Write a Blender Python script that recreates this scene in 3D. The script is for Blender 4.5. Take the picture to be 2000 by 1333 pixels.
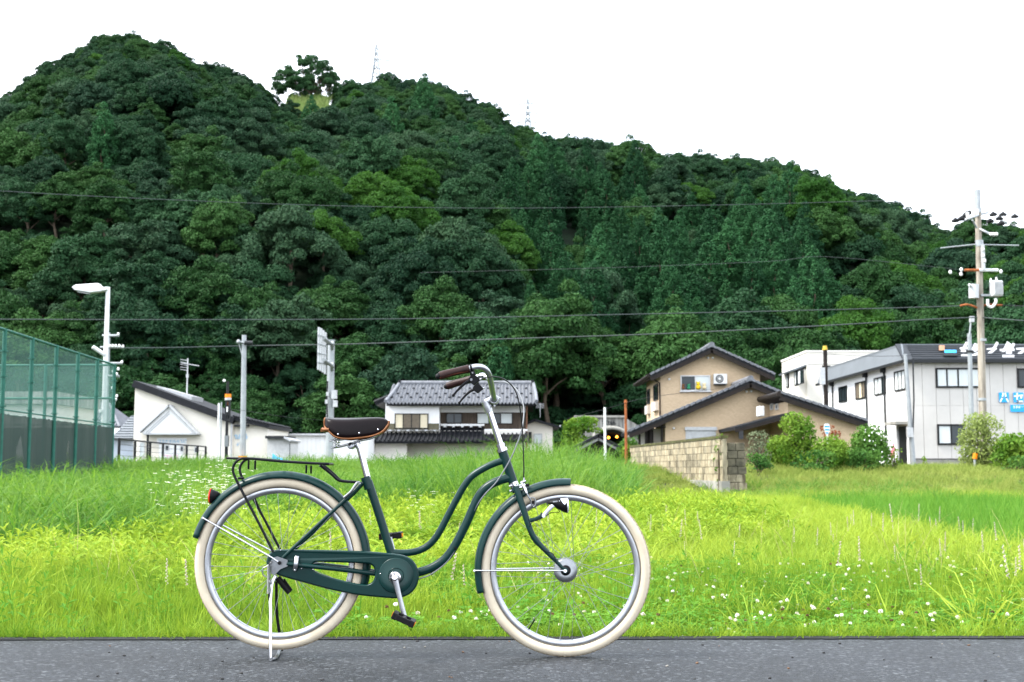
import bpy, bmesh, math, random
import numpy as np
from mathutils import Vector, Matrix, noise as mnoise
random.seed(7); RNG = np.random.default_rng(11)
R = math.radians
scene = bpy.context.scene
for o in list(bpy.data.objects): bpy.data.objects.remove(o)
COL = scene.collection

# ------------------------------------------------------------------ camera
FPX, PITCH, CAMH = 2500.0, R(5.69), 0.745            # focal length in photo pixels (2000 wide), pitch, eye height
cam_d = bpy.data.cameras.new('camera'); cam = bpy.data.objects.new('camera', cam_d); COL.objects.link(cam)
cam_d.sensor_width = 36.0; cam_d.lens = 36.0*FPX/2000.0
cam_d.clip_start = 0.05; cam_d.clip_end = 4000
cam.location = (0, 0, CAMH); cam.rotation_euler = (R(90)+PITCH, 0, 0)
cam_d.dof.use_dof = True; cam_d.dof.focus_distance = 5.2; cam_d.dof.aperture_fstop = 8.0
scene.camera = cam
scene.render.resolution_x = 1024; scene.render.resolution_y = 682

# ------------------------------------------------------------------ sky and sun (bright overcast, sun high on the left)
SUN_EL, SUN_AZ = R(54), math.atan2(-0.9, -0.15)      # azimuth measured from +Y towards +X
world = bpy.data.worlds.new('World'); scene.world = world; world.use_nodes = True
nt = world.node_tree; nt.nodes.clear()
out = nt.nodes.new('ShaderNodeOutputWorld'); bg = nt.nodes.new('ShaderNodeBackground')
sky = nt.nodes.new('ShaderNodeTexSky'); sky.sky_type = 'NISHITA'; sky.sun_disc = False
sky.sun_elevation = SUN_EL; sky.sun_rotation = SUN_AZ; sky.air_density = 1.0; sky.dust_density = 3.0
tc = nt.nodes.new('ShaderNodeTexCoord'); nz = nt.nodes.new('ShaderNodeTexNoise')
nz.inputs['Scale'].default_value = 2.6; nz.inputs['Detail'].default_value = 5.0
ramp = nt.nodes.new('ShaderNodeValToRGB')
ramp.color_ramp.elements[0].position = 0.3; ramp.color_ramp.elements[0].color = (0.80, 0.85, 0.92, 1)
ramp.color_ramp.elements[1].position = 0.62; ramp.color_ramp.elements[1].color = (1.0, 1.0, 1.0, 1)
mul = nt.nodes.new('ShaderNodeMixRGB'); mul.blend_type = 'MULTIPLY'; mul.inputs[0].default_value = 1.0
mul.inputs[2].default_value = (8.4, 8.8, 9.4, 1)      # luminance of the cloud deck, in the sky texture's own units
mixs = nt.nodes.new('ShaderNodeMixRGB'); mixs.inputs[0].default_value = 0.92
L = nt.links
L.new(tc.outputs['Generated'], nz.inputs['Vector']); L.new(nz.outputs['Fac'], ramp.inputs['Fac'])
L.new(ramp.outputs['Color'], mul.inputs[1]); L.new(sky.outputs['Color'], mixs.inputs[1])
L.new(mul.outputs['Color'], mixs.inputs[2]); L.new(mixs.outputs['Color'], bg.inputs['Color'])
bg.inputs['Strength'].default_value = 0.075
L.new(bg.outputs['Background'], out.inputs['Surface'])
sun_d = bpy.data.lights.new('sun', 'SUN'); sun = bpy.data.objects.new('sun', sun_d); COL.objects.link(sun)
sun_d.energy = 1.5; sun_d.angle = R(12); sun_d.color = (1.0, 0.95, 0.87)
sdir = Vector((math.sin(SUN_AZ)*math.cos(SUN_EL), math.cos(SUN_AZ)*math.cos(SUN_EL), math.sin(SUN_EL)))
sun.rotation_euler = sdir.to_track_quat('Z', 'Y').to_euler(); sun.location = sdir*50
vs = scene.view_settings; vs.view_transform = 'Standard'; vs.look = 'None'; vs.gamma = 1.0; vs.use_curve_mapping = False
vs.exposure = 2.45
cy = scene.cycles; cy.max_bounces = 6; cy.diffuse_bounces = 3; cy.glossy_bounces = 3; cy.transmission_bounces = 4
cy.transparent_max_bounces = 12; cy.caustics_reflective = False; cy.caustics_refractive = False
cy.use_denoising = True; cy.volume_bounces = 0

# ------------------------------------------------------------------ photo geometry: a pixel of the photograph and a distance give a point
def ray(u, v):
    x = (u-1000.0)/FPX; y = -(v-666.5)/FPX
    return Vector((x, math.cos(PITCH)-y*math.sin(PITCH), math.sin(PITCH)+y*math.cos(PITCH)))
def at(u, v, Y):
    d = ray(u, v); return Vector((0, 0, CAMH)) + d*(Y/d.y)
def atx(u, v, X):
    d = ray(u, v); return Vector((0, 0, CAMH)) + d*(X/d.x)
def proj(x, y, z):
    dz = z-CAMH; dep = y*math.cos(PITCH)+dz*math.sin(PITCH); up = -y*math.sin(PITCH)+dz*math.cos(PITCH)
    return 1000+FPX*x/dep, 666.5-FPX*up/dep

# ------------------------------------------------------------------ materials
def new_mat(name):
    m = bpy.data.materials.new(name); m.use_nodes = True; n = m.node_tree
    return m, n, n.nodes['Principled BSDF'], n.nodes['Material Output']
def setc(p, col): p.default_value = (col[0], col[1], col[2], 1)
def mat(name, col, rough=0.6, metal=0.0, var=0.12, scale=6.0, bump=0.0, bscale=40.0, spec=0.18, coat=0.0, col2=None, stretch=None):
    m, n, b, o = new_mat(name)
    b.inputs['Roughness'].default_value = rough; b.inputs['Metallic'].default_value = metal
    b.inputs['Specular IOR Level'].default_value = spec; b.inputs['Coat Weight'].default_value = coat
    geo = n.nodes.new('ShaderNodeNewGeometry'); src = geo.outputs['Position']
    if stretch:
        mp = n.nodes.new('ShaderNodeMapping'); mp.inputs['Scale'].default_value = stretch
        n.links.new(src, mp.inputs['Vector']); src = mp.outputs['Vector']
    t = n.nodes.new('ShaderNodeTexNoise'); t.inputs['Scale'].default_value = scale; t.inputs['Detail'].default_value = 6; t.inputs['Roughness'].default_value = 0.65
    n.links.new(src, t.inputs['Vector'])
    rp = n.nodes.new('ShaderNodeValToRGB'); rp.color_ramp.elements[0].position = 0.34; rp.color_ramp.elements[1].position = 0.66
    a = col2 if col2 else tuple(c*(1-var) for c in col); c2 = col if col2 else tuple(min(1, c*(1+var)) for c in col)
    rp.color_ramp.elements[0].color = (*a, 1); rp.color_ramp.elements[1].color = (*c2, 1)
    n.links.new(t.outputs['Fac'], rp.inputs['Fac']); n.links.new(rp.outputs['Color'], b.inputs['Base Color'])
    if bump > 0:
        t2 = n.nodes.new('ShaderNodeTexNoise'); t2.inputs['Scale'].default_value = bscale; t2.inputs['Detail'].default_value = 5
        n.links.new(src, t2.inputs['Vector'])
        bp = n.nodes.new('ShaderNodeBump'); bp.inputs['Strength'].default_value = bump; bp.inputs['Distance'].default_value = 0.02
        n.links.new(t2.outputs['Fac'], bp.inputs['Height']); n.links.new(bp.outputs['Normal'], b.inputs['Normal'])
    return m
def leaf_mat(name, dark, light, trans=0.3, tcol=None, wscale=0.12, rnd=0.5, rough=0.65):
    """leaf colour: mixed by a random value of each plant and by a slow patchiness over the ground"""
    m, n, b, o = new_mat(name)
    b.inputs['Roughness'].default_value = rough; b.inputs['Specular IOR Level'].default_value = 0.07
    oi = n.nodes.new('ShaderNodeObjectInfo'); geo = n.nodes.new('ShaderNodeNewGeometry')
    t = n.nodes.new('ShaderNodeTexNoise'); t.inputs['Scale'].default_value = wscale; t.inputs['Detail'].default_value = 4
    n.links.new(geo.outputs['Position'], t.inputs['Vector'])
    mr = n.nodes.new('ShaderNodeMapRange'); mr.inputs[1].default_value = 0.32; mr.inputs[2].default_value = 0.68
    n.links.new(t.outputs['Fac'], mr.inputs[0])
    mx = n.nodes.new('ShaderNodeMix'); mx.data_type = 'FLOAT'; mx.inputs[0].default_value = rnd
    n.links.new(mr.outputs[0], mx.inputs[2]); n.links.new(oi.outputs['Random'], mx.inputs[3])
    # a little difference from leaf to leaf
    t2 = n.nodes.new('ShaderNodeTexNoise'); t2.inputs['Scale'].default_value = 3.0 if wscale < 0.3 else 18.0; t2.inputs['Detail'].default_value = 1
    n.links.new(geo.outputs['Position'], t2.inputs['Vector'])
    ad = n.nodes.new('ShaderNodeMath'); ad.operation = 'MULTIPLY_ADD'; ad.inputs[1].default_value = 0.9; ad.inputs[2].default_value = -0.45
    n.links.new(t2.outputs['Fac'], ad.inputs[0])
    sm = n.nodes.new('ShaderNodeMath'); sm.operation = 'ADD'; sm.use_clamp = True
    n.links.new(mx.outputs[0], sm.inputs[0]); n.links.new(ad.outputs[0], sm.inputs[1])
    cm = n.nodes.new('ShaderNodeMixRGB'); setc(cm.inputs[1], dark); setc(cm.inputs[2], light)
    n.links.new(sm.outputs[0], cm.inputs[0]); n.links.new(cm.outputs[0], b.inputs['Base Color'])
    tr = n.nodes.new('ShaderNodeBsdfTranslucent')
    if tcol:
        tm = n.nodes.new('ShaderNodeMixRGB'); tm.blend_type = 'MULTIPLY'; tm.inputs[0].default_value = 1; setc(tm.inputs[2], tcol)
        n.links.new(cm.outputs[0], tm.inputs[1]); n.links.new(tm.outputs[0], tr.inputs['Color'])
    else: n.links.new(cm.outputs[0], tr.inputs['Color'])
    ms = n.nodes.new('ShaderNodeMixShader'); ms.inputs[0].default_value = trans
    n.links.new(b.outputs[0], ms.inputs[1]); n.links.new(tr.outputs[0], ms.inputs[2]); n.links.new(ms.outputs[0], o.inputs['Surface'])
    return m
def net_mat(name, col, alpha):
    """a woven mesh too fine to see its threads: part cloth, part holes"""
    m, n, b, o = new_mat(name); setc(b.inputs['Base Color'], col); b.inputs['Roughness'].default_value = 0.7
    tr = n.nodes.new('ShaderNodeBsdfTransparent'); ms = n.nodes.new('ShaderNodeMixShader')
    geo = n.nodes.new('ShaderNodeNewGeometry'); t = n.nodes.new('ShaderNodeTexNoise'); t.inputs['Scale'].default_value = 1.5
    n.links.new(geo.outputs['Position'], t.inputs['Vector'])
    mr = n.nodes.new('ShaderNodeMapRange'); mr.inputs[3].default_value = alpha-0.06; mr.inputs[4].default_value = alpha+0.06
    n.links.new(t.outputs['Fac'], mr.inputs[0]); n.links.new(mr.outputs[0], ms.inputs[0])
    n.links.new(tr.outputs[0], ms.inputs[1]); n.links.new(b.outputs[0], ms.inputs[2]); n.links.new(ms.outputs[0], o.inputs['Surface'])
    return m
def glow_mat(name, col, s):
    m, n, b, o = new_mat(name); setc(b.inputs['Base Color'], col); setc(b.inputs['Emission Color'], col); b.inputs['Emission Strength'].default_value = s
    return m
def glass_mat(name, col=(0.02, 0.03, 0.035), rough=0.06):
    m, n, b, o = new_mat(name); setc(b.inputs['Base Color'], col); b.inputs['Roughness'].default_value = rough; b.inputs['Specular IOR Level'].default_value = 0.35
    return m

# ------------------------------------------------------------------ mesh builder
ORG = {}
def catmull(pts, k=6):
    pts = [Vector(p) for p in pts]
    if len(pts) < 3: return pts
    o = []
    for i in range(len(pts)-1):
        p0 = pts[max(i-1, 0)]; p1 = pts[i]; p2 = pts[i+1]; p3 = pts[min(i+2, len(pts)-1)]
        for j in range(k):
            t = j/k
            o.append(0.5*((2*p1)+(-p0+p2)*t+(2*p0-5*p1+4*p2-p3)*t*t+(-p0+3*p1-3*p2+p3)*t**3))
    o.append(pts[-1]); return o
class MB:
    def __init__(s): s.v = []; s.f = []; s.sm = []
    def add(s, vs, fs, smooth=False):
        n = len(s.v); s.v += [tuple(x) for x in vs]
        for f in fs: s.f.append(tuple(i+n for i in f)); s.sm.append(smooth)
        return s
    def box(s, c, d, rz=0.0, M=None):
        hx, hy, hz = d[0]/2, d[1]/2, d[2]/2; c = Vector(c)
        vs = [Vector((sx*hx, sy*hy, sz*hz)) for sz in (-1, 1) for sy in (-1, 1) for sx in (-1, 1)]
        if M is None: M = Matrix.Rotation(rz, 3, 'Z')
        return s.add([M @ v + c for v in vs], [(0, 2, 3, 1), (4, 5, 7, 6), (0, 1, 5, 4), (2, 6, 7, 3), (0, 4, 6, 2), (1, 3, 7, 5)])
    def lim(s, x0, x1, y0, y1, z0, z1):
        return s.box(((x0+x1)/2, (y0+y1)/2, (z0+z1)/2), (abs(x1-x0), abs(y1-y0), abs(z1-z0)))
    def tube(s, path, r, n=10, smooth=True, cap=True, sy=1.0):
        P = [Vector(p) for p in path]; k = len(P); r = [r]*k if not hasattr(r, '__len__') else list(r)
        if len(r) != k: r = list(np.interp(np.linspace(0, 1, k), np.linspace(0, 1, len(r)), r))
        T = [((P[min(i+1, k-1)]-P[max(i-1, 0)]).normalized()) for i in range(k)]
        up = Vector((0, 1, 0)) if abs(T[0].y) < 0.9 else Vector((1, 0, 0))
        N = (up - T[0]*up.dot(T[0])).normalized(); vs = []; fs = []
        for i in range(k):
            N = (N - T[i]*N.dot(T[i])).normalized(); B = T[i].cross(N)
            for j in range(n):
                a = 2*math.pi*j/n; vs.append(P[i]+(N*math.cos(a)*sy+B*math.sin(a))*r[i])
        for i in range(k-1):
            for j in range(n):
                a = i*n+j; b = i*n+(j+1) % n; fs.append((a, b, b+n, a+n))
        s.add(vs, fs, smooth)
        if cap:
            s.add(vs[:n], [tuple(range(n))[::-1]]); s.add(vs[-n:], [tuple(range(n))])   # own vertices: flat ends
        return s
    def bar(s, a, b, r, n=8): return s.tube([a, b], r, n)
    def ball(s, c, r, n=10, sz=1.0):
        c = Vector(c); vs = [c+Vector((0, 0, r*sz))]; h = n//2; fs = []
        for i in range(1, h):
            t = math.pi*i/h
            for j in range(n):
                a = 2*math.pi*j/n; vs.append(c+Vector((r*math.sin(t)*math.cos(a), r*math.sin(t)*math.sin(a), r*sz*math.cos(t))))
        vs.append(c-Vector((0, 0, r*sz))); e = len(vs)-1
        for j in range(n):
            fs.append((0, 1+j, 1+(j+1) % n)); fs.append((e, e-n+(j+1) % n, e-n+j))
        for i in range(h-2):
            for j in range(n):
                a = 1+i*n+j; b = 1+i*n+(j+1) % n; fs.append((a, a+n, b+n, b))
        return s.add(vs, fs, True)
    def prism(s, poly, axis, a0, a1, smooth=False):
        """polygon of (p,q) pairs extruded along axis: 'y' -> (x,z), 'x' -> (y,z), 'z' -> (x,y)"""
        f = {'y': lambda p, a: (p[0], a, p[1]), 'x': lambda p, a: (a, p[0], p[1]), 'z': lambda p, a: (p[0], p[1], a)}[axis]
        n = len(poly); vs = [f(p, a0) for p in poly]+[f(p, a1) for p in poly]
        fs = [tuple(range(n)), tuple(range(2*n-1, n-1, -1))]+[(i, i+n, (i+1) % n+n, (i+1) % n) for i in range(n)]
        return s.add(vs, fs, smooth)
    def lathe(s, c, axis, prof, n=48, smooth=True):
        """profile of (radius, along) pairs turned about an axis through c; closed profile"""
        c = Vector(c); vs = []; fs = []; k = len(prof)
        for j in range(n):
            a = 2*math.pi*j/n
            for (r, h) in prof:
                if axis == 'y': vs.append(c+Vector((r*math.cos(a), h, r*math.sin(a))))
                elif axis == 'z': vs.append(c+Vector((r*math.cos(a), r*math.sin(a), h)))
                else: vs.append(c+Vector((h, r*math.cos(a), r*math.sin(a))))
        for j in range(n):
            for i in range(k):
                a = j*k+i; b = j*k+(i+1) % k; d = ((j+1) % n)*k
                fs.append((a, b, d+(i+1) % k, d+i))
        return s.add(vs, fs, smooth)
    def slab(s, a, b, c, d, t):
        """four-cornered plate a-b-c-d with thickness t along its normal (downwards)"""
        a, b, c, d = map(Vector, (a, b, c, d)); nrm = (b-a).cross(d-a).normalized()
        if nrm.z < 0: nrm = -nrm
        lo = [p-nrm*t for p in (a, b, c, d)]
        return s.add([a, b, c, d]+lo, [(0, 1, 2, 3), (7, 6, 5, 4), (0, 4, 5, 1), (1, 5, 6, 2), (2, 6, 7, 3), (3, 7, 4, 0)])
    def mesh(s, name, m, org=(0, 0, 0)):
        me = bpy.data.meshes.new(name); ox, oy, oz = org
        me.from_pydata([(x-ox, y-oy, z-oz) for x, y, z in s.v], [], s.f)
        me.polygons.foreach_set('use_smooth', s.sm)
        if m: me.materials.append(m)
        bm = bmesh.new(); bm.from_mesh(me); bmesh.ops.recalc_face_normals(bm, faces=bm.faces); bm.to_mesh(me); bm.free()
        return me
    def build(s, name, m, parent=None, bevel=0.0, seg=2):
        org = ORG.get(parent.name, (0, 0, 0)) if parent else (0, 0, 0)
        o = bpy.data.objects.new(name, s.mesh(name, m, org)); COL.objects.link(o)
        if parent: o.parent = parent; ORG[o.name] = org
        if bevel > 0:
            b = o.modifiers.new('bevel', 'BEVEL'); b.width = bevel; b.segments = seg; b.limit_method = 'ANGLE'; b.angle_limit = R(35)
        return o
def tag(o, label, cat, group=None, kind=None):
    if label: o['label'] = label
    if cat: o['category'] = cat
    if group: o['group'] = group
    if kind: o['kind'] = kind
    return o
def thing(name, label, cat, loc=(0, 0, 0), group=None):
    o = bpy.data.objects.new(name, None); COL.objects.link(o); o.location = loc; o.empty_display_size = 0.2
    ORG[o.name] = tuple(loc); return tag(o, label, cat, group)
def struct(o): o['kind'] = 'structure'; return o
def stuff(o, label, cat): return tag(o, label, cat, None, 'stuff')
def P(parent, name, m, bevel=0.0, **k):
    """shorthand for a one-shape part"""
    b = MB()
    for f, a in k.items():
        f = f.rstrip('0123456789')
        getattr(b, f)(*a)
    return b.build(name, m, parent, bevel)

# ------------------------------------------------------------------ scatter (for what nobody could count)
def gn_scatter(name, meshes, pts, rot, scl, idx):
    lib = bpy.data.collections.new(name+'_kinds')
    for i, me in enumerate(meshes):
        lib.objects.link(bpy.data.objects.new('%s_kind_%02d' % (name, i), me))
    me = bpy.data.meshes.new(name); n = len(pts)
    me.vertices.add(n); me.vertices.foreach_set('co', np.asarray(pts, dtype=np.float32).ravel())
    for an, typ, dat, key in (('rot', 'FLOAT_VECTOR', rot, 'vector'), ('scl', 'FLOAT_VECTOR', scl, 'vector'), ('idx', 'INT', idx, 'value')):
        a = me.attributes.new(an, typ, 'POINT'); a.data.foreach_set(key, np.asarray(dat, dtype=np.int32 if typ == 'INT' else np.float32).ravel())
    o = bpy.data.objects.new(name, me); COL.objects.link(o)
    g = bpy.data.node_groups.new(name+'_scatter', 'GeometryNodeTree')
    g.interface.new_socket('Geometry', in_out='INPUT', socket_type='NodeSocketGeometry')
    g.interface.new_socket('Geometry', in_out='OUTPUT', socket_type='NodeSocketGeometry')
    N = g.nodes; gi = N.new('NodeGroupInput'); go = N.new('NodeGroupOutput')
    ci = N.new('GeometryNodeCollectionInfo'); ci.inputs['Collection'].default_value = lib
    ci.inputs['Separate Children'].default_value = True; ci.inputs['Reset Children'].default_value = True
    iop = N.new('GeometryNodeInstanceOnPoints'); iop.inputs['Pick Instance'].default_value = True
    def attr(nm, t):
        a = N.new('GeometryNodeInputNamedAttribute'); a.data_type = t; a.inputs['Name'].default_value = nm
        return [x for x in a.outputs if x.enabled][0]
    k = g.links.new
    k(gi.outputs[0], iop.inputs['Points']); k(ci.outputs[0], iop.inputs['Instance']); k(attr('idx', 'INT'), iop.inputs['Instance Index'])
    e2r = N.new('FunctionNodeEulerToRotation'); k(attr('rot', 'FLOAT_VECTOR'), e2r.inputs[0]); k(e2r.outputs[0], iop.inputs['Rotation'])
    k(attr('scl', 'FLOAT_VECTOR'), iop.inputs['Scale']); k(iop.outputs[0], go.inputs[0])
    md = o.modifiers.new('scatter', 'NODES'); md.node_group = g
    return o
def np_mesh(name, V, Fc, m, smooth=False):
    me = bpy.data.meshes.new(name); V = np.asarray(V, dtype=np.float32); Fc = np.asarray(Fc, dtype=np.int32); k = Fc.shape[1]
    me.vertices.add(len(V)); me.vertices.foreach_set('co', V.ravel())
    me.loops.add(Fc.size); me.loops.foreach_set('vertex_index', Fc.ravel())
    me.polygons.add(len(Fc)); me.polygons.foreach_set('loop_start', np.arange(len(Fc), dtype=np.int32)*k)
    me.polygons.foreach_set('use_smooth', np.full(len(Fc), smooth))
    me.materials.append(m); me.update(); me.validate(); return me

# ------------------------------------------------------------------ ground, road, hill
def sstep(a, b, x):
    t = np.clip((np.asarray(x, dtype=float)-a)/(b-a), 0, 1); return t*t*(3-2*t)
EDGE = 5.80
def ground_z(x, y):
    x = np.asarray(x, dtype=float); y = np.asarray(y, dtype=float)
    z = -0.13 + 0.80*sstep(34, 47, y) + 0.025*np.sin(x*1.3+0.4*y)*np.cos(y*0.9-0.3*x)
    xb = x-5.0-(y-12.5)*.105; z = z - 0.22*sstep(-.2, .2, xb)*sstep(11.6, 12.4, y)*(1-sstep(31.2, 32.2, y))       # the paddy lies lower
    return z + 0.10*np.exp(-((y-EDGE-0.05)/0.25)**2)*0.6
def grid_mesh(name, xs, ys, zf, m):
    X, Y = np.meshgrid(xs, ys); Z = zf(X, Y); nx, ny = len(xs), len(ys)
    V = np.stack([X, Y, Z], -1).reshape(-1, 3)
    i = (np.arange(ny-1)[:, None]*nx+np.arange(nx-1)[None]).ravel()
    return np_mesh(name, V, np.stack([i, i+1, i+nx+1, i+nx], 1), m, True)
m_soil = mat('soil', (0.022, 0.032, 0.008), 0.9, var=0.4, scale=1.2, bump=0.5, bscale=14, col2=(0.020, 0.017, 0.010))
ys = np.concatenate([np.arange(5.6, 12, 0.12), np.arange(12, 60, 0.8), np.arange(60, 160, 6), [200, 400, 800, 1600]])
xs = np.concatenate([[-1600, -600, -200], np.arange(-120, -30, 8), np.arange(-30, 30.1, 0.7), np.arange(38, 121, 8), [200, 600, 1600]])
o = bpy.data.objects.new('ground', grid_mesh('ground', xs, ys, ground_z, m_soil)); COL.objects.link(o); struct(o)

def asphalt():
    m, n, b, o = new_mat('asphalt'); lk = n.links.new
    geo = n.nodes.new('ShaderNodeNewGeometry')
    def tex(kind, sc, **kw):
        t = n.nodes.new(kind); t.inputs['Scale'].default_value = sc
        for k, v in kw.items(): t.inputs[k].default_value = v
        lk(geo.outputs['Position'], t.inputs['Vector']); return t
    vo = tex('ShaderNodeTexVoronoi', 82); bign = tex('ShaderNodeTexNoise', 1.6, Detail=5); fine = tex('ShaderNodeTexNoise', 230, Detail=2)
    hs = n.nodes.new('ShaderNodeSeparateColor'); lk(vo.outputs['Color'], hs.inputs[0])
    rp = n.nodes.new('ShaderNodeValToRGB'); e = rp.color_ramp.elements
    e[0].position = 0.0; e[0].color = (0.006, 0.007, 0.009, 1); e[1].position = 1.0; e[1].color = (0.115, 0.12, 0.125, 1)
    for p, c in ((0.5, (0.016, 0.019, 0.023)), (0.86, (0.030, 0.034, 0.040))):
        q = e.new(p); q.color = (*c, 1)
    lk(hs.outputs[0], rp.inputs['Fac'])
    mu = n.nodes.new('ShaderNodeMixRGB'); mu.blend_type = 'MULTIPLY'; mu.inputs[0].default_value = 1
    r2 = n.nodes.new('ShaderNodeValToRGB'); r2.color_ramp.elements[0].position = 0.3; r2.color_ramp.elements[0].color = (0.46, 0.48, 0.51, 1)
    r2.color_ramp.elements[1].position = 0.7; r2.color_ramp.elements[1].color = (0.84, 0.87, 0.91, 1)
    lk(bign.outputs['Fac'], r2.inputs['Fac']); lk(rp.outputs['Color'], mu.inputs[1]); lk(r2.outputs['Color'], mu.inputs[2])
    lk(mu.outputs[0], b.inputs['Base Color']); b.inputs['Roughness'].default_value = 0.62; b.inputs['Specular IOR Level'].default_value = 0.3
    bp = n.nodes.new('ShaderNodeBump'); bp.inputs['Strength'].default_value = 0.9; bp.inputs['Distance'].default_value = 0.006
    ad = n.nodes.new('ShaderNodeMath'); ad.operation = 'ADD'; lk(hs.outputs[1], ad.inputs[0]); lk(fine.outputs['Fac'], ad.inputs[1])
    lk(ad.outputs[0], bp.inputs['Height']); lk(bp.outputs['Normal'], b.inputs['Normal'])
    return m
m_asph = asphalt()
# road slab with a slightly ragged, rounded far edge (it runs a hair off square to the camera)
b = MB(); rx = np.concatenate([[-300, -60, -20], np.arange(-7, 7.01, 0.035), [20, 60, 300]]); rows = []
for x in rx:
    e = EDGE + 0.010*x + (0.010*mnoise.noise((x*5, 0, 0)) + 0.007*mnoise.noise((x*23, 3, 0)) if abs(x) < 8 else 0)
    rows.append([(x, -40, 0), (x, 3.0, 0), (x, e-0.05, 0), (x, e-0.018, -0.004+0.004*mnoise.noise((x*30, 9, 0))), (x, e, -0.022), (x, e+0.012, -0.30), (x, -40, -0.30)])
vs = [p for r in rows for p in r]; k = 7
fs = [(i*k+j, (i+1)*k+j, (i+1)*k+j+1, i*k+j+1) for i in range(len(rx)-1) for j in range(k-1)]
b.add(vs, fs, True); struct(b.build('road', m_asph))
# thin dark strip laid along the edge of the asphalt
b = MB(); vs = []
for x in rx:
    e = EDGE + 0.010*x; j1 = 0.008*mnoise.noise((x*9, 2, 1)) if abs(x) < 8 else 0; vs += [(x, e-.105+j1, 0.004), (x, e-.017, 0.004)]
b.add(vs, [(2*i, 2*i+2, 2*i+3, 2*i+1) for i in range(len(rx)-1)]); struct(b.build('road_edge', mat('dark_strip', (.018, .019, .020), .8, var=.4, scale=30, bump=.8, bscale=120)))
# loose grit on the road
gm = [MB().ball((0, 0, 0), 1, 6, 0.6).mesh('grit', mat('grit_%d' % i, c, 0.8)) for i, c in enumerate([(0.03, 0.03, 0.03), (0.2, 0.19, 0.17), (0.12, 0.07, 0.04)])]
n = 150; px = RNG.uniform(-3.2, 3.2, n); py = RNG.uniform(3.6, 5.7, n)
sc = RNG.uniform(0.003, 0.0075, n)
stuff(gn_scatter('road_grit', gm, np.stack([px, py, sc*0.3], 1), np.stack([RNG.uniform(-.4, .4, n), RNG.uniform(-.4, .4, n), RNG.uniform(0, 6.3, n)], 1),
      np.stack([sc*RNG.uniform(.8, 1.6, n), sc, sc], 1), RNG.choice([0, 0, 0, 0, 1, 2], n)), 'scattered dark and pale grit lying on the grey asphalt', 'grit')

# hill: a ridge line and slope
SKY = [(-300, 300), (-100, 240), (0, 190), (60, 140), (130, 94), (185, 62), (235, 52), (285, 56), (330, 74), (400, 112), (470, 125), (515, 158), (535, 176), (556, 131), (645, 131), (660, 165), (690, 146), (760, 140),
       (850, 148), (950, 188), (1000, 228), (1060, 258), (1150, 268), (1230, 282), (1300, 310), (1350, 298), (1450, 302), (1520, 317), (1600, 346), (1700, 386), (1780, 428), (1830, 443), (1900, 432), (2000, 440), (2300, 470)]
RYT = [(-300, 330), (250, 330), (560, 345), (800, 345), (1000, 350), (1100, 400), (1300, 470), (1500, 490), (1800, 450), (2000, 420), (2300, 420)]
BASEY, TREE_H = 129.0, 9.5
def ridge(u):
    v = np.interp(u, [a for a, _ in SKY], [c for _, c in SKY]); ry = np.interp(u, [a for a, _ in RYT], [c for _, c in RYT])
    el = np.arctan((666.5-v)/FPX)+PITCH
    return ry, CAMH+ry*np.tan(el)-TREE_H
def hill_z(x, y):
    x = np.asarray(x, dtype=float); y = np.asarray(y, dtype=float)
    u = 1000+FPX*x/np.maximum(y, 1)/1.03
    ry, rz = ridge(u); t = np.clip((y-BASEY)/(ry-BASEY), 0, 1.6)
    up = np.power(np.clip(t, 0, 1), 0.92)
    z = 0.6+(rz-0.6)*up
    bumps = (5.0*np.sin(x*0.045+y*0.02)+3.5*np.sin(x*0.11-y*0.05+1.0)+2.2*np.sin(x*0.06+y*0.13))*np.sin(np.pi*np.clip(t, 0, 1))*np.clip(1.35-1.35*t, 0, 1)
    return np.where(t > 1, rz-(t-1)*(ry-BASEY)*0.45, z+bumps)
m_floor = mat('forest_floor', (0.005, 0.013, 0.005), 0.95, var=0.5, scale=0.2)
S = np.linspace(-1.0, 1.0, 210); YY = np.linspace(BASEY, 640, 110)
SS, Y2 = np.meshgrid(S, YY); X2 = SS*Y2; Z2 = hill_z(X2, Y2); nx = len(S)
V = np.stack([X2, Y2, Z2], -1).reshape(-1, 3); i = (np.arange(len(YY)-1)[:, None]*nx+np.arange(nx-1)[None]).ravel()
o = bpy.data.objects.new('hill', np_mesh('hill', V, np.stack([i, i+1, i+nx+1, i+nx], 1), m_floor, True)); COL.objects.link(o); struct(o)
# the small open grassy clearing below the ridge

# ------------------------------------------------------------------ buildings
GZ = 0.62                                                # level of the ground the houses stand on
m_white = mat('white_render', (0.78, 0.78, 0.78), 0.8, var=.04, scale=.7)
m_cream = mat('cream_render', (0.74, 0.70, 0.62), 0.8, var=.05, scale=.6)
m_beige = mat('beige_panel', (0.52, 0.50, 0.47), 0.7, var=.05, scale=.8)
m_offw = mat('offwhite_render', (0.72, 0.69, 0.64), 0.8, var=.06, scale=.5)
m_dkroof = mat('dark_roof_tile', (0.012, 0.013, 0.016), 0.6, var=.3, scale=6)
m_dkwood = mat('dark_timber', (0.016, 0.012, 0.010), 0.6, var=.3, scale=3)
m_grtile = mat('grey_tile', (0.135, 0.142, 0.158), 0.45, var=.25, scale=3)
m_metal = mat('grey_roof_metal', (0.14, 0.155, 0.17), 0.45, var=.08, scale=1)
m_dkmetal = mat('dark_roof_metal', (0.034, 0.038, 0.044), 0.6, var=.1, scale=1)
m_wood = mat('weathered_boards', (0.07, 0.054, 0.042), 0.85, var=.35, scale=2.2, stretch=(6, 6, .6))
m_khaki = mat('khaki_plaster', (0.115, 0.105, 0.07), 0.85)
m_conc = mat('concrete', (0.34, 0.33, 0.30), 0.9, var=.25, scale=1.2, bump=.2, col2=(0.20, 0.195, 0.175))
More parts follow.
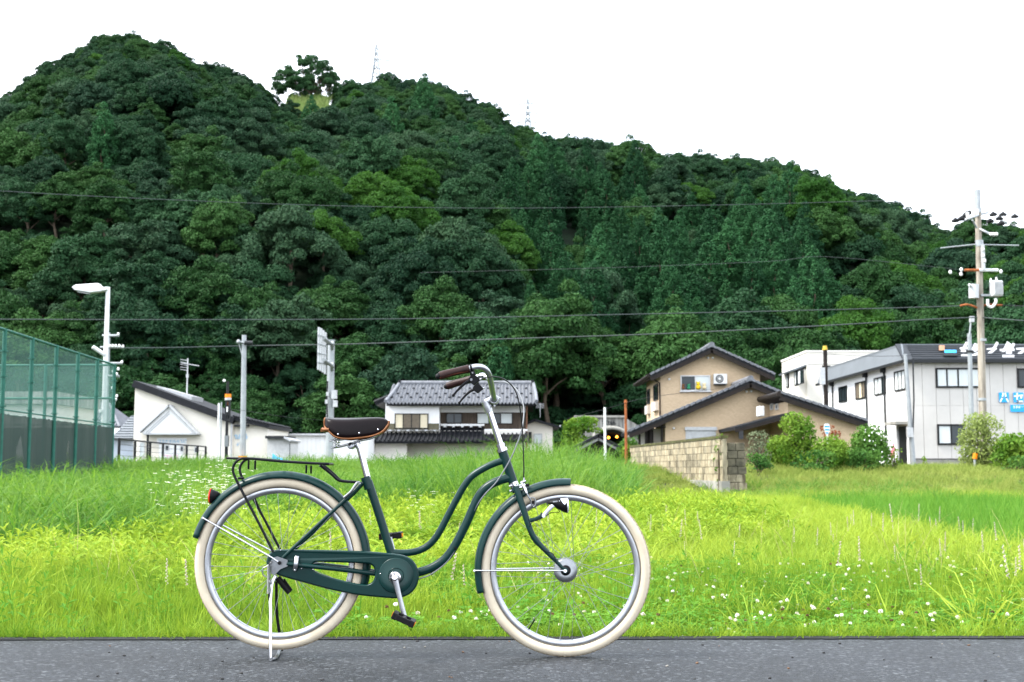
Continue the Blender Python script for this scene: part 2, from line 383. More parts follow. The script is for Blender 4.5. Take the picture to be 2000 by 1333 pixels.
m_stain = mat('stained_concrete', (0.42, 0.41, 0.38), 0.9, var=.4, scale=.9, stretch=(3.5, 3.5, .35), col2=(0.07, 0.07, 0.065))
m_gls = glass_mat('window_glass'); m_cur = mat('white_curtain', (0.62, 0.66, 0.66), .8, var=.06, scale=3, stretch=(8, 8, .6))
m_crc = mat('cream_screen', (0.62, 0.55, 0.40), .8, var=.05); m_brc = mat('brown_screen', (0.14, 0.115, 0.085), .7, var=.15)
m_wfr = mat('white_frame', (0.6, 0.6, 0.6), .5); m_bfr = mat('black_frame', (0.012, 0.013, 0.014), .4)
m_lgrey = mat('light_grey_metal', (0.45, 0.46, 0.47), .45, .3); m_pipe = mat('dark_pipe', (0.02, 0.022, 0.024), .5)
m_blue = mat('sky_blue_sign', (0.035, 0.35, 0.75), .5, var=.03); m_wlet = mat('white_lettering', (0.82, 0.82, 0.82), .5, var=.02)
m_pblue = mat('pale_blue_lettering', (0.35, 0.52, 0.68), .6); m_pink = mat('pink_lettering', (0.72, 0.45, 0.55), .6)
m_ac = mat('appliance_white', (0.66, 0.66, 0.64), .5, var=.05)
def tan_brick():
    m, n, b, o = new_mat('tan_siding'); lk = n.links.new; geo = n.nodes.new('ShaderNodeNewGeometry')
    se = n.nodes.new('ShaderNodeSeparateXYZ'); lk(geo.outputs['Position'], se.inputs[0])
    ad = n.nodes.new('ShaderNodeMath'); ad.operation = 'ADD'; lk(se.outputs[0], ad.inputs[0]); lk(se.outputs[1], ad.inputs[1])
    co = n.nodes.new('ShaderNodeCombineXYZ'); lk(ad.outputs[0], co.inputs[0]); lk(se.outputs[2], co.inputs[1])
    t = n.nodes.new('ShaderNodeTexBrick'); t.inputs['Scale'].default_value = 4.0; t.inputs['Mortar Size'].default_value = .02; t.inputs['Bias'].default_value = 0
    setc(t.inputs['Color1'], (.54, .40, .26)); setc(t.inputs['Color2'], (.62, .47, .31)); setc(t.inputs['Mortar'], (.44, .33, .215))
    lk(co.outputs[0], t.inputs['Vector']); lk(t.outputs['Color'], b.inputs['Base Color']); b.inputs['Roughness'].default_value = .85
    bm_ = n.nodes.new('ShaderNodeBump'); bm_.inputs['Strength'].default_value = .4; lk(t.outputs['Fac'], bm_.inputs['Height']); bm_.invert = True; lk(bm_.outputs[0], b.inputs['Normal'])
    return m
m_tan_b = tan_brick()
def win(root, ax, pl, a0, a1, z0, z1, n, fm, panes, fw=.06, out=.07, sill=None):
    """window on a wall facing -Y (ax 'y', pl = wall y, a = x) or facing -X (ax 'x', pl = wall x, a = y)"""
    if a0 > a1: a0, a1 = a1, a0
    w = (a1-a0)
    def bx(b, p0, p1, q0, q1, d0, d1):
        return b.lim(p0, p1, pl-d1, pl-d0, q0, q1) if ax == 'y' else b.lim(pl-d1, pl-d0, p0, p1, q0, q1)
    b = MB(); bx(b, a0, a1, z1-fw, z1, -.02, out); bx(b, a0, a1, z0, z0+fw, -.02, out)
    bx(b, a0, a0+fw, z0+fw, z1-fw, -.02, out); bx(b, a1-fw, a1, z0+fw, z1-fw, -.02, out)
    for i in range(1, n): c = a0+w*i/n; bx(b, c-fw*.4, c+fw*.4, z0+fw, z1-fw, -.02, out*.8)
    fr_ = b.build('window', fm, root)
    for i in range(n):
        c0 = a0+w*i/n; c1 = a0+w*(i+1)/n
        bx(MB(), c0+fw*.3, c1-fw*.3, z0+fw*.6, z1-fw*.6, -.02, .022).build('pane', panes[i % len(panes)], fr_)
    if sill: bx(MB(), a0-.06, a1+.06, z0-.06, z0-.003, -.02, out+.07).build('sill', sill, fr_)
    return fr_
def pz(v, Y, u=1000): return at(u, v, Y).z
def pxx(u, Y, v=800): return at(u, v, Y).x

# 1. tiled two-storey house in the middle (95 m)
Y0 = 95.0; X = lambda u, v=800: at(u, v, Y0).x; Z = lambda v: at(900, v, Y0).z
hs = thing('house', 'two-storey house with grey tiled roof and dark lower roof behind the tall grass', 'house', (X(900), Y0+4, GZ))
P(hs, 'wall', m_white, lim=(X(756), X(860), Y0-1.2, Y0+7.5, Z(842), Z(788)))
P(hs, 'wall', m_wood, lim=(X(860), X(1028), Y0, Y0+7.5, Z(842), Z(806)))
P(hs, 'wall', m_white, lim=(X(860), X(1028), Y0-.004, Y0+7.4, Z(806), Z(788)))
P(hs, 'wall', m_offw, lim=(X(752), X(1026), Y0-.6, Y0+7, GZ-.4, Z(842)))
P(hs, 'wall', m_khaki, lim=(X(756.5), X(859.5), Y0-1.23, Y0-1.1, Z(841), Z(828.5)))
win(hs, 'y', Y0-1.235, X(774), X(839), Z(839), Z(809.5), 4, m_bfr, [m_crc, m_brc, m_brc, m_crc], .07)
win(hs, 'y', Y0, X(871), X(903), Z(828), Z(807), 2, m_dkwood, [m_gls], .07)
win(hs, 'y', Y0, X(931), X(1001.5), Z(829), Z(806.5), 3, m_dkwood, [m_cur, m_gls, m_cur], .07)
nb = 18
for i in range(nb):                                       # weathered boards below and beside the windows
    a, c = X(860.5+i*167.5/nb), X(860.5+(i+1)*167.5/nb); P(hs, 'board', m_wood, lim=(a+.012, c-.012, Y0-.03-.006*(i % 2), Y0, Z(841.5), Z(829.5)))
# main roof: columns of curved tiles
ey, ez = Y0-1.9, Z(791.5); ry_, rz_ = Y0+3.2, Z(747.5)
nc = 42; xl, xr = X(758), X(1046.5)
prof = []
for j in range(13):
    t = j/12; prof.append((ey+(ry_-ey)*t, ez+(rz_-ez)*(0.86*t+0.14*t*t)))
cw = (xr-xl)/nc
tm_ = MB(); 
for j in range(12):
    (ya, za), (yb, zb) = prof[j], prof[j+1]; k = 6
    for i in range(k):
        a0, a1 = -cw/2+cw*i/k, -cw/2+cw*(i+1)/k; w0, w1 = .065*math.cos(a0/cw*2*math.pi), .065*math.cos(a1/cw*2*math.pi)
        n0 = len(tm_.v); tm_.v += [(a0, ya-.06, za+w0), (a1, ya-.06, za+w1), (a1, yb, zb+w1-.03), (a0, yb, zb+w0-.03), (a0, ya-.06, za+w0-.09), (a1, ya-.06, za+w1-.09)]
        tm_.f += [(n0, n0+1, n0+2, n0+3), (n0+4, n0+5, n0+1, n0)]; tm_.sm += [True, False]
org = ORG[hs.name]; tme = tm_.mesh('tile_column', m_grtile, (0, org[1], org[2]))
for i in range(nc):
    c = bpy.data.objects.new('tile_column', tme); COL.objects.link(c); c.parent = hs; c.location = (xl+cw*(i+.5)-org[0], 0, .10)
P(hs, 'roof_deck', m_dkroof, slab=((xl+.05, ey+.1, ez-.02), (xr-.05, ey+.1, ez-.02), (xr-.05, ry_, rz_-.05), (xl+.05, ry_, rz_-.05), .14), slab2=((xl+.05, ry_, rz_-.05), (xr-.05, ry_, rz_-.05), (xr-.05, Y0+8.5, ez), (xl+.05, Y0+8.5, ez), .14))
P(hs, 'ridge', m_grtile, tube=([(X(773), ry_, rz_+.16), (X(1041), ry_, rz_+.16)], .20, 10), box=((X(907), ry_, rz_-.02), (xr-xl-.8, .34, .3)))
for u in (772.5, 1041.5): P(hs, 'ridge_end', m_dkroof, box=((X(u), ry_, rz_+.14), (.2, .42, .55)))
P(hs, 'verge', m_grtile, tube=([(xl-.02, ey-.05, ez+.18), (X(765), (ey+ry_)/2, (ez+rz_)/2+.12), (X(772), ry_, rz_+.15)], .13, 8))
P(hs, 'verge', m_grtile, tube=([(xr+.02, ey-.05, ez+.18), (xr, (ey+ry_)/2, (ez+rz_)/2+.10), (X(1043), ry_, rz_+.15)], .13, 8))
P(hs, 'side_roof', m_dkroof, slab=((X(735), Y0-1.0, Z(788)), (X(759), Y0-1.0, Z(778)), (X(759), Y0+7, Z(778)), (X(735), Y0+7, Z(788)), .22), tube=([(X(734), Y0-1.0, Z(787)), (X(760), Y0-1.0, Z(776))], .12, 8))
for u in (761, 1026): P(hs, 'gable_wall', m_white, prism=([(Y0-1.0, Z(790)), (Y0+7.4, Z(790)), (ry_, rz_-.3)], 'x', X(u), X(u+1)))
sg = MB().box((0, 0, 0), (.20, .08, .11)).mesh('snow_guard', m_dkroof)
for row, t in enumerate((.70, .42, .20)):
    y_ = ey+(ry_-ey)*t; z_ = ez+(rz_-ez)*(0.86*t+0.14*t*t)+.23
    for i in range(15):
        g = bpy.data.objects.new('snow_guard', sg); COL.objects.link(g); g.parent = hs; g.location = (xl+(xr-xl)*(i+.5+(.5 if row % 2 else 0))/15.5-org[0], y_-org[1], z_-org[2])
def lower_roof(u0, u1, vt, vb, yf):
    x0, x1 = X(u0), X(u1); zt, zb_ = Z(vt), Z(vb)
    r_ = P(hs, 'lower_roof', m_dkroof, slab=((x0, Y0-yf, zb_), (x1, Y0-yf, zb_), (x1, Y0+.2, zt), (x0, Y0+.2, zt), .16))
    k = int((x1-x0)/.30)
    for i in range(k):
        x = x0+(x1-x0)*(i+.5)/k; P(r_, 'roof_roll', m_dkroof, tube=([(x, Y0-yf-.03, zb_+.05), (x, Y0+.15, zt+.04)], .06, 6))
    P(r_, 'white_flashing', m_wlet, lim=(x0, x1, Y0-.9 if u0 < 850 else Y0-.35, Y0, zt+.02, zt+.16))
    for i in range(k//2): P(r_, 'cap_tile', m_lgrey, box=((x0+(x1-x0)*(i+.5)/(k//2), Y0-(1.35 if u0 < 850 else .4), zt-.04), (.20, .12, .10)))
lower_roof(722, 860.5, 841, 864, 3.0); lower_roof(861, 946, 833, 864, 2.4); lower_roof(946.5, 1030, 843, 862, 2.4)
P(hs, 'downpipe', mat('copper_pipe', (.20, .10, .06), .6), bar=((X(1028.5), Y0-.08, Z(792)), (X(1028.5), Y0-.08, GZ), .06))
P(hs, 'downpipe', bpy.data.materials['copper_pipe'], bar=((X(716), Y0-2.6, Z(866)), (X(716), Y0-2.6, GZ), .05))
P(hs, 'porch_wall', m_offw, lim=(X(724), X(800), Y0-2.2, Y0-2.0, GZ-.2, Z(865)))
# roof ladder left lying against the eaves
b = MB()
for u in (878, 884): b.bar((X(u), ey-.1, Z(793)), (X(u+1), ey+2.2, Z(768)), .04)
b.build('roof_ladder', m_bfr, hs)
# 2. small white annexe to its right
an = thing('house', 'small cream annexe with low gable roof right of the tiled house', 'house', (X(1056), Y0+2, GZ))
xa, xb = X(1029.5), X(1081)
MB().prism([(xa, GZ-.4), (xb, GZ-.4), (xb, Z(830)), ((xa+xb)/2-.4, Z(819)), (xa, Z(826))], 'y', Y0+2, Y0+8).build('wall', m_cream, an)
P(an, 'roof', m_dkroof, slab=((xa-.2, Y0+1.5, Z(826)), ((xa+xb)/2-.4, Y0+1.5, Z(816.5)), ((xa+xb)/2-.4, Y0+8.4, Z(816.5)), (xa-.2, Y0+8.4, Z(826)), .18))
P(an, 'roof', m_dkroof, slab=(((xa+xb)/2-.4, Y0+1.5, Z(816.5)), (xb+.55, Y0+1.5, Z(831)), (xb+.55, Y0+8.4, Z(831)), ((xa+xb)/2-.4, Y0+8.4, Z(816.5)), .18))
P(an, 'gutter', m_lgrey, bar=((xb+.55, Y0+1.4, Z(831)), (xb+.55, Y0+8.4, Z(831)), .07))
win(an, 'y', Y0+2, X(1043.5), X(1060), Z(866), Z(846), 1, m_lgrey, [m_cur], .07)
P(an, 'meter_box', m_bfr, lim=(X(1033), X(1039), Y0+1.6, Y0+2, Z(865), Z(843)))
b = MB(); a = at(1055, 816, Y0+3); b.bar(a, a+Vector((0, 0, 1.1)), .025)
for k in range(4): b.bar(a+Vector((-.3, -.1, .75+.1*k)), a+Vector((.3, .1, .75+.1*k)), .015)
b.build('antenna', m_lgrey, an)

# 3. tan house on the right: upper gable, lower gable, right wing
YU, YL, YW = 71.0, 66.5, 62.0
th = thing('house', 'tan brick house with stacked dark gable roofs behind the block wall', 'house', (at(1400, 800, YU).x, YU, GZ))
def gable_front(root, m, x0, x1, zb, pts, y0, y1):
    MB().prism([(x0, zb), (x1, zb)]+pts, 'y', y0, y1).build('wall', m, root)
def roof_plane(root, p0, p1, y0, y1, t, m=m_dkroof, name='roof', rolls=True):
    """sloping plane from eave p0=(x,z) to ridge p1=(x,z) running back from y0 to y1, with bargeboard and verge tiles"""
    (xa, za), (xb, zb) = p0, p1
    r_ = P(root, name, m, slab=((xa, y0, za), (xb, y0, zb), (xb, y1, zb), (xa, y1, za), t))
    dz = -.20
    P(r_, 'bargeboard', m_dkwood, slab=((xa, y0-.05, za-t*.9), (xb, y0-.05, zb-t*.9), (xb, y0+.06, zb-t*.9), (xa, y0+.06, za-t*.9), .20))
    Ln = math.hypot(xb-xa, zb-za); k = max(3, int(Ln/.30)); q = math.atan2(zb-za, xb-xa)
    for i in range(k):
        f_ = (i+.5)/k; P(r_, 'verge_tile', m_grtile, box=((xa+(xb-xa)*f_, y0+.12, za+(zb-za)*f_+.05), (Ln/k*.86, .40, .12), 0, Matrix.Rotation(-q-.10*(1 if xb > xa else -1), 3, 'Y')))
    return r_
UX = lambda u: at(u, 740, YU-.6).x; UZ = lambda v: at(1400, v, YU-.6).z
ax_, az_ = UX(1391), UZ(677); le, lz = UX(1269), UZ(733); re, rz2 = UX(1515), UZ(733)
x0, x1 = at(1290, 800, YU).x, at(1485.5, 800, YU).x; yb_ = YU+7.2
slope = (az_-lz)/(ax_-le)
gable_front(th, m_tan_b, x0, x1, GZ, [(x1, az_-slope*(x1-ax_)-.22), (ax_, az_-.22), (x0, az_-slope*(ax_-x0)-.22)], YU, yb_)
roof_plane(th, (le, lz), (ax_, az_), YU-.6, yb_+.5, .16); roof_plane(th, (re, rz2), (ax_, az_), YU-.6, yb_+.5, .16)
P(th, 'ridge', m_grtile, tube=([(ax_, YU-.66, az_+.10), (ax_, yb_+.5, az_+.10)], .16, 8))
P(th, 'gutter', m_dkwood, tube=([(le-.05, YU-.6, lz-.02), (le-.05, yb_+.5, lz-.02)], .10, 8)); P(th, 'downpipe', m_dkwood, tube=([(le+.1, YU-.1, lz-.1), (x0-.04, YU-.06, lz-.4), (x0-.04, YU-.06, UZ(812))], .05, 6))
win(th, 'y', YU, at(1329, 750, YU).x, at(1387, 750, YU).x, pz(764, YU), pz(733.5, YU), 2, m_wfr, [m_gls, m_cur], .06, sill=m_wfr)
for (u, v0, v1, u2) in ((1265.5, 761, 790, 1270), (1278, 751, 783, 1286)):
    ya, yb2 = atx(u2, 770, x0).y, atx(u, 770, x0).y; zt, zb2 = atx((u+u2)/2, v0, x0).z, atx((u+u2)/2, v1, x0).z
    w_ = win(th, 'x', x0, ya, yb2, zb2, zt, 1, m_bfr, [m_gls], .06)
    P(w_, 'flower_box', m_beige, lim=(x0-.2, x0-.01, ya-.05, yb2+.05, zb2-.6, zb2-.1))
# air conditioner upstairs, hanging on its bracket
def aircon(root, u0, u1, v0, v1, Y, fan=True):
    x0_, x1_ = at(u0, v0, Y).x, at(u1, v0, Y).x; zt, zb2 = pz(v0, Y, u0), pz(v1, Y, u0)
    a_ = P(root, 'air_conditioner', m_ac, lim=(x0_, x1_, Y-.36, Y-.02, zb2, zt), bevel=.02)
    c_ = ((x0_*.58+x1_*.42), Y-.36, (zt+zb2)/2); r_ = (zt-zb2)*.40
    MB().lathe(c_, 'y', [(0, -.012), (r_*.35, -.012), (r_*.35, .01), (0, .01)], 20).lathe(c_, 'y', [(r_*.6, -.010), (r_*.72, -.010), (r_*.72, .01), (r_*.6, .01)], 24).build('fan_hub', m_ac, a_)
    MB().lathe(c_, 'y', [(0, -.006), (r_, -.006), (r_, .01), (0, .01)], 28).build('fan_grille', m_bfr, a_)
    P(a_, 'bracket', m_pipe, lim=(x0_+.03, x1_-.03, Y-.34, Y, zb2-.05, zb2-.01))
aircon(th, 1392.5, 1418, 731.5, 751, YU)
for (u, v, Y) in ((1307, 741, YU), (1383, 699.5, YU), (1392, 699.5, YU), (1316, 837, YL), (1458, 765, YL), (1467, 764.5, YL)): MB().ball(at(u, v, Y-.05), .07, 8).build('vent_cap', m_wlet, th)
# lower gable
LX = lambda u: at(u, 800, YL-.6).x; LZ = lambda v: at(1450, v, YL-.6).z
bx_, bz_ = LX(1467), LZ(743); e2, ez2 = LX(1227.5), LZ(843.5); sl2 = (bz_-ez2)/(bx_-e2)
f2, fz2 = LX(1530), bz_-sl2*(LX(1530)-bx_)
x2, x3 = at(1299, 830, YL).x, at(1532, 800, YL).x
gable_front(th, m_tan_b, x2, x3, GZ-.3, [(x3, bz_-sl2*(x3-bx_)-.25), (bx_, bz_-.25), (x2, bz_-sl2*(bx_-x2)-.25)], YL, YU-.01)
roof_plane(th, (e2, ez2), (bx_, bz_), YL-.6, YU-.02, .17); roof_plane(th, (f2, fz2), (bx_, bz_), YL-.6, YU-.02, .17)
P(th, 'ridge', m_grtile, tube=([(bx_, YL-.66, bz_+.10), (bx_, YU-.02, bz_+.10)], .16, 8))
sh_ = P(th, 'roller_shutter', m_lgrey, lim=(at(1339, 850, YL).x, at(1398, 850, YL).x, YL-.05, YL+.02, pz(872, YL), pz(841, YL)))
P(sh_, 'shutter_box', m_lgrey, lim=(at(1337.5, 850, YL).x, at(1399.5, 850, YL).x, YL-.16, YL+.02, pz(841, YL), pz(834.5, YL)))
for i in range(9): P(sh_, 'slat', m_lgrey, lim=(at(1340, 850, YL).x, at(1397, 850, YL).x, YL-.066-.004*(i % 2), YL-.048, pz(872, YL)+i*.09+.01, pz(872, YL)+i*.09+.085))
# entrance under the left eave
P(th, 'entrance_wall', m_offw, lim=(at(1252, 880, YL).x, x2, YL+1.2, YL+1.3, GZ, LZ(835)))
P(th, 'entrance_door', m_dkwood, lim=(at(1269, 880, YL).x, at(1281, 880, YL).x, YL+1.1, YL+1.19, GZ, pz(838, YL)))
for u in (1249, 1262, 1272, 1293): P(th, 'porch_post', m_dkwood, lim=(at(u-2.2, 880, YL).x, at(u+2.2, 880, YL).x, YL-.1, YL+.04, GZ-.2, bz_-sl2*(bx_-at(u, 850, YL).x)-.2))
P(th, 'porch_beam', m_dkwood, lim=(at(1246, 880, YL).x, x2, YL-.12, YL+.02, pz(836, YL), pz(832, YL)))
P(th, 'porch_rail', m_offw, lim=(at(1248, 880, YL).x, at(1293, 880, YL).x, YL-.16, YL-.12, pz(888, YL), pz(872, YL)))
# right wing with a single slope
WX = lambda u: at(u, 800, YW-.5).x; WZ = lambda v: at(1600, v, YW-.5).z
g0, gz0 = WX(1525), WZ(768); g1, gz1 = WX(1694), WZ(823); sl3 = (gz0-gz1)/(g1-g0)
x4, x5 = at(1539, 800, YW).x, at(1688, 850, YW).x
MB().prism([(x4, GZ-.3), (x5, GZ-.3), (x5, gz0-sl3*(x5-g0)-.22), (x4, gz0-sl3*(x4-g0)-.22)], 'y', YW, YL-.02).build('wall', m_tan_b, th)
roof_plane(th, (g1, gz1), (g0, gz0), YW-.5, YL+.4, .17)
P(th, 'eave_beam', m_dkwood, tube=([(g0-.04, YW-.55, gz0-.04), (g0-.04, YL+.4, gz0-.04)], .15, 8))
for u in (1508.5, 1518.5):
    yq = atx(u, 795, x4).y; win(th, 'x', x4, yq-.28, yq+.28, atx(u, 801, x4).z, atx(u, 789, x4).z, 1, m_wfr, [m_gls], .05)
P(th, 'air_conditioner', m_ac, lim=(at(1483, 800, YW+1).x, at(1493, 800, YW+1).x, YW+1.0, YW+1.8, pz(813, YW+1), pz(793.5, YW+1)), bevel=.02)
c1, c2 = at(1435, 834, YW-.4), at(1545, 805, YW-.4)
r_ = P(th, 'canopy_roof', m_dkroof, slab=((c1.x, c1.y, c1.z), (c2.x, c2.y, c2.z), (c2.x, YL, c2.z), (c1.x, YL, c1.z), .16)); P(r_, 'canopy_beam', m_dkwood, slab=((c1.x, c1.y-.06, c1.z-.12), (c2.x, c2.y-.06, c2.z-.12), (c2.x, c2.y+.08, c2.z-.12), (c1.x, c1.y+.08, c1.z-.12), .16))
P(th, 'side_window', m_gls, lim=(at(1443, 860, YL).x, at(1452, 860, YL).x, YL-.04, YL+.01, pz(858, YL), pz(842, YL)))
# toys on the upstairs sill
for i, (u, r_, c_, lb) in enumerate(((1334, .17, (.16, .07, .03), 'brown'), (1345, .17, (.04, .25, .12), 'green'), (1363.5, .24, (.75, .50, .03), 'bright yellow'), (1375.5, .20, (.75, .62, .38), 'cream'))):
    p = at(u, 762, YU-.10); m_ = mat('toy_%d' % i, c_, .8)
    z_ = pz(764, YU)+.065; o_ = MB().ball((p.x, YU-.16, z_+r_*.55), r_*.62, 12, .9).ball((p.x, YU-.16, z_+r_*1.35), r_*.45, 12).ball((p.x-r_*.35, YU-.16, z_+r_*1.75), r_*.16, 8).ball((p.x+r_*.35, YU-.16, z_+r_*1.75), r_*.16, 8).build('soft_toy', m_)
    tag(o_, '%s round soft toy on the sill of the upstairs window' % lb, 'toy', 'soft toys on the window sill')

# 4. long white workshop on the far right
YF = 72.0; xc = at(1776, 800, YF).x; xe = at(2120, 800, YF).x; yback = 92.0
FZ = lambda v: at(1850, v, YF).z
wk = thing('workshop_building', 'two-storey white workshop with grey metal roof and blue lettered tiles', 'building', (xc+5, YF+8, GZ))
zE, zT = FZ(705), FZ(668.5)
P(wk, 'wall', m_beige, lim=(xc, xe, YF, YF+.2, GZ-.3, zE)); P(wk, 'wall', m_white, lim=(xc-.005, xc+.2, YF+.2, yback, GZ-.3, zE))
npn = 13; wp = (xe-xc)/npn
for i in range(npn):
    for (q0, q1) in ((FZ(897)+.02, FZ(793)), (FZ(793)+.015, zE-.02)): P(wk, 'wall_panel', m_beige, lim=(xc+wp*i+.012, xc+wp*(i+1)-.012, YF-.035-.003*(i % 2), YF, q0, q1))
P(wk, 'plinth', m_conc, lim=(xc-.06, xe, YF-.10, YF, GZ-.5, FZ(899))); P(wk, 'plinth_rail', m_pipe, lim=(xc, xe, YF-.14, YF-.10, FZ(898), FZ(896)))
# sloping metal fascia roof round two sides
P(wk, 'roof', m_dkmetal, slab=((xc-.35, YF-.35, zE+.02), (xe, YF-.35, zE+.02), (xe, YF+1.1, zT), (xc-.35, YF+1.1, zT), .10))
P(wk, 'roof', m_metal, slab=((xc-.37, YF-.33, zE+.02), (xc-.05, YF+1.0, zT), (xc-.05, yback, zT), (xc-.37, yback, zE+.02), .10))
P(wk, 'roof_top', m_metal, lim=(xc-.1, xe, YF+1.0, yback, zT-.12, zT-.02))
P(wk, 'gutter', m_pipe, lim=(xc-.45, xe, YF-.50, YF-.34, zE-.14, zE+.03)); P(wk, 'gutter', m_pipe, lim=(xc-.50, xc-.36, YF-.34, yback, zE-.14, zE+.0))
for i in range(7): P(wk, 'roof_rib', m_dkmetal, lim=(xc+.2, xe, YF-.30+i*.19, YF-.27+i*.19, zE+.05+(zT-zE)*(i*.19+.03)/1.45, zE+.075+(zT-zE)*(i*.19+.05)/1.45))
win(wk, 'y', YF-.04, at(1827, 740, YF).x, at(1914, 740, YF).x, FZ(758), FZ(719), 4, m_bfr, [m_cur], .10)
win(wk, 'y', YF-.04, at(1830, 850, YF).x, at(1884, 850, YF).x, FZ(869.5), FZ(829), 2, m_bfr, [m_cur, m_gls], .10)
win(wk, 'y', YF-.04, at(1986, 740, YF).x, at(2060, 740, YF).x, FZ(758), FZ(720), 3, m_bfr, [m_gls, m_brc], .10)
for (u0, u1, v0, v1, pn) in ((1639, 1655, 755, 786, [m_gls]), (1672, 1691, 746, 780, [m_brc, m_crc, m_brc]), (1709, 1731, 736.5, 771.5, [m_gls, m_cur, m_cur]), (1749, 1770, 724, 763.5, [m_cur])):
    ya, yb2 = atx(u1, 760, xc).y, atx(u0, 760, xc).y; um = (u0+u1)/2
    win(wk, 'x', xc-.005, ya, yb2, atx(um, v1, xc).z, atx(um, v0, xc).z, 3, m_bfr, pn, .08)
for u in (1629.5, 1696, 1731.5):
    yq = atx(u, 800, xc).y; P(wk, 'downpipe', m_pipe, bar=((xc-.10, yq, zE-.1), (xc-.10, yq, GZ), .06))
    P(wk, 'pipe_head', m_pipe, box=((xc-.16, yq, zE-.2), (.26, .3, .3)))
ya, yb2 = atx(1771, 860, xc).y, atx(1757, 860, xc).y
P(wk, 'door', m_bfr, lim=(xc-.03, xc+.01, ya, yb2, GZ, atx(1764, 833, xc).z)); P(wk, 'door_frame', m_lgrey, lim=(xc-.08, xc+.01, yb2, yb2+.35, GZ, atx(1764, 831, xc).z)); P(wk, 'door_canopy', m_conc, lim=(xc-.7, xc, ya-.3, yb2+.5, atx(1764, 830, xc).z, atx(1764, 824, xc).z))
# blue tiles with the katakana HA and SE, and the blue telephone strip
def stroke(b, pts, w, y0, f):
    for (p, q) in zip(pts[:-1], pts[1:]):
        a_, c_ = f(*p), f(*q); d_ = (c_-a_); ln = d_.length; an_ = math.atan2(d_.z, d_.x)
        b.box((a_+c_)/2, (ln+w*.8, .012, w), 0, Matrix.Rotation(-an_, 3, 'Y'))
YS = YF-.12
for (u0, strokes) in ((1951.5, [[(.40, .10), (.34, .50), (.12, .92)], [(.62, .10), (.70, .52), (.90, .92)]]), (1979.7, [[(.10, .38), (.86, .28), (.74, .56)], [(.36, .10), (.36, .80), (.46, .90), (.88, .90)]])):
    w_ = 19.2; t_ = P(wk, 'sign_tile', m_blue, lim=(at(u0, 776, YS).x, at(u0+w_, 776, YS).x, YS, YS+.03, pz(786.3, YS, u0), pz(767, YS, u0)))
    f = lambda a_, c_, u0=u0: at(u0+a_*w_, 767+c_*19.3, YS-.008); b = MB()
    for s_ in strokes: stroke(b, s_, .085, YS, f)
    b.build('letter', m_wlet, t_)
t_ = P(wk, 'sign_strip', m_blue, lim=(at(1974, 800, YS).x, at(2035, 800, YS).x, YS, YS+.03, pz(805, YS, 1980), pz(791, YS, 1980)))
def digit(ch, x, z, h, m, par, y):
    seg = {'0': 'abcdef', '8': 'abcdefg', '6': 'acdefg', '1': 'bc', '5': 'acdfg', '-': 'g'}[ch]; w_ = h*.55; b = MB(); t = h*.2
    S_ = {'a': (0, h/2, w_, t), 'g': (0, 0, w_, t), 'd': (0, -h/2, w_, t), 'f': (-w_/2, h/4, t, h/2), 'b': (w_/2, h/4, t, h/2), 'e': (-w_/2, -h/4, t, h/2), 'c': (w_/2, -h/4, t, h/2)}
    for s_ in seg: q = S_[s_]; b.box((x+q[0]+q[1]*.12, y, z+q[1]), (q[2], .010+.0007*ord(s_)-.06, q[3]) if False else (q[2], .008+.0006*(ord(s_)-96), q[3]))
    b.build('numeral', m, par)
for i, ch in enumerate('088-5'): p = at(1980.5+i*5.2, 795.5, YS-.008); digit(ch, p.x, p.z, .115, m_wlet, t_, p.y)
# white letters standing on the fascia roof
def roof_letter(u0, u1, strokes):
    b = MB(); yy = YF+.1
    f = lambda a_, c_: at(u0+a_*(u1-u0), 677.5+c_*19.5, yy-.25+(1-c_)*.9)
    for s_ in strokes: stroke(b, s_, .145, yy, f)
    b.build('roof_letter', m_wlet, wk)
roof_letter(1876, 1889, [[(.1, .2), (.4, .15)], [(.3, .0), (.25, .9)], [(.25, .9), (.9, .9)], [(.55, .15), (.9, .15)], [(.6, .5), (.95, .5)]])
roof_letter(1897, 1909, [[(.1, .1), (.1, .9)], [(.1, .5), (.9, .3)], [(.6, .0), (.7, .9)], [(.3, .9), (.9, .7)]])
roof_letter(1930, 1943, [[(.0, .3), (1., .2)], [(.7, .0), (.6, .9)], [(.7, .3), (.1, .8)]])
roof_letter(1955, 1979, [[(.0, .35), (1., .3)], [(.2, .0), (.2, .95)], [(.5, .0), (.5, .6)], [(.8, .0), (.8, .6)], [(.5, .6), (.8, .6)], [(.2, .95), (1., .95)]])
roof_letter(1987, 2008, [[(.0, .25), (1., .2)], [(.6, .0), (.6, .95)], [(.6, .3), (.05, .9)]])
P(wk, 'roof_patch', mat('rust_patch', (.30, .16, .10), .8), slab=(at(1834, 684.5, YF+.35), at(1845, 684.5, YF+.35), at(1845, 675, YF+.75), at(1834, 675, YF+.75), .04))
P(wk, 'roof_sheet', m_blue, slab=(at(1845, 689, YF+.05), at(1868, 689, YF+.05), at(1868, 684, YF+.25), at(1845, 684, YF+.25), .05))
P(wk, 'roof_mat', m_bfr, slab=(at(1843, 695, YF-.2), at(1870, 695, YF-.2), at(1871, 689.5, YF+.0), at(1843, 689.5, YF+.0), .06))
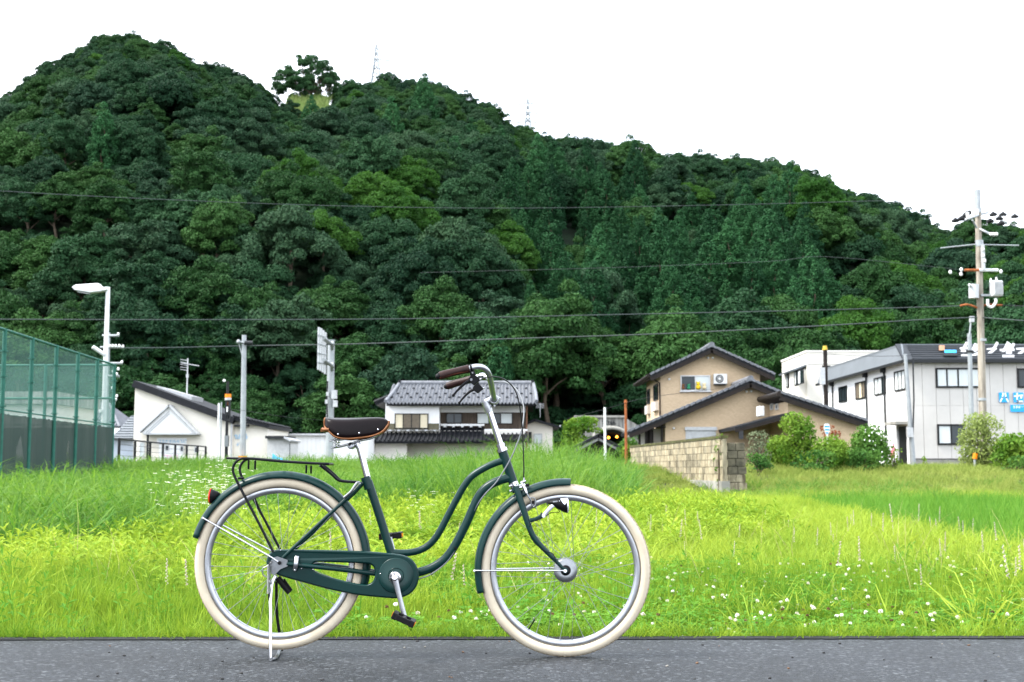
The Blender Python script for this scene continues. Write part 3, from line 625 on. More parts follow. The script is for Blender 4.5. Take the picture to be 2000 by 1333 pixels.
# 5. cream block behind it
YC = 97.0; cb_ = thing('building', 'cream block with flat roof behind the white workshop', 'building', (at(1640, 800, YC).x, YC+4, GZ))
xk = at(1578, 800, YC).x; xk2 = at(1790, 800, YC).x; zt = pz(688.5, YC, 1600)
P(cb_, 'wall', m_cream, lim=(xk, xk2, YC, YC+9, GZ, zt)); P(cb_, 'parapet', m_offw, lim=(xk-.08, xk2, YC-.08, YC+9, zt, zt+.14)); P(cb_, 'cornice', m_wfr, lim=(xk-.05, xk2, YC-.06, YC, pz(711, YC, 1600), pz(709.5, YC, 1600)))
yk2 = atx(1532, 760, xk-.6).y
P(cb_, 'side_wing', m_cream, lim=(xk-.6, xk+1, YC+.3, yk2, GZ, atx(1576, 716, xk).z-.2)); P(cb_, 'wing_roof', m_metal, slab=((xk-.95, YC+.1, atx(1576, 716, xk).z-.2), (xk+.5, YC+.1, atx(1576, 706, xk).z), (xk+.5, yk2+.4, atx(1576, 706, xk).z), (xk-.95, yk2+.4, atx(1576, 716, xk).z-.2), .12))
for (u0, u1, v0, v1) in ((1536.5, 1541.5, 730, 758), (1552.5, 1559, 724, 753.5), (1570, 1577.5, 718, 748)):
    ya, yb2 = atx(u1, 740, xk-.6).y, atx(u0, 740, xk-.6).y
    win(cb_, 'x', xk-.6, max(ya, YC+.4), yb2, atx((u0+u1)/2, v1, xk-.6).z, atx((u0+u1)/2, v0, xk-.6).z, 2, m_bfr, [m_gls, m_cur], .08)
win(cb_, 'y', YC, at(1606, 720, YC).x, at(1622, 720, YC).x, pz(722, YC, 1610), pz(714.5, YC, 1610), 2, m_bfr, [m_gls], .08)

# 6. white lean-to building on the left with a pediment
YB = 80.0; BX = lambda u: at(u, 820, YB).x; BZ = lambda v: at(350, v, YB).z
sb = thing('building', 'cream building with steep lean-to roof and white triangular pediment', 'building', (BX(360), YB+4, GZ))
MB().prism([(BX(262), GZ-.4), (BX(455), GZ-.4), (BX(455), BZ(818)), (BX(262), BZ(749))], 'y', YB, YB+9).build('wall', m_cream, sb)
MB().prism([(BX(455)+.005, GZ-.4), (BX(521), GZ-.4), (BX(521), BZ(834)), (BX(455)+.005, BZ(822))], 'y', YB+.4, YB+8).build('wing_wall', m_cream, sb)
P(sb, 'roof', m_dkroof, slab=((BX(263), YB-.4, BZ(744)), (BX(460), YB-.4, BZ(816)), (BX(460), YB+9.3, BZ(816)), (BX(263), YB+9.3, BZ(744)), .42))
wr = P(sb, 'wing_roof', m_dkroof, slab=((BX(455), YB-.1, BZ(815)), (BX(527), YB-.1, BZ(831)), (BX(527), YB+8.3, BZ(831)), (BX(455), YB+8.3, BZ(815)), .2))
for i in range(12): P(wr, 'roof_roll', m_dkroof, tube=([(BX(457+i*5.9), YB-.15, BZ(814.5+i*1.31)+.04), (BX(457+i*5.9), YB+8.2, BZ(814.5+i*1.31)+.04)], .07, 6))
P(sb, 'skylight', m_lgrey, slab=((BX(287), YB+2, BZ(750)), (BX(359), YB+2, BZ(770)), (BX(359), YB+5, BZ(770)), (BX(287), YB+5, BZ(750)), .3))
pd = MB().prism([(BX(283), BZ(847)), (BX(391), BZ(847)), (BX(336), BZ(796))], 'y', YB-.75, YB-.02).build('pediment', m_white, sb)
for (a_, c_) in (((BX(280), BZ(844)), (BX(336.5), BZ(791.5))), ((BX(394), BZ(848)), (BX(336.5), BZ(791.5)))):
    P(pd, 'pediment_roof', m_lgrey, slab=((a_[0], YB-.95, a_[1]), (c_[0], YB-.95, c_[1]), (c_[0], YB-.02, c_[1]), (a_[0], YB-.02, a_[1]), .09))
for k, (du, dv) in enumerate(((0, 5), (0, 10))):
    P(pd, 'pediment_moulding', m_lgrey, slab=((BX(292+k*5), YB-.79, BZ(846)), (BX(336), YB-.79, BZ(799+dv)), (BX(336), YB-.75, BZ(799+dv)), (BX(292+k*5), YB-.75, BZ(846)), .05))
P(pd, 'pediment_base', m_lgrey, lim=(BX(288), BX(394), YB-.82, YB-.02, BZ(850), BZ(847.3)))
P(sb, 'post', m_pipe, bar=((BX(295), YB-.6, BZ(850)), (BX(295), YB-.6, GZ), .07))
def glyphs(par, u0, u1, v, n, h, m, seed, Yp):
    rg = random.Random(seed); b = MB()                    # lettering too blurred to read: short strokes only
    for i in range(n):
        u = u0+(u1-u0)*(i+.5)/n; c_ = at(u, v, Yp)
        b.box(c_+Vector((rg.uniform(-.05, .05), 0, h*rg.uniform(-.1, .4))), (h*.7, .01, h*.16)); b.box(c_+Vector((rg.uniform(-.08, .08), -.006, 0)), (h*.16, .01, h*.9)); b.box(c_+Vector((rg.uniform(-.05, .1), -.012, -h*.35)), (h*.5, .01, h*.15), 0, Matrix.Rotation(rg.uniform(-.6, .6), 3, 'Y'))
    return b.build('lettering', m, par)
sgn = P(sb, 'sign_board', m_wlet, lim=(BX(308), BX(366), YB-.10, YB-.02, BZ(868), BZ(856))); glyphs(sgn, 309, 364, 862, 9, .20, m_pblue, 1, YB-.13)
sg2 = P(sb, 'poster_board', m_wlet, lim=(BX(313), BX(360), YB-.10, YB-.02, BZ(900), BZ(869))); glyphs(sg2, 318, 350, 893, 5, .3, m_pink, 2, YB-.13)
glyphs(sb, 459, 482, 853, 5, .34, m_pblue, 3, YB+.36); glyphs(sb, 463, 471, 868, 2, .22, m_pblue, 4, YB+.36)
win(sb, 'y', YB, BX(274), BX(284.5), BZ(893), BZ(864), 1, m_wfr, [m_cur], .06); win(sb, 'y', YB-.11, BX(324.5), BX(333.5), BZ(881), BZ(869.5), 1, m_wfr, [m_gls], .05); win(sb, 'y', YB-.11, BX(354), BX(361.5), BZ(883), BZ(871), 1, m_wfr, [m_gls], .05); win(sb, 'y', YB, BX(381), BX(387.5), BZ(885), BZ(873), 1, m_wfr, [m_gls], .05)
P(sb, 'wall_lamp', m_pipe, lim=(BX(458), BX(485), YB-.1, YB+.4, BZ(834), BZ(830)))
P(sb, 'drainpipe', m_lgrey, bar=((BX(453), YB-.05, BZ(822)), (BX(453), YB-.05, GZ), .05))
# television mast on its roof
a = at(365, 771, YB+3); b = MB(); h_ = (771-712)*(YB+3)/FPX
b.bar(a, a+Vector((0, 0, h_+.4)), .045); top = a+Vector((0, 0, h_))
b.bar(top+Vector((-.35, 0, .08)), top+Vector((.75, 0, -.10)), .03)
for k in range(7): q = top+Vector((-.35+.17*k, 0, .08-.028*k)); b.bar(q+Vector((0, -.3, 0)), q+Vector((0, .3, 0)), .018)
for k in range(5): q = top+Vector((-.30, 0, -.35+.16*k)); b.bar(q+Vector((-.05, -.4, 0)), q+Vector((.15, .4, 0)), .02)
b.box(a+Vector((0, 0, 1.2)), (.14, .14, .22)); tag(b.build('television_antenna', m_lgrey), 'grey television antenna mast on the lean-to roof', 'antenna')
# 7. grey house behind, to the left of it
YG = 90.5; gh = thing('house', 'pale grey-blue house with ribbed grey roof left of the cream building', 'house', (at(238, 830, YG).x, YG+3, GZ))
m_pb = mat('pale_blue_wall', (.48, .55, .66), .8, var=.05); GX = lambda u: at(u, 830, YG).x; G_ = lambda v: at(240, v, YG).z
P(gh, 'wall', m_pb, lim=(GX(205), GX(264), YG, YG+6, GZ-.3, G_(853)))
gr_ = P(gh, 'roof', m_metal, slab=((GX(223), YG-.5, G_(856)), (GX(268), YG-.5, G_(856)), (GX(268), YG+3, G_(809)), (GX(231), YG+3, G_(809)), .2))
for i in range(9): t = (i+.5)/9; P(gr_, 'roof_step', m_dkmetal, lim=(GX(223+8*t)+.05, GX(268), YG-.5+3.5*t-.02, YG-.5+3.5*t+.12, G_(856-47*t)-.02, G_(856-47*t)+.05))
P(gh, 'wall_upper', m_white, lim=(GX(200), GX(228), YG+.5, YG+6, G_(853), G_(836))); win(gh, 'y', YG, GX(213), GX(221), G_(868), G_(842), 1, m_bfr, [m_gls], .08)
# 8. hipped tile house and concrete block beyond the court
YT = 104.0; ht = thing('house', 'house with pale grey hipped tile roof seen through the court fence', 'house', (at(155, 830, YT).x, YT+4, GZ))
TX = lambda u: at(u, 820, YT).x; TZ = lambda v: at(150, v, YT).z
P(ht, 'wall', m_offw, lim=(TX(110), TX(226), YT+.6, YT+7, GZ-.3, TZ(832)))
hb = MB(); rdg = [(TX(148), YT+3.5, TZ(786)), (TX(185), YT+3.5, TZ(784))]; ev = [(TX(100), YT, TZ(835)), (TX(234), YT, TZ(834)), (TX(234), YT+7.5, TZ(834)), (TX(100), YT+7.5, TZ(835))]
hb.add(ev+rdg, [(0, 1, 5, 4), (1, 2, 5), (2, 3, 4, 5), (3, 0, 4), (0, 3, 2, 1)]); hr_ = hb.build('roof', m_grtile, ht)
for i in range(24):
    t = (i+.5)/24; x = TX(102+130*t); s_ = min(1, (x-ev[0][0])/(rdg[0][0]-ev[0][0]), (ev[1][0]-x)/(ev[1][0]-rdg[1][0])); P(hr_, 'roof_roll', m_grtile, tube=([(x, YT-.05, TZ(835)+.06), (x, YT+3.5*s_, TZ(835)+(rdg[0][2]-TZ(835))*s_+.05)], .08, 6))
P(hr_, 'hip_ridge', m_grtile, tube=([ev[0], rdg[0], rdg[1], ev[1]], .12, 6))
kb = thing('building', 'low stained concrete building behind the court fence at the left edge', 'building', (at(40, 830, 78).x, 81, GZ))
KX = lambda u: at(u, 820, 78.0).x; KZ = lambda v: at(60, v, 78.0).z
P(kb, 'wall', m_offw, lim=(KX(-60), KX(104), 78, 86, GZ-.3, KZ(790))); P(kb, 'parapet', m_stain, lim=(KX(-60), KX(113), 77.5, 86, KZ(790), KZ(766)))
P(kb, 'roof_hatch', m_conc, lim=(KX(64), KX(84), 79, 81, KZ(766), KZ(763)))
# 9. long white wall building and shed in the middle left
YM = 88.0; lw = thing('building', 'long low white building with flat metal eave behind the saddle', 'building', (at(620, 880, YM).x, YM+3, GZ))
MX = lambda u: at(u, 870, YM).x; MZ = lambda v: at(620, v, YM).z
P(lw, 'wall', m_white, lim=(MX(500), MX(718), YM, YM+6, GZ-.4, MZ(851)))
for i in range(26): P(lw, 'wall_panel', m_white, lim=(MX(501+i*8.3)+.02, MX(501+(i+1)*8.3)-.02, YM-.03-.004*(i % 2), YM, GZ-.3, MZ(852)))
P(lw, 'eave', m_lgrey, lim=(MX(498), MX(720), YM-.3, YM+6.2, MZ(851), MZ(847.5)))
sd = thing('shed', 'small grey shed with sloping eave beside the long white building', 'shed', (at(545, 880, 79).x, 80, GZ))
SX = lambda u: at(u, 870, 79.0).x; SZ = lambda v: at(545, v, 79.0).z
P(sd, 'wall', mat('grey_sheet', (.50, .50, .49), .6), lim=(SX(522), SX(566), 79, 82, GZ-.4, SZ(857))); P(sd, 'roof', m_pipe, lim=(SX(520), SX(561), 78.6, 82.2, SZ(857), SZ(852)))
P(sd, 'eave_end', m_lgrey, slab=((SX(558), 78.5, SZ(853)), (SX(571), 78.5, SZ(860)), (SX(571), 82.2, SZ(860)), (SX(558), 82.2, SZ(853)), .12)); P(sd, 'wall_seam', m_pipe, lim=(SX(566), SX(566.8), 78.95, 79.05, GZ, SZ(862)))
tp = MB(); tpp = [at(533, 886, 77.5), at(541, 893, 77.4), at(560, 898, 77.2), at(576, 902, 77.0)]; lo_ = [Vector((p.x-.05, p.y-.25, GZ)) for p in tpp]
tp.add(tpp+lo_, [(i, i+1, i+5, i+4) for i in range(3)]); ta = tp.build('tarpaulin', mat('blue_tarpaulin', (.04, .30, .62), .5)); ta.modifiers.new('thick', 'SOLIDIFY').thickness = .03
tag(ta, 'crumpled blue tarpaulin at the foot of the grey shed', 'tarpaulin')
# 10. tunnel mouth with two lit lamps
YP = 126.0; tn = thing('tunnel_portal', 'stained concrete tunnel mouth at the foot of the hill', 'tunnel', (at(1195, 870, YP).x, YP, GZ))
TPX = lambda u: at(u, 840, YP).x; TPZ = lambda v: at(1190, v, YP).z
cx_, cz_, cr_ = TPX(1194), TPZ(870), TPX(1233)-TPX(1194); arc = [(cx_+cr_*math.cos(t), cz_+.82*cr_*math.sin(t)) for t in np.linspace(math.pi, 0, 21)]
xL, xR = TPX(1128), TPX(1248)
pts = [(xL, GZ-.3), (xL, TPZ(816)), (xR-1.4, TPZ(816)), (xR, TPZ(832)), (xR, GZ-.3), (cx_+cr_, GZ-.3)]+arc[::-1]+[(cx_-cr_, GZ-.3)]
fb = bmesh.new(); vv = [fb.verts.new((p[0], YP, p[1])) for p in pts]; f_ = fb.faces.new(vv); ex = bmesh.ops.extrude_face_region(fb, geom=[f_])
for e in ex['geom']:
    if isinstance(e, bmesh.types.BMVert): e.co.y += 1.2
bmesh.ops.recalc_face_normals(fb, faces=fb.faces); me = bpy.data.meshes.new('portal_wall')
for v_ in fb.verts: v_.co -= Vector(ORG[tn.name])
fb.to_mesh(me); fb.free(); me.materials.append(m_stain); o = bpy.data.objects.new('portal_wall', me); COL.objects.link(o); o.parent = tn
m_tun = mat('tunnel_lining', (.10, .10, .095), .95, var=.3)
b = MB(); n_ = 21
for yq in (YP+1.2, YP+40):
    for (x, z) in [(cx_-cr_, GZ-.3)]+arc+[(cx_+cr_, GZ-.3)]: b.v.append((x, yq, z))
k = n_+2
for i in range(k-1): b.f.append((i, i+1, k+i+1, k+i)); b.sm.append(True)
b.f.append(tuple(k+i for i in range(k))); b.sm.append(False); b.build('lining', m_tun, tn).modifiers.new('thick', 'SOLIDIFY').thickness = .3
b = MB()
for i in range(20):
    (x, z), (x2_, z2_) = arc[i], arc[i+1]; b.bar((x, YP-.08, z+.1), (x2_, YP-.08, z2_+.1), .22, 6)
b.build('arch_ring', m_conc, tn); P(tn, 'coping', m_conc, lim=(xL-.3, xR-1.2, YP-.25, YP+1.3, TPZ(816), TPZ(812)))
glyphs(tn, 1177, 1202, 826, 5, .42, m_pipe, 8, YP-.03)
m_lamp = glow_mat('orange_lamp_glow', (1.0, .32, .03), 2.2)
for i, (u, v) in enumerate(((1188.7, 855), (1204.6, 853.6))):
    p = at(u, v, YP+3.0); lt = thing('tunnel_lamp', '%s of the two lit orange lamps in the tunnel mouth' % ('left' if i == 0 else 'right'), 'lamp', (p.x, p.y, p.z), 'tunnel lamps')
    MB().ball(p, .13, 10).build('bulb', m_lamp, lt); MB().tube([p+Vector((0, .05, .12)), p+Vector((0, .15, 1.2 if i else 1.0))], .03, 6).build('hanger', m_pipe, lt)
# 11. dark roof in front of the tunnel
YD = 92.0; dh = thing('shed', 'low dark timber shed roof in front of the tunnel mouth', 'shed', (at(1165, 870, YD).x, YD, GZ))
A_ = at(1114, 876, YD); B_ = at(1169, 848, YD); C_ = at(1214, 872, YD)
for (p, q) in ((A_, B_), (C_, B_)):
    r_ = P(dh, 'roof', m_dkroof, slab=((p.x, YD, p.z), (q.x, YD, q.z), (q.x, YD+6, q.z), (p.x, YD+6, p.z), .2)); P(r_, 'bargeboard', mat('grey_board', (.16, .16, .165), .7) if p is A_ else bpy.data.materials['grey_board'], slab=((p.x, YD-.1, p.z-.28), (q.x, YD-.1, q.z-.28), (q.x, YD, q.z-.28), (p.x, YD, p.z-.28), .16))
MB().prism([(A_.x+.6, GZ-.3), (C_.x-.4, GZ-.3), (C_.x-.4, C_.z-.1), (B_.x, B_.z-.3), (A_.x+.6, A_.z-.1)], 'y', YD+.4, YD+5.6).build('wall', m_dkwood, dh)

# ------------------------------------------------------------------ block wall in front of the tan house
m_blk1 = mat('weathered_block', (0.37, 0.325, 0.23), .9, var=.3, scale=2.6, bump=.6, bscale=18, stretch=(2.2, 2.2, .6), col2=(0.075, 0.062, 0.040))
m_blk2 = mat('pale_block', (0.45, 0.395, 0.28), .9, var=.3, scale=3.2, bump=.6, bscale=18, stretch=(2.2, 2.2, .6), col2=(0.17, 0.135, 0.08))
m_blk3 = mat('dark_block', (0.16, 0.14, 0.10), .95, var=.4, scale=3, bump=.6, bscale=15, col2=(0.05, 0.048, 0.036)); m_moss = mat('mossy_coping', (0.10, 0.105, 0.04), .95, var=.4, scale=5, bump=.5, col2=(0.045, 0.04, 0.02))
WA, WB = Vector((at(1416, 900, 36.5).x, 36.5, 0)), Vector((at(1235, 900, 53.0).x, 53.0, 0))
d_ = (WB-WA); Lw = d_.length; d_.normalize(); nn_ = Vector((-d_.y, d_.x, 0)); nn_ = nn_ if nn_.y < 0 or nn_.x < 0 else -nn_; rotw = math.atan2(d_.y, d_.x)
bw = thing('block_wall', 'long weathered concrete block garden wall with mossy top', 'wall', (WA.x, WA.y, 0.0))
zf0, ch, nco = 0.38, .205, 6
MB().box((WA+WB)/2+Vector((0, 0, (zf0+zf0+ch*nco)/2-.02)), (Lw, .12, ch*nco), rotw).build('mortar_core', m_blk1, bw)
MB().box((WA+WB)/2+Vector((0, 0, zf0/2-.08)), (Lw+.1, .24, zf0+.18), rotw).build('footing', m_conc, bw)
bl_ = .41; nb_ = int(Lw/bl_); bm1 = [MB().box((0, 0, 0), (bl_-.015, .16, ch-.015)).mesh('block', m) for m in (m_blk1, m_blk2)]
for r_ in range(nco):
    for i in range(nb_):
        off = (.5 if r_ % 2 else 0); c_ = WA+d_*(bl_*(i+.5+off*.999)); 
        if (c_-WA).length > Lw-.1: continue
        o = bpy.data.objects.new('block', bm1[1 if random.random() < .55 else 0]); COL.objects.link(o); o.parent = bw
        o.location = c_+Vector((random.uniform(-.004, .004), random.uniform(-.006, .006), zf0+ch*(r_+.5)))-Vector(ORG[bw.name]); o.rotation_euler = (0, 0, rotw)
for i in range(24):
    c_ = WA+d_*(Lw*(i+.5)/24); MB().box(c_+Vector((0, 0, zf0+ch*nco+.035)), (Lw/24-.01, .21, .075+.01*random.random()), rotw).build('coping', m_moss, bw)
# return pier of older dark blocks
pr = thing('block_pier', 'short dark mossy block pier at the near end of the garden wall', 'wall', (WA.x+.5, WA.y+.1, 0))
pxa, pxb = at(1420, 900, 36.7).x, at(1456, 900, 36.7).x
MB().lim(pxa+.02, pxb-.03, 36.72, 36.86, -.2, pz(866, 36.7)).build('mortar_core', m_blk3, pr)
zt_ = pz(865, 36.7); zb_ = -.1; rows_ = 7
for r_ in range(rows_):
    for i in range(2):
        w_ = (pxb-pxa)/2; s_ = (.55 if r_ % 2 else .45); xa_ = pxa if i == 0 else pxa+2*w_*s_; xb_ = pxa+2*w_*s_ if i == 0 else pxb+random.uniform(-.02, .03)
        MB().lim(xa_+.006, xb_-.006, 36.64-random.uniform(0, .02), 36.9, zb_+(zt_-zb_)*r_/rows_+.006, zb_+(zt_-zb_)*(r_+1)/rows_-.006).build('block', m_blk1 if r_ in (1, 2) else m_blk3, pr, .012)

# ------------------------------------------------------------------ forest on the hill
def leaf_cards(centers, normals, size, jit=0.5, rng=RNG, aspect=1.0):
    n = len(centers); nr = normals + rng.normal(0, jit, (n, 3)); nr /= np.linalg.norm(nr, axis=1, keepdims=True)+1e-9
    a = rng.normal(0, 1, (n, 3)); t = np.cross(nr, a); t /= np.linalg.norm(t, axis=1, keepdims=True)+1e-9
    bt = np.cross(nr, t); s = size*rng.uniform(0.6, 1.25, (n, 1)); c = np.asarray(centers)
    V = np.stack([c-t*s*aspect, c-bt*s*0.55+nr*s*0.12, c+t*s*aspect, c+bt*s*0.55+nr*s*0.12], 1).reshape(-1, 3)
    return V, np.arange(4*n).reshape(-1, 4)
def lobes_to_cards(lobes, size, dens, rng, low=-0.35):
    C = []; N = []
    for (c, r, fl) in lobes:
        k = int(dens*r*r); d = rng.normal(0, 1, (int(k*1.7), 3)); d /= np.linalg.norm(d, axis=1, keepdims=True); d = d[d[:, 2] > low][:k]
        rr = r*rng.uniform(0.72, 1.08, (len(d), 1)); p = d*rr; p[:, 2] *= fl
        C.append(p+np.array(c)); N.append(d)
    return leaf_cards(np.concatenate(C), np.concatenate(N), size, 0.55, rng)
def broadleaf(seed, H=9.0, RX=3.9, RZ=4.0, nl=46, size=0.165, dens=330):
    """domed crown: lumps of leaves spread over an uneven dome, smaller lumps riding on big ones"""
    rng = np.random.default_rng(seed); L_ = []; ph = rng.uniform(0, 6.28, 4)
    for i in range(nl):
        a = i*2.39996+rng.uniform(-.5, .5); q = math.sqrt((i+0.4)/nl)*1.02
        env = 1+.16*math.sin(2*a+ph[0])+.12*math.sin(3*a+ph[1])+.10*math.sin(5*a+ph[2])
        rad = RX*math.sin(q*1.72)*env*rng.uniform(.82, 1.06); zz = H-RZ+RZ*math.cos(q*1.72)*rng.uniform(.86, 1.08)*(.85+.2*math.sin(a+ph[3]))-0.5
        L_.append(((rad*math.cos(a), rad*math.sin(a), zz), rng.uniform(0.55, 1.12), rng.uniform(.72, .95)))
    for i in range(7):
        a = rng.uniform(0, 6.28); L_.append(((RX*.4*math.cos(a), RX*.4*math.sin(a), H-RZ*rng.uniform(.32, 1.0)), rng.uniform(1.2, 1.8), .8))
    return lobes_to_cards(L_, size, dens, rng, -.12)
def cedar(seed, H=15.0, R0=3.0, size=0.17, dens=330):
    rng = np.random.default_rng(seed); L_ = []; z = H-0.5; k = 0
    while z > H*0.2:
        t = (H-z)/H; rad = R0*min(1, 0.10+1.9*t**0.95)*rng.uniform(.82, 1.1); m = max(1, int(1+rad*2.9))
        for j in range(m):
            a = 6.283*j/m+k*0.9+rng.uniform(-.3, .3); rr = rad*rng.uniform(.62, 1.02)*(0 if m < 3 and j == 0 else 1)
            L_.append(((rr*math.cos(a), rr*math.sin(a), z-0.35*rr+rng.uniform(-.3, .3)), rng.uniform(.46, .74)*(0.7+0.3*min(1, rad/1.2)), 1.2))
        z -= rng.uniform(.60, .80); k += 1
    return lobes_to_cards(L_, size, dens, rng, -0.45)
def trunk_mb(H, r, seed, limbs=4):
    rng = random.Random(seed); b = MB(); pts = [(0, 0, -0.6)]+[(rng.uniform(-.15, .15)*i, rng.uniform(-.15, .15)*i, H*i/4) for i in range(1, 5)]
    b.tube(pts, [r*1.25, r, r*.8, r*.6, r*.25], 7)
    for i in range(limbs):
        a = 6.28*i/limbs+rng.uniform(-.4, .4); z0 = H*rng.uniform(.4, .65); q = H*rng.uniform(.22, .32)
        b.tube([(0, 0, z0), (q*.5*math.cos(a), q*.5*math.sin(a), z0+q*.45), (q*math.cos(a), q*math.sin(a), z0+q*.75)], [r*.45, r*.3, r*.12], 5)
    return b
m_bark = mat('bark', (0.09, 0.07, 0.05), 0.9, var=0.3, scale=4, bump=0.4, bscale=20)
LM = {'dark': leaf_mat('leaf_dark', (0.0059, 0.0238, 0.0119), (0.0231, 0.0660, 0.0251), 0.14, wscale=0.035, rnd=0.65),
      'mid': leaf_mat('leaf_mid', (0.0086, 0.0343, 0.0099), (0.0337, 0.0871, 0.0211), 0.15, wscale=0.035, rnd=0.65),
      'grey': leaf_mat('leaf_grey', (0.0120, 0.0370, 0.0200), (0.0360, 0.0780, 0.0340), 0.14, wscale=0.035, rnd=0.65),
      'bright': leaf_mat('leaf_bright', (0.0150, 0.0600, 0.0100), (0.0450, 0.1150, 0.0200), 0.35, (1.1, 1.1, 0.7), wscale=0.035, rnd=0.65),
      'cedar': leaf_mat('leaf_cedar', (0.0046, 0.0264, 0.0106), (0.0287, 0.0986, 0.0335), 0.10, wscale=0.035, rnd=0.7)}
SH = [broadleaf(100+i, *p) for i, p in enumerate([(9, 3.9, 4.0), (9.8, 3.5, 4.8), (8.2, 4.4, 3.6), (10, 4.0, 5.0), (8.6, 3.2, 4.2)])]
CE = [cedar(200+i, *p) for i, p in enumerate([(15, 2.7), (13, 2.5), (16.5, 2.9), (14, 2.8)])]
KINDS = {}; KM = []
for kn in ('dark', 'mid', 'grey', 'bright'):
    KINDS[kn] = []
    for i, (V, Fc) in enumerate(SH[:{'dark': 5, 'mid': 5, 'grey': 3, 'bright': 2}[kn]]):
        KINDS[kn].append(len(KM)); KM.append(np_mesh('crown_%s_%d' % (kn, i), V, Fc, LM[kn]))
KINDS['cedar'] = []
for i, (V, Fc) in enumerate(CE):
    KINDS['cedar'].append(len(KM)); KM.append(np_mesh('crown_cedar_%d' % i, V, Fc, LM['cedar']))
tk_b = trunk_mb(6.5, 0.2, 1).mesh('trunk_broadleaf', m_bark); tk_c = trunk_mb(11, 0.13, 2, 0).mesh('trunk_cedar', m_bark)
tr = []; sp = 5.7; rng = np.random.default_rng(5)
y = BASEY+1.0
while y < 520:
    x = -0.66*y
    while x < 0.66*y:
        xx = x+rng.uniform(-.46, .46)*sp; yy = y+rng.uniform(-.46, .46)*sp; x += sp
        u0 = 1000+FPX*xx/yy/1.03; ry, _ = ridge(u0)
        if yy > ry+5: continue
        zz = float(hill_z(xx, yy)); u, v = proj(xx, yy, zz)
        if u < -420 or u > 2420: continue
        if 548 < u < 652 and 165 < v < 262 or (562 < u < 646 and 165 < v < 350 and yy > 268) or (538 < u < 662 and yy > 318): continue                     # clearing and the lone tree
        if 1130 < u < 1250 and yy < 137: continue                        # tunnel mouth
        c1 = mnoise.noise((xx*.02, yy*.02, 1.7)); q = rng.random()
        ced = 0.0
        if 985 < u < 1300 and 400+.0*u < v < 770: ced = 0.80
        elif 1300 <= u < 1560 and 455 < v < 770: ced = 0.80
        elif 1560 <= u < 1720 and 560 < v < 740: ced = .5
        elif 690 < u < 830 and 230 < v < 400: ced = .45
        elif 860 < u < 1100 and 260 < v < 400: ced = .35
        elif u < 1000: ced = 0.03
        if v > 790: ced *= 0.25
        if yy > min(ry-50, 290): ced = 0.0
        if q < ced:
            kn = 'cedar'
            if rng.random() < .40: continue
        else:
            if ced > .7 and rng.random() < .5: continue
            q = rng.random()+0.25*c1
            kn = 'dark' if q < .40 else 'mid' if q < .72 else 'grey' if q < .955 else 'bright'
            if v > 740 and kn in ('dark', 'grey') and rng.random() < .6: kn = 'mid'
        s = (rng.uniform(.62, 1.42) if yy < ry-55 else rng.uniform(.66, .98))*(0.84 if kn == 'cedar' else 1.0)
        tr.append((yy, xx, zz-0.5, kn, s, rng.uniform(0, 6.28), u, v))
    y += sp*0.87
for i in range(200):                                                      # closed canopy along the skyline
    u0 = -400+i*14.2+rng.uniform(-4, 4); ry, _ = ridge(u0)
    if 530 < u0 < 668: continue
    yy = ry-3+rng.uniform(-3, 3); xx = (u0-1000)/FPX*1.03*yy
    tr.append((yy, xx, float(hill_z(xx, yy))-.5, 'dark' if rng.random() < .6 else 'mid', rng.uniform(.74, .98), rng.uniform(0, 6.28), u0, 300))
tr.sort()
LBL = {'dark': ('broadleaf_tree', 'dark green broadleaf tree in the dense wood on the hillside', 'dark broadleaf trees on the hill'),
       'mid': ('broadleaf_tree', 'fresh green broadleaf tree in the dense wood on the hillside', 'fresh green broadleaf trees on the hill'),
       'grey': ('broadleaf_tree', 'greyish green broadleaf tree in the dense wood on the hillside', 'greyish broadleaf trees on the hill'),
       'bright': ('broadleaf_tree', 'yellow-green broadleaf tree standing out from the darker wood', 'yellow-green broadleaf trees on the hill'),
       'cedar': ('cedar_tree', 'dark green conical cedar in the stand on the hillside', 'cedars on the hill')}
cnt = {'b': 0, 'c': 0}; rest = []
for (yy, xx, zz, kn, s, rz, u, v) in tr:
    c = 'c' if kn == 'cedar' else 'b'
    if cnt[c] < (190 if c == 'c' else 290) and -40 < u < 2040:
        cnt[c] += 1; nm, lb, gp = LBL[kn]
        zone = [z for a_, z in ((230, 'the court fence'), (470, 'the cream building'), (600, 'the slim galvanised pole'), (740, 'the edge-on road sign'), (860, 'the tiled house'), (1060, 'the handlebar'), (1250, 'the tunnel mouth'), (1400, 'the tan gable'), (1530, 'the right tan eave'), (1780, 'the cream block'), (9999, 'the white workshop')) if u < a_][0]
        lb = ('large ' if s > 1.15 else 'small ' if s < .85 and c == 'b' or s < .56 else '')+lb.split(' in the ')[0].split(' standing ')[0]+(' low on the hill' if yy < 145 else ' partway up the hill' if yy < 185 else ' high on the hill')+' above '+zone
        root = thing(nm, lb, 'tree', (xx, yy, zz), gp); root.rotation_euler = (0, 0, rz); root.scale = (s, s*rng.uniform(.85, 1.15), s*rng.uniform(.8, 1.2))
        for pn, me in (('crown', KM[int(rng.choice(KINDS[kn]))]), ('trunk', tk_c if c == 'c' else tk_b)):
            p = bpy.data.objects.new(pn, me); COL.objects.link(p); p.parent = root
    else: rest.append((xx, yy, zz, kn, s, rz))
n = len(rest); print('TREES', cnt, n)
stuff(gn_scatter('forest', KM, [(a[0], a[1], a[2]) for a in rest], [(0, 0, a[5]) for a in rest], [(a[4], a[4], a[4]*rng.uniform(.85, 1.12)) for a in rest],
      [int(rng.choice(KINDS[a[3]])) for a in rest]), 'dense green wood covering the upper slopes of the hill', 'forest')
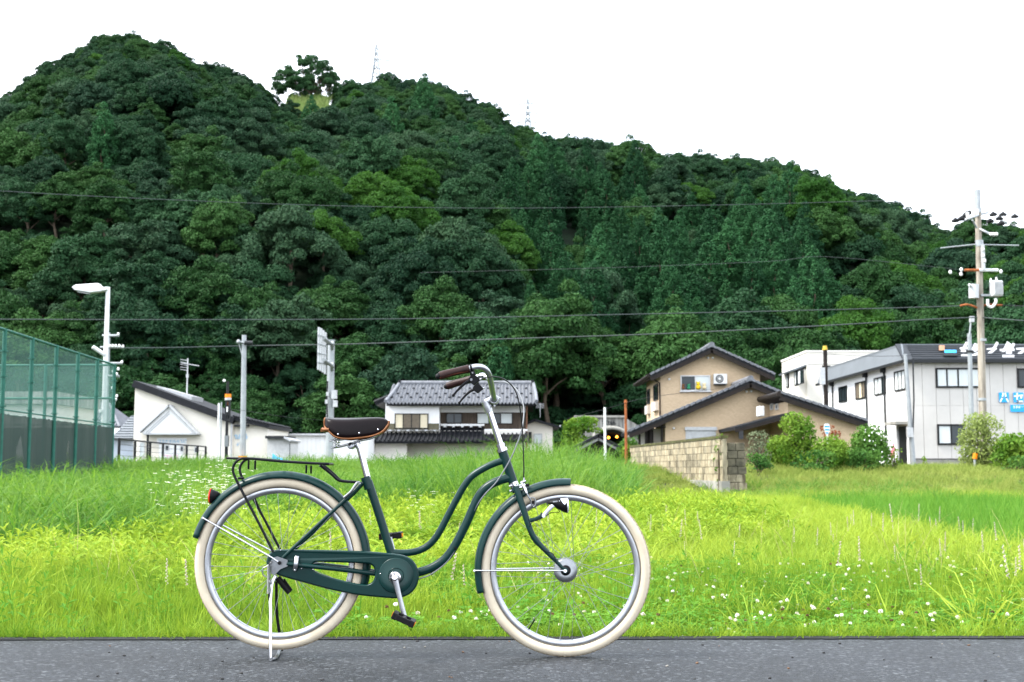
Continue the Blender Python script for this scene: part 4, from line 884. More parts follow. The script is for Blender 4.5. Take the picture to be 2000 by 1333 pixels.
# understorey: bushes that close the gaps between the trunks
ub = [np_mesh('bush_%d' % i, *lobes_to_cards([((rng.uniform(-1.6, 1.6), rng.uniform(-1.6, 1.6), rng.uniform(.5, 1.5)), rng.uniform(.8, 1.2), .8) for _ in range(6)], .3, 70, rng), LM[k]) for i, k in enumerate(('dark', 'mid', 'dark'))]
n = 1200; uy = BASEY+ (rng.random(n)**1.6)*240; ux = rng.uniform(-.64, .64, n)*uy; uz = hill_z(ux, uy); keep = []
for i in range(n):
    u, v = proj(ux[i], uy[i], float(uz[i])); ry, _ = ridge(1000+FPX*ux[i]/uy[i]/1.03)
    keep.append(uy[i] < ry and not (545 < u < 655 and 165 < v < 262) and not (1130 < u < 1250 and uy[i] < 137))
keep = np.array(keep); ux, uy, uz = ux[keep], uy[keep], uz[keep]; n = len(ux); s = rng.uniform(.8, 1.5, n)
stuff(gn_scatter('undergrowth', ub, np.stack([ux, uy, uz-.2], 1), np.stack([0*s, 0*s, rng.uniform(0, 6.3, n)], 1), np.stack([s, s, s], 1), rng.integers(0, 3, n)),
      'dark bushes filling the gaps under the hillside trees', 'bushes')
# lone spreading tree on the saddle of the ridge, sky showing through it
ly = 345.0; gx, gz = at(598, 200, ly).x, at(598, 200, ly).z
lone = thing('broadleaf_tree', 'large spreading tree alone on the ridge saddle with sky showing through', 'tree', (gx, ly, gz-2.0))
b = MB(); rg = random.Random(3); L_ = []
b.tube([(gx, ly, gz-2.5), (gx+.4, ly, gz+2), (gx-.2, ly, gz+5), (gx+.3, ly, gz+9)], [.55, .45, .35, .15], 8)
for i in range(150):
    a = rg.uniform(0, 6.28); q = math.sqrt(rg.random()); rx = 9.4*q; w_ = math.sqrt(max(0, 1-q*q)); hh = 4.2+rg.uniform(-3.2*w_-.5, 9.4*w_)
    c = (gx+rx*math.cos(a), ly+rx*.8*math.sin(a), gz+hh); L_.append((c, rg.uniform(.8, 1.4), .65))
    if i < 34: b.tube([(gx, ly, gz+rg.uniform(1, 4)), (gx+rx*.5*math.cos(a), ly+rx*.4*math.sin(a), gz+hh*.62), c], [.16, .11, .05], 5)
V, Fc = lobes_to_cards(L_, .30, 135, np.random.default_rng(9), -.6); V = V-np.array([gx, ly, gz-2.0])
c = bpy.data.objects.new('crown', np_mesh('crown', V, Fc, leaf_mat('leaf_ridge_tree', (0.016, 0.050, 0.020), (0.045, 0.105, 0.040), .3, wscale=.3))); COL.objects.link(c); c.parent = lone
b.build('trunk', m_bark, lone)
# clearing of tall pale grass below the saddle
def blades(n, h, spread, w, lean, droop, rng, lev=3, hvar=.35):
    """tuft of n curved tapering blades; returns verts, quads"""
    a = rng.uniform(0, 6.283, n); r0 = spread*np.sqrt(rng.random(n)); bx, by = r0*np.cos(a), r0*np.sin(a)
    d = a+rng.normal(0, .9, n); hh = h*rng.uniform(1-hvar, 1+hvar, n); le = lean*rng.uniform(.2, 1.2, n)*hh; tw = rng.uniform(0, 6.283, n)
    V = []
    for j in range(lev+1):
        t = j/lev; ww = w*rng.uniform(.7, 1.2, n)*(1-t)**0.6*.5 if j < lev else np.full(n, w*.03)
        cx = bx+np.cos(d)*le*t**1.7; cy_ = by+np.sin(d)*le*t**1.7; cz = hh*(t-droop*t**3)
        V.append(np.stack([cx-np.cos(tw)*ww, cy_-np.sin(tw)*ww, cz], 1)); V.append(np.stack([cx+np.cos(tw)*ww, cy_+np.sin(tw)*ww, cz], 1))
    V = np.stack(V, 1).reshape(-1, 3); k = 2*(lev+1); base = np.arange(n)*k
    Fc = np.concatenate([np.stack([base+2*j, base+2*j+1, base+2*j+3, base+2*j+2], 1) for j in range(lev)])
    return V, Fc
m_pale = leaf_mat('pale_grass', (0.10, 0.19, 0.04), (0.22, 0.26, 0.10), .35, wscale=.2)
tm = [np_mesh('pale_tuft_%d' % i, *blades(26, 1.6, .9, .22, .5, .2, rng), m_pale) for i in range(2)]
n = 420; uu = rng.uniform(568, 640, n); yv = rng.uniform(300, 343, n); px = (uu-1000)/FPX*1.03*yv; pzz = hill_z(px, yv); s = rng.uniform(.8, 1.5, n)
stuff(gn_scatter('clearing_grass', tm, np.stack([px, yv, pzz], 1), np.stack([0*s, 0*s, rng.uniform(0, 6.3, n)], 1), np.stack([s, s, s], 1), rng.integers(0, 2, n)),
      'pale tall grass in the small clearing below the ridge', 'grass')

# ------------------------------------------------------------------ bicycle (traced in the plane 5.19 m away, built with its real widths)
D = 5.19; PX = 0.00205                                  # metres per photo pixel in that plane
def bp(u, v, dy=0.0): return at(u, v, D+dy)
def mir(p): return Vector((p[0], 2*D-p[1], p[2]))
def zz(ox, oy, s):
    return lambda x, y, dy=0.0: bp(ox+x/s, oy+y/s, dy)
Z1 = zz(360, 860, 2.818); Z2 = zz(840, 860, 2.818); ZF = zz(920, 910, 5.554); ZB = zz(840, 690, 6.345); ZR = zz(380, 880, 5.882)
ZS = zz(610, 780, 7.405); ZK = zz(500, 1060, 5.33); ZC = zz(680, 1060, 6.665); ZL = zz(1020, 960, 16.66)
m_grn = mat('green_paint', (0.0024, 0.0225, 0.0205), 0.33, 0.0, var=.08, scale=9, spec=.22, coat=.0)
m_chr = mat('chrome', (0.55, 0.55, 0.57), 0.13, 1.0, var=.05)
m_alu = mat('aluminium', (0.40, 0.41, 0.43), 0.36, 1.0, var=.08, scale=30)
m_zinc = mat('zinc_steel', (0.24, 0.25, 0.26), 0.42, 1.0, var=.15, scale=30)
m_blk = mat('black_paint', (0.006, 0.007, 0.009), 0.35, var=.2, spec=.12)
m_plas = mat('black_plastic', (0.008, 0.008, 0.009), 0.45, var=.2, spec=.1)
m_tyre = mat('cream_rubber', (0.60, 0.53, 0.41), 0.75, var=.10, scale=14, spec=.15, col2=(0.54, 0.46, 0.34))
m_tread = mat('cream_tread', (0.40, 0.33, 0.23), 0.85, var=.25, scale=40, col2=(0.22, 0.175, 0.12))
m_brown = mat('brown_leather', (0.021, 0.0082, 0.0066), 0.42, var=.25, scale=30, bump=.12, bscale=300)
m_sad = mat('saddle_leather', (0.006, 0.0035, 0.004), 0.32, var=.2, spec=.12, scale=20, bump=.06, bscale=260)
m_tan = mat('tan_piping', (0.18, 0.070, 0.024), 0.5, var=.2, scale=60)
m_red = mat('red_lens', (0.5, 0.02, 0.01), 0.2, var=.1); m_org = mat('amber_reflector', (0.8, 0.22, 0.01), 0.25, var=.1)
m_hgl = mat('lamp_glass', (0.78, 0.80, 0.86), 0.12, 0.5, var=.05)
m_sil = mat('silver_plastic', (0.55, 0.55, 0.58), 0.35, 0.6)
bike = thing('bicycle', 'dark green step-through city bicycle with cream tyres on the asphalt', 'bicycle', tuple(at(825, 1284, D).xy)+(0.0,))
def tubep(name, m, path, r, parent=bike, k=6, n=12, both=False, smooth=True):
    pts = catmull(path, k) if smooth else [Vector(p) for p in path]
    o = MB().tube(pts, r, n).build(name, m, parent)
    if both: MB().tube([mir(p) for p in pts], r, n).build(name, m, parent)
    return o
# wheels
def wheel(c, dyn, phase):
    w = thing_part('wheel', c)
    R0 = 0.3415
    prof = [(R0-0.0215+0.0215*math.cos(a), 0.0225*math.sin(a)) for a in np.linspace(0, 2*math.pi, 17)[:-1]]
    MB().lathe(c, 'y', prof, 96).build('tyre', m_tyre, w)
    b = MB(); N = 210                                                    # ribbed tread ring standing proud of the tyre
    for j in range(N):
        a = 2*math.pi*j/N; h = 0.0019 if j % 2 else 0.0002
        for (rr, hh) in ((0.0205, -0.62), (0.0215+h, -0.40), (0.0215+h*.6, 0), (0.0215+h, 0.40), (0.0205, 0.62)):
            q = R0-0.0215+rr*math.cos(hh*1.25); b.v.append(tuple(c+Vector((q*math.cos(a), rr*1.05*math.sin(hh*1.25), q*math.sin(a)))))
    for j in range(N):
        for i in range(4): b.f.append((j*5+i, j*5+i+1, ((j+1) % N)*5+i+1, ((j+1) % N)*5+i)); b.sm.append(False)
    b.build('tread', m_tread, w)
    MB().lathe(c, 'y', [(0.2985, -.0135), (0.296, -.015), (0.283, -.0145), (0.277, -.009), (0.2755, 0), (0.277, .009), (0.283, .0145), (0.296, .015), (0.2985, .0135)], 96).build('rim', m_alu, w)
    hr = 0.034 if dyn else 0.026
    if dyn:
        MB().lathe(c, 'y', [(0.0, -.036), (0.040, -.036), (0.046, -.031), (0.048, -.026), (0.046, -.022), (0.034, -.018), (0.034, .018), (0.046, .022), (0.046, .031), (0.0, .036)], 40).build('hub', m_zinc, w)
        MB().lathe(c, 'y', [(0.0, -.045), (0.018, -.045), (0.021, -.036), (0.0, -.036)], 28).build('hub_cap', m_plas, w)
        hr = 0.046
    else:
        MB().lathe(c, 'y', [(0.0, -.045), (0.012, -.045), (0.014, -.034), (0.030, -.033), (0.030, -.029), (0.018, -.026), (0.018, .026), (0.030, .029), (0.030, .033), (0.0, .045)], 32).build('hub', m_alu, w)
    for i in range(36):
        a = phase+2*math.pi*i/36; side = -1 if i % 2 else 1; tw = (1 if (i//2) % 2 else -1)*R(48)
        p0 = c+Vector((hr*math.cos(a+tw), side*.029, hr*math.sin(a+tw))); p1 = c+Vector((.279*math.cos(a), side*.002, .279*math.sin(a)))
        s = MB(); s.tube([p0, p1], 0.0010, 5); q = (p0-p1).normalized(); s.tube([p1, p1+q*0.013], 0.0022, 5)
        s.build('spoke', m_zinc, w)
    return w
def thing_part(name, c):
    o = bpy.data.objects.new(name, None); COL.objects.link(o); o.parent = bike; o.empty_display_size = .1
    base = Vector(ORG[bike.name]); o.location = c-base; ORG[o.name] = tuple(c); return o
CR = bp(546.5, 1099.5); CF = bp(1104.0, 1115.5)
CF.z = 0.3415+0.0005                                    # the front tyre stands on the road, the stand lifts the rear one
rear = wheel(CR, False, 0.05); front = wheel(CF, True, 0.09)
rear['label'] = 'rear wheel lifted clear of the road by the stand'; front['label'] = 'front wheel standing on the road'
for c, w, ang in ((CR, rear, R(112)), (CF, front, R(238))):
    d = Vector((math.cos(ang), 0, math.sin(ang))); MB().tube([c+d*.277, c+d*.238], .0032, 6).tube([c+d*.238, c+d*.231], .0042, 6).build('valve', m_plas, w)
# mudguards
def guard(c, a0, a1, Rg, name):
    b = MB(); n = 60; prof = []
    for q in np.linspace(-1, 1, 11):
        th = q*R(100); prof.append((Rg-0.030+0.030*math.cos(th)*0.82+0.0054, 0.030*math.sin(th)))
    th = 0.0016; full = prof+[(r-th if abs(h) < .022 else r, h*(1-th/0.03)) for r, h in prof[::-1]]; k = len(full)
    for i in range(n+1):
        a = a0+(a1-a0)*i/n; fl = 0.0
        for (r, h) in full: b.v.append(tuple(c+Vector(((r+fl)*math.cos(a), h, (r+fl)*math.sin(a)))))
    for i in range(n):
        for j in range(k): b.f.append((i*k+j, i*k+(j+1) % k, (i+1)*k+(j+1) % k, (i+1)*k+j)); b.sm.append(True)
    b.f.append(tuple(range(k))); b.sm.append(False); b.f.append(tuple(n*k+j for j in range(k))[::-1]); b.sm.append(False)
    return b.build(name, m_grn, bike)
gF = guard(CF, R(86.3), R(195), 0.3640, 'mudguard'); gR = guard(CR, R(-16), R(163.5), 0.3660, 'mudguard')
# frame
def fp(u, v, dy=0.0): return bp(u, v, dy)
fr = MB().tube([bp(719, 940), bp(742, 1010), bp(763, 1078), bp(775, 1125)], [8.3*PX, 8.3*PX, 8.3*PX, 8.3*PX], 18).build('seat_tube', m_grn, bike)
MB().tube([bp(713.5, 932), bp(721.5, 955)], 9.6*PX, 18).build('seat_collar', m_grn, fr)
MB().ball(bp(703, 946, -.022), .0075, 10).tube([bp(703, 946, -.026), bp(703, 946, .026)], .005, 10).build('collar_bolt', m_alu, fr)
tubep('top_tube', m_grn, [bp(987, 899), bp(965, 906), bp(944, 916), bp(922, 930.5), bp(904.5, 953), bp(883, 992), bp(859, 1038), bp(843, 1060), bp(825, 1073), bp(805, 1079), bp(785, 1080.5), bp(763, 1079)], 6.7*PX, n=16)
tubep('down_tube', m_grn, [bp(1000, 933), bp(980, 937.5), bp(960, 946), bp(943, 959), bp(930, 979), bp(911.5, 1021), bp(890, 1063), bp(870, 1091), bp(845, 1108.5), bp(818, 1118), bp(778, 1126)], 8.4*PX, n=16)
hd = MB().tube([bp(980.5, 880), bp(1003.5, 946)], 9.2*PX, 20).build('head_tube', m_grn, bike)
MB().lathe(bp(775, 1125), 'y', [(0, -.034), (.020, -.034), (.020, .034), (0, .034)], 28).build('bottom_bracket', m_grn, bike)
for sgn in (-1, 1):
    f = (lambda p: p) if sgn < 0 else mir
    MB().tube([f(bp(707, 944, -.020)), f(bp(690, 962, -.030)), f(bp(640, 1008, -.050)), f(bp(552, 1090, -.064))], [.0078, .0078, .0074, .0066], 12).build('seat_stay', m_grn, bike)
    MB().tube(catmull([f(bp(560, 1101.5, -.070)), f(bp(600, 1106, -.064)), f(bp(660, 1112, -.052)), f(bp(735, 1121, -.036)), f(bp(770, 1125, -.024))], 4), [.0078, .0088, .0098, .0104], 12).build('chain_stay', m_grn, bike)
    # dropout plate
    q = [(528, 1098), (533, 1090), (542, 1087), (562, 1094), (562, 1106), (548, 1112), (536, 1124), (529, 1120)]
    w0 = [f(bp(u, v, -.070)) for u, v in q]; b = MB(); k = len(q)
    b.add(w0+[p+Vector((0, -.005*sgn*-1, 0)) for p in w0], [tuple(range(k)), tuple(range(2*k-1, k-1, -1))]+[(i, (i+1) % k, (i+1) % k+k, i+k) for i in range(k)])
    b.build('dropout', m_zinc, bike)
    MB().tube([f(bp(545.5, 1100, -.062)), f(bp(545.5, 1100, -.088))], .0075, 8).tube([f(bp(545.5, 1100, -.088)), f(bp(545.5, 1100, -.094))], .0045, 8).build('axle_nut', m_plas, bike)
# headset, stem, handlebar
MB().tube([bp(979, 876.5), bp(981.3, 882.5)], 11*PX, 22).tube([bp(977.3, 871.5), bp(979, 876.5)], 8.2*PX, 20).tube([bp(976, 867.5), bp(977.3, 871.5)], 9.2*PX, 22).build('headset', m_chr, hd)
MB().tube([bp(1001.5, 942.5), bp(1004.3, 949)], 9.8*PX, 22).tube([bp(1004.3, 949), bp(1005.5, 952.5)], 8.5*PX, 20).build('lower_headset', m_chr, hd)
st = MB().tube([bp(954.5, 800), bp(977, 868)], 6.3*PX, 20).build('stem', m_chr, bike)
MB().tube(catmull([bp(955.5, 806), bp(952.5, 796), bp(948.5, 784.5)], 4), [.0150, .0172, .0172], 18).tube(catmull([bp(949, 787), bp(956, 783), bp(965, 780)], 4), [.0150, .0140, .0165], 14).build('stem_head', m_alu, st)
cl = bp(965, 780.5); MB().lathe(cl, 'y', [(.0128, -.020), (.0188, -.020), (.0195, -.017), (.0195, .017), (.0188, .020), (.0128, .020)], 28).build('stem_clamp', m_alu, st)
MB().tube([bp(972, 776.5, -.012), bp(977, 778.5, -.012)], .0050, 10).tube([bp(972, 776.5, .012), bp(977, 778.5, .012)], .0050, 10).box(bp(970, 778.5), (.022, .034, .010)).tube([bp(966, 793, -.021), bp(966, 793, .021)], .0042, 10).build('clamp_bolt', m_alu, st)
HB = [bp(965, 780.5, 0), bp(964.8, 780, -.018), bp(963.5, 773, -.050), bp(961.5, 761, -.105), bp(959, 748, -.160), bp(955.5, 734, -.205), bp(949.5, 723.2, -.238), bp(939.5, 717.3, -.256), bp(926, 717.3, -.268), bp(914, 721.5, -.275), bp(900, 725, -.281)]
HBp = catmull(HB, 7)
MB().tube([mir(p) for p in HBp[::-1]]+HBp[1:], .0113, 16).build('handlebar', m_alu, bike)
for sgn in (-1, 1):
    f = (lambda p: p) if sgn < 0 else mir
    nm = 'near' if sgn < 0 else 'far'
    G = [f(bp(u, v, dy)) for u, v, dy in ((915.5, 721, -.274), (904, 723.3, -.279), (893, 725.8, -.284), (880, 728.8, -.289), (868, 732, -.294), (858.5, 735, -.298))]
    gr = MB().tube(catmull(G, 4), [.0165, .0158, .0152, .0156, .0163, .0160], 20).build('grip', m_brown, bike)
    MB().ball(f(bp(856.3, 735.8, -.299)), .0120, 12, 1.0).tube([f(bp(862, 734, -.297)), f(bp(856.3, 735.8, -.299))], .0135, 14).build('grip_end_cap', m_plas, gr)
    b = MB(); gp = catmull(G, 9)
    for i in range(2, len(gp)-2, 1):                                     # the hand-sewn seam: one stitch beside the other
        t = (gp[i+1]-gp[i-1]).normalized(); side = Vector((0, sgn, 0)); dn = Vector((0, 0, -1)); r = .0160
        c0 = gp[i]+(side*.78-dn*(-.55))*r
        b.tube([c0-t*.0016+dn*.0022+side*.0006, c0+t*.0016-dn*.0022+side*.0012], .0009, 4)
    b.build('seam', mat('brown_thread', (.12, .03, .015), .7) if sgn < 0 else bpy.data.materials['brown_thread'], gr)
    # brake lever: clamp, body, blade with a ball end
    dy = -.272
    lv = MB().tube([f(bp(918.6, 720, dy)), f(bp(922.5, 719, dy))], .0150, 18).build('brake_lever', m_plas, bike)
    q = [(915.5, 724), (924.5, 719), (929.5, 733), (936, 739.5), (938.5, 743), (932, 748), (926, 753), (917.5, 747), (914.5, 740), (919, 734)]
    w0 = [f(bp(u, v, dy-.006)) for u, v in q]; k = len(q); wb = [p+Vector((0, .016*(-sgn), 0)) for p in w0]
    MB().add(w0+wb, [tuple(range(k)), tuple(range(2*k-1, k-1, -1))]+[(i, (i+1) % k, (i+1) % k+k, i+k) for i in range(k)]).build('lever_body', m_plas, lv, .003)
    MB().tube(catmull([f(bp(921, 743, dy+.002)), f(bp(911, 747.5, dy+.002)), f(bp(902, 754.5, dy)), f(bp(893, 763.5, dy-.004)), f(bp(886, 772, dy-.006))], 5), [.0068, .0060, .0052, .0045, .0040], 10).ball(f(bp(885.5, 772.6, dy-.006)), .0062, 12).build('lever_blade', m_plas, lv)
    MB().tube([f(bp(920.5, 741.8, dy-.010)), f(bp(920.5, 741.8, dy-.004))], .0050, 12).tube([f(bp(923, 728.5, dy-.010)), f(bp(923, 728.5, dy-.004))], .0042, 6).tube([f(bp(934, 743, dy)), f(bp(940.5, 740, dy))], .0036, 10).build('lever_bolt', m_chr, lv)
# bell on the far side of the bar
bl = mir(bp(936, 722.5, -.262)); MB().lathe(bl+Vector((0, 0, .012)), 'z', [(0, .016), (.012, .013), (.018, .006), (.020, -.004), (.0, -.004)], 24).tube([bl, bl+Vector((0, 0, .012))], .006, 8).build('bell', m_chr, bike)
# cables
m_cab = mat('black_cable', (.012, .012, .013), .35); m_cab2 = mat('grey_cable', (.16, .17, .18), .35)
tubep('brake_cable', m_cab, [ZB(635, 322, -.27), ZB(700, 301, -.26), ZB(790, 293, -.235), ZB(880, 310, -.20), ZB(960, 352, -.165), ZB(1020, 410, -.135), ZB(1070, 500, -.105), ZB(1108, 650, -.070), ZB(1135, 850, -.045), ZB(1150, 1060, -.03), ZB(1160, 1330, -.022), bp(1023, 920, -.018), bp(1022.5, 937, -.016)], .0027, n=8)
tubep('brake_cable', m_cab2, [ZB(690, 400, .27), ZB(740, 375, .26), ZB(810, 360, .24), ZB(900, 357, .20), ZB(980, 380, .165), ZB(1070, 450, .125), ZB(1130, 555, .085), ZB(1162, 690, .045), ZB(1155, 840, .005), ZB(1130, 970, -.02), ZB(1080, 1120, -.03), ZB(990, 1325, -.034),
       bp(971, 940, -.026), bp(947, 966, -.017), bp(929, 992, -.012), bp(910, 1036, -.010), bp(896, 1062, -.010), bp(876, 1094, -.012), bp(858, 1111, -.014), bp(838, 1124, -.018), bp(818, 1131, -.022)], .0026, n=8)
for (u, v) in ((946, 966.5), (890, 1071), (843, 1121)): MB().lathe(bp(u, v, -.012), 'y', [(.0026, -.006), (.0052, -.006), (.0052, .006), (.0026, .006)], 12).build('cable_clip', m_plas, bike)
# fork
FK = [(1007, 951, -.034), (1013.5, 969, -.040), (1022.5, 996, -.046), (1031.5, 1024, -.050), (1040, 1045, -.053), (1052, 1062, -.055), (1069, 1080, -.056), (1087, 1097.5, -.056), (1099.5, 1110.5, -.056)]
fk = MB().tube([bp(1003.5, 948, 0), bp(1006.5, 955, 0), bp(1009, 962, 0)], [.016, .018, .016], 16).box(bp(1007.5, 955.5), (.028, .084, .022), 0, Matrix.Rotation(R(20), 3, 'Y')).build('fork_crown', m_grn, bike)
for sgn in (-1, 1):
    f = (lambda p: p) if sgn < 0 else mir
    pts = catmull([f(bp(*p)) for p in FK], 5)
    MB().tube(pts, [.0132, .0132, .0130, .0122, .0112, .0100, .0088, .0076, .0066], 14, sy=0.8).build('fork_blade', m_grn, fk)
    q = f(bp(1100.5, 1111.5, -.056)); MB().lathe(q+Vector((.006, 0, -.007)), 'y', [(0, -.003), (.012, -.003), (.012, .003), (0, .003)], 18).build('fork_end', m_grn, fk)
    MB().tube([f(bp(1104, 1115.5, -.050)), f(bp(1104, 1115.5, -.074))], .0070, 8).tube([f(bp(1104, 1115.5, -.074)), f(bp(1104, 1115.5, -.080))], .0042, 8).build('axle_nut', m_chr, bike)
    # mudguard stays
    MB().tube([f(bp(1103, 1115, -.068)), f(bp(1080, 1115, -.066)), f(bp(935, 1115, -.036)), f(bp(926.5, 1115, -.028))], .0030, 8).build('mudguard_stay', m_chr, bike)
    MB().tube([f(bp(545, 1099, -.080)), f(bp(530, 1089, -.078)), f(bp(405, 1017, -.038)), f(bp(396, 1012, -.030))], .0034, 8).build('mudguard_stay', m_chr, bike)
for (u, v) in ((926.5, 1115), (396, 1012)): MB().tube([bp(u, v, -.030), bp(u, v, .030)], .0044, 8).build('stay_bolt', m_chr, bike)
# front calliper brake
br = MB().tube(catmull([ZF(545, 175, -.016), ZF(570, 215, -.022), ZF(590, 265, -.030), ZF(605, 300, -.036)], 4), [.0055, .0080, .0075, .0050], 10).tube([ZF(520, 215, 0), ZF(630, 210, 0)], .0040, 8).build('calliper_brake', m_chr, bike)
MB().tube([ZF(555, 180, -.03), ZF(595, 165, -.03)], .0052, 8).tube([ZF(525, 240, -.022), ZF(556, 232, -.022)], .0050, 8).tube([ZF(575, 160, -.017), ZF(577, 130, -.017)], .0036, 8).tube([ZF(415, 225, -.020), ZF(440, 215, -.020)], .0050, 8).tube([ZF(418, 275, -.020), ZF(455, 268, -.020)], .0050, 8).ball(ZF(428, 276, -.024), .0052, 8).build('brake_bolt', m_chr, br)
MB().tube([ZF(598, 210, -.024), ZF(626, 212, -.030)], .0062, 8).build('brake_knob', m_plas, br)
MB().tube(catmull([ZF(606, 300, -.036), ZF(630, 345, -.038), ZF(652, 380, -.036)], 4), .0034, 8).tube(catmull([ZF(650, 345, -.036), ZF(684, 350, -.036), ZF(702, 400, -.036), ZF(690, 438, -.036), ZF(664, 432, -.036), ZF(644, 370, -.036), ZF(652, 345, -.036)], 5), .0024, 7).build('brake_arm', m_zinc, br)
MB().box(ZF(675, 398, -.030), (.011, .012, .012)).tube([ZF(675, 396, -.041), ZF(675, 396, -.034)], .0040, 8).build('brake_shoe', m_plas, br)
for a in (93, 104): pass
# headlamp on its bracket
hl = MB().tube([ZF(640, 595, -.060), ZF(700, 580, -.060), ZF(755, 555, -.060), ZF(785, 525, -.060)], [.008, .008, .009, .011], 8, sy=.25).build('lamp_bracket', m_grn, bike)
MB().tube([ZF(787, 545, -.065), ZF(830, 490, -.065), ZF(880, 440, -.065), ZF(905, 425, -.062)], [.0085, .0080, .0080, .0080], 8, sy=.25).tube([ZF(787, 545, -.070), ZF(787, 545, -.064)], .0070, 14).build('lamp_arm', m_sil, hl)
b = MB(); top = [(815, 400), (870, 372), (930, 357), (1000, 352), (1040, 350)]; bot = [(815, 404), (880, 432), (930, 462), (1000, 502), (1042, 515)]
hw = [.003, .012, .019, .025, .027]; n = 16
for (t, d, w) in zip(top, bot, hw):
    pt, pb = ZF(*t, -.055), ZF(*d, -.055); c = (pt+pb)/2; h = (pt-pb)/2
    for j in range(n):
        a = 2*math.pi*j/n; b.v.append(tuple(c+h*math.sin(a)+Vector((0, w*math.cos(a), 0))))
for i in range(4):
    for j in range(n): b.f.append((i*n+j, i*n+(j+1) % n, (i+1)*n+(j+1) % n, (i+1)*n+j)); b.sm.append(True)
b.f.append(tuple(range(n))); b.sm.append(False); b.f.append(tuple(4*n+j for j in range(n))); b.sm.append(False)
lamp = b.build('headlamp', m_plas, bike)
b = MB(); c0, c1 = ZF(1040, 350, -.055), ZF(1042, 515, -.055); c = (c0+c1)/2+Vector((.001, 0, 0)); h = (c0-c1)/2
rows = []
for i, (x, sc) in enumerate(((0, 1.0), (.003, .97), (.0055, .8), (.0065, 0.02))):
    for j in range(n):
        a = 2*math.pi*j/n; b.v.append(tuple(c+Vector((x, .027*sc*math.cos(a), 0))+h*sc*math.sin(a)))
for i in range(3):
    for j in range(n): b.f.append((i*n+j, i*n+(j+1) % n, (i+1)*n+(j+1) % n, (i+1)*n+j)); b.sm.append(True)
b.build('lens', m_hgl, lamp)
# bright side reflector of the lamp: a curved plate on its flank
b = MB(); fl = [(968, 356), (1040, 351), (1052, 372), (1052, 443), (1038, 440), (1000, 408), (978, 378)]
w0 = [ZF(x, y, -.055-.0262+.004*abs((y-420)/90)) for x, y in fl]; k = len(fl)
b.add(w0+[p+Vector((0, .010, 0)) for p in w0], [tuple(range(k)), tuple(range(2*k-1, k-1, -1))]+[(i, (i+1) % k, (i+1) % k+k, i+k) for i in range(k)])
b.build('lamp_flank', m_hgl, lamp)
b = MB()                                                                 # small pale maker's lettering on the lamp, strokes only
for i in range(6):
    if i == 4: continue
    x = 893+i*13; y = 391-i*1.6; b.box(ZF(x, y, -.0775), (.0024, .0012, .0052), 0, Matrix.Rotation(R(-8), 3, 'Y'))
b.build('lamp_lettering', m_sil, lamp)
tubep('lamp_wire', m_plas, [ZF(905, 440, -.06), ZF(960, 500, -.06), ZF(870, 510, -.062), ZF(790, 560, -.064), ZF(690, 600, -.064), ZF(650, 630, -.062), ZF(632, 690, -.058), ZF(640, 760, -.062), ZF(700, 850, -.064), ZF(800, 925, -.066), ZF(880, 950, -.068), ZF(915, 1010, -.068), ZF(925, 1070, -.066)], .0016, n=6)
# saddle
sx = [(178, 262, 390, .060), (200, 262, 425, .078), (240, 266, 470, .090), (320, 270, 540, .094), (420, 272, 568, .086), (540, 272, 572, .070), (700, 268, 558, .050), (850, 263, 536, .038), (960, 263, 500, .031), (1030, 272, 455, .026), (1075, 292, 400, .021), (1098, 318, 362, .014)]
b = MB(); nn = 21; edge = {-1: [], 1: []}
for (x, zt, zb, w) in sx:
    pt = ZS(x, zt+ (8 if x < 200 else 0), 0); pbn = ZS(x, zb, -w)
    for j in range(nn):
        q = -1+2*j/(nn-1); a = abs(q); sg = -1 if q < 0 else 1
        # flat-ish crown rolling over into a near-vertical skirt
        if a < .55: t = a/.55; yy = w*.86*t; zf = 1-.16*t**2.2
        else: t = (a-.55)/.45; yy = w*(.86+.14*math.sin(t*math.pi/2)) if t < .6 else w*(1.0-.05*(t-.6)/.4); zf = (1-.16)*(1-t**1.05)
        z = pbn.z+(pt.z-pbn.z)*zf; px_ = pt.x+(pbn.x-pt.x)*min(1, a*1.2)
        b.v.append((px_, D+sg*yy, z))
        if j == 0: edge[-1].append(Vector((px_, D-yy, z)))
        if j == nn-1: edge[1].append(Vector((px_, D+yy, z)))
for i in range(len(sx)-1):
    for j in range(nn-1): b.f.append((i*nn+j, i*nn+j+1, (i+1)*nn+j+1, (i+1)*nn+j)); b.sm.append(True)
b.f.append(tuple(range(nn))); b.sm.append(False); b.f.append(tuple((len(sx)-1)*nn+j for j in range(nn))); b.sm.append(False)
sad = b.build('saddle', m_sad, bike)
md = sad.modifiers.new('skin', 'SOLIDIFY'); md.thickness = .003; md.offset = -1
for s in (-1, 1):
    first = [Vector((edge[s][0].x, edge[s][0].y*.5+D*.5, ZS(178, 280, 0).z)), Vector((edge[s][0].x-.001, edge[s][0].y, ZS(185, 300, 0).z))]
    MB().tube(catmull(first+[e+Vector((0, s*.002, 0)) for e in edge[s]]+[Vector((edge[s][-1].x+.002, D+s*.010, ZS(1104, 318, 0).z))], 4), .0038, 8).build('piping', m_tan, sad)
for (x, y, w) in ((370, 508, .089), (676, 492, .053), (950, 442, .0315)):
    for s in (-1, 1): 
        p = ZS(x, y, -w); p = p if s < 0 else mir(p); MB().ball(p, .0045, 10).build('rivet', m_chr, sad)
MB().tube(catmull([ZS(150, 430, -.05), ZS(180, 440, -.08), ZS(240, 440, -.088)], 4), .006, 8).box(ZS(190, 455, 0), (.022, .12, .012)).build('cantle_plate', m_tan, sad)
b = MB()
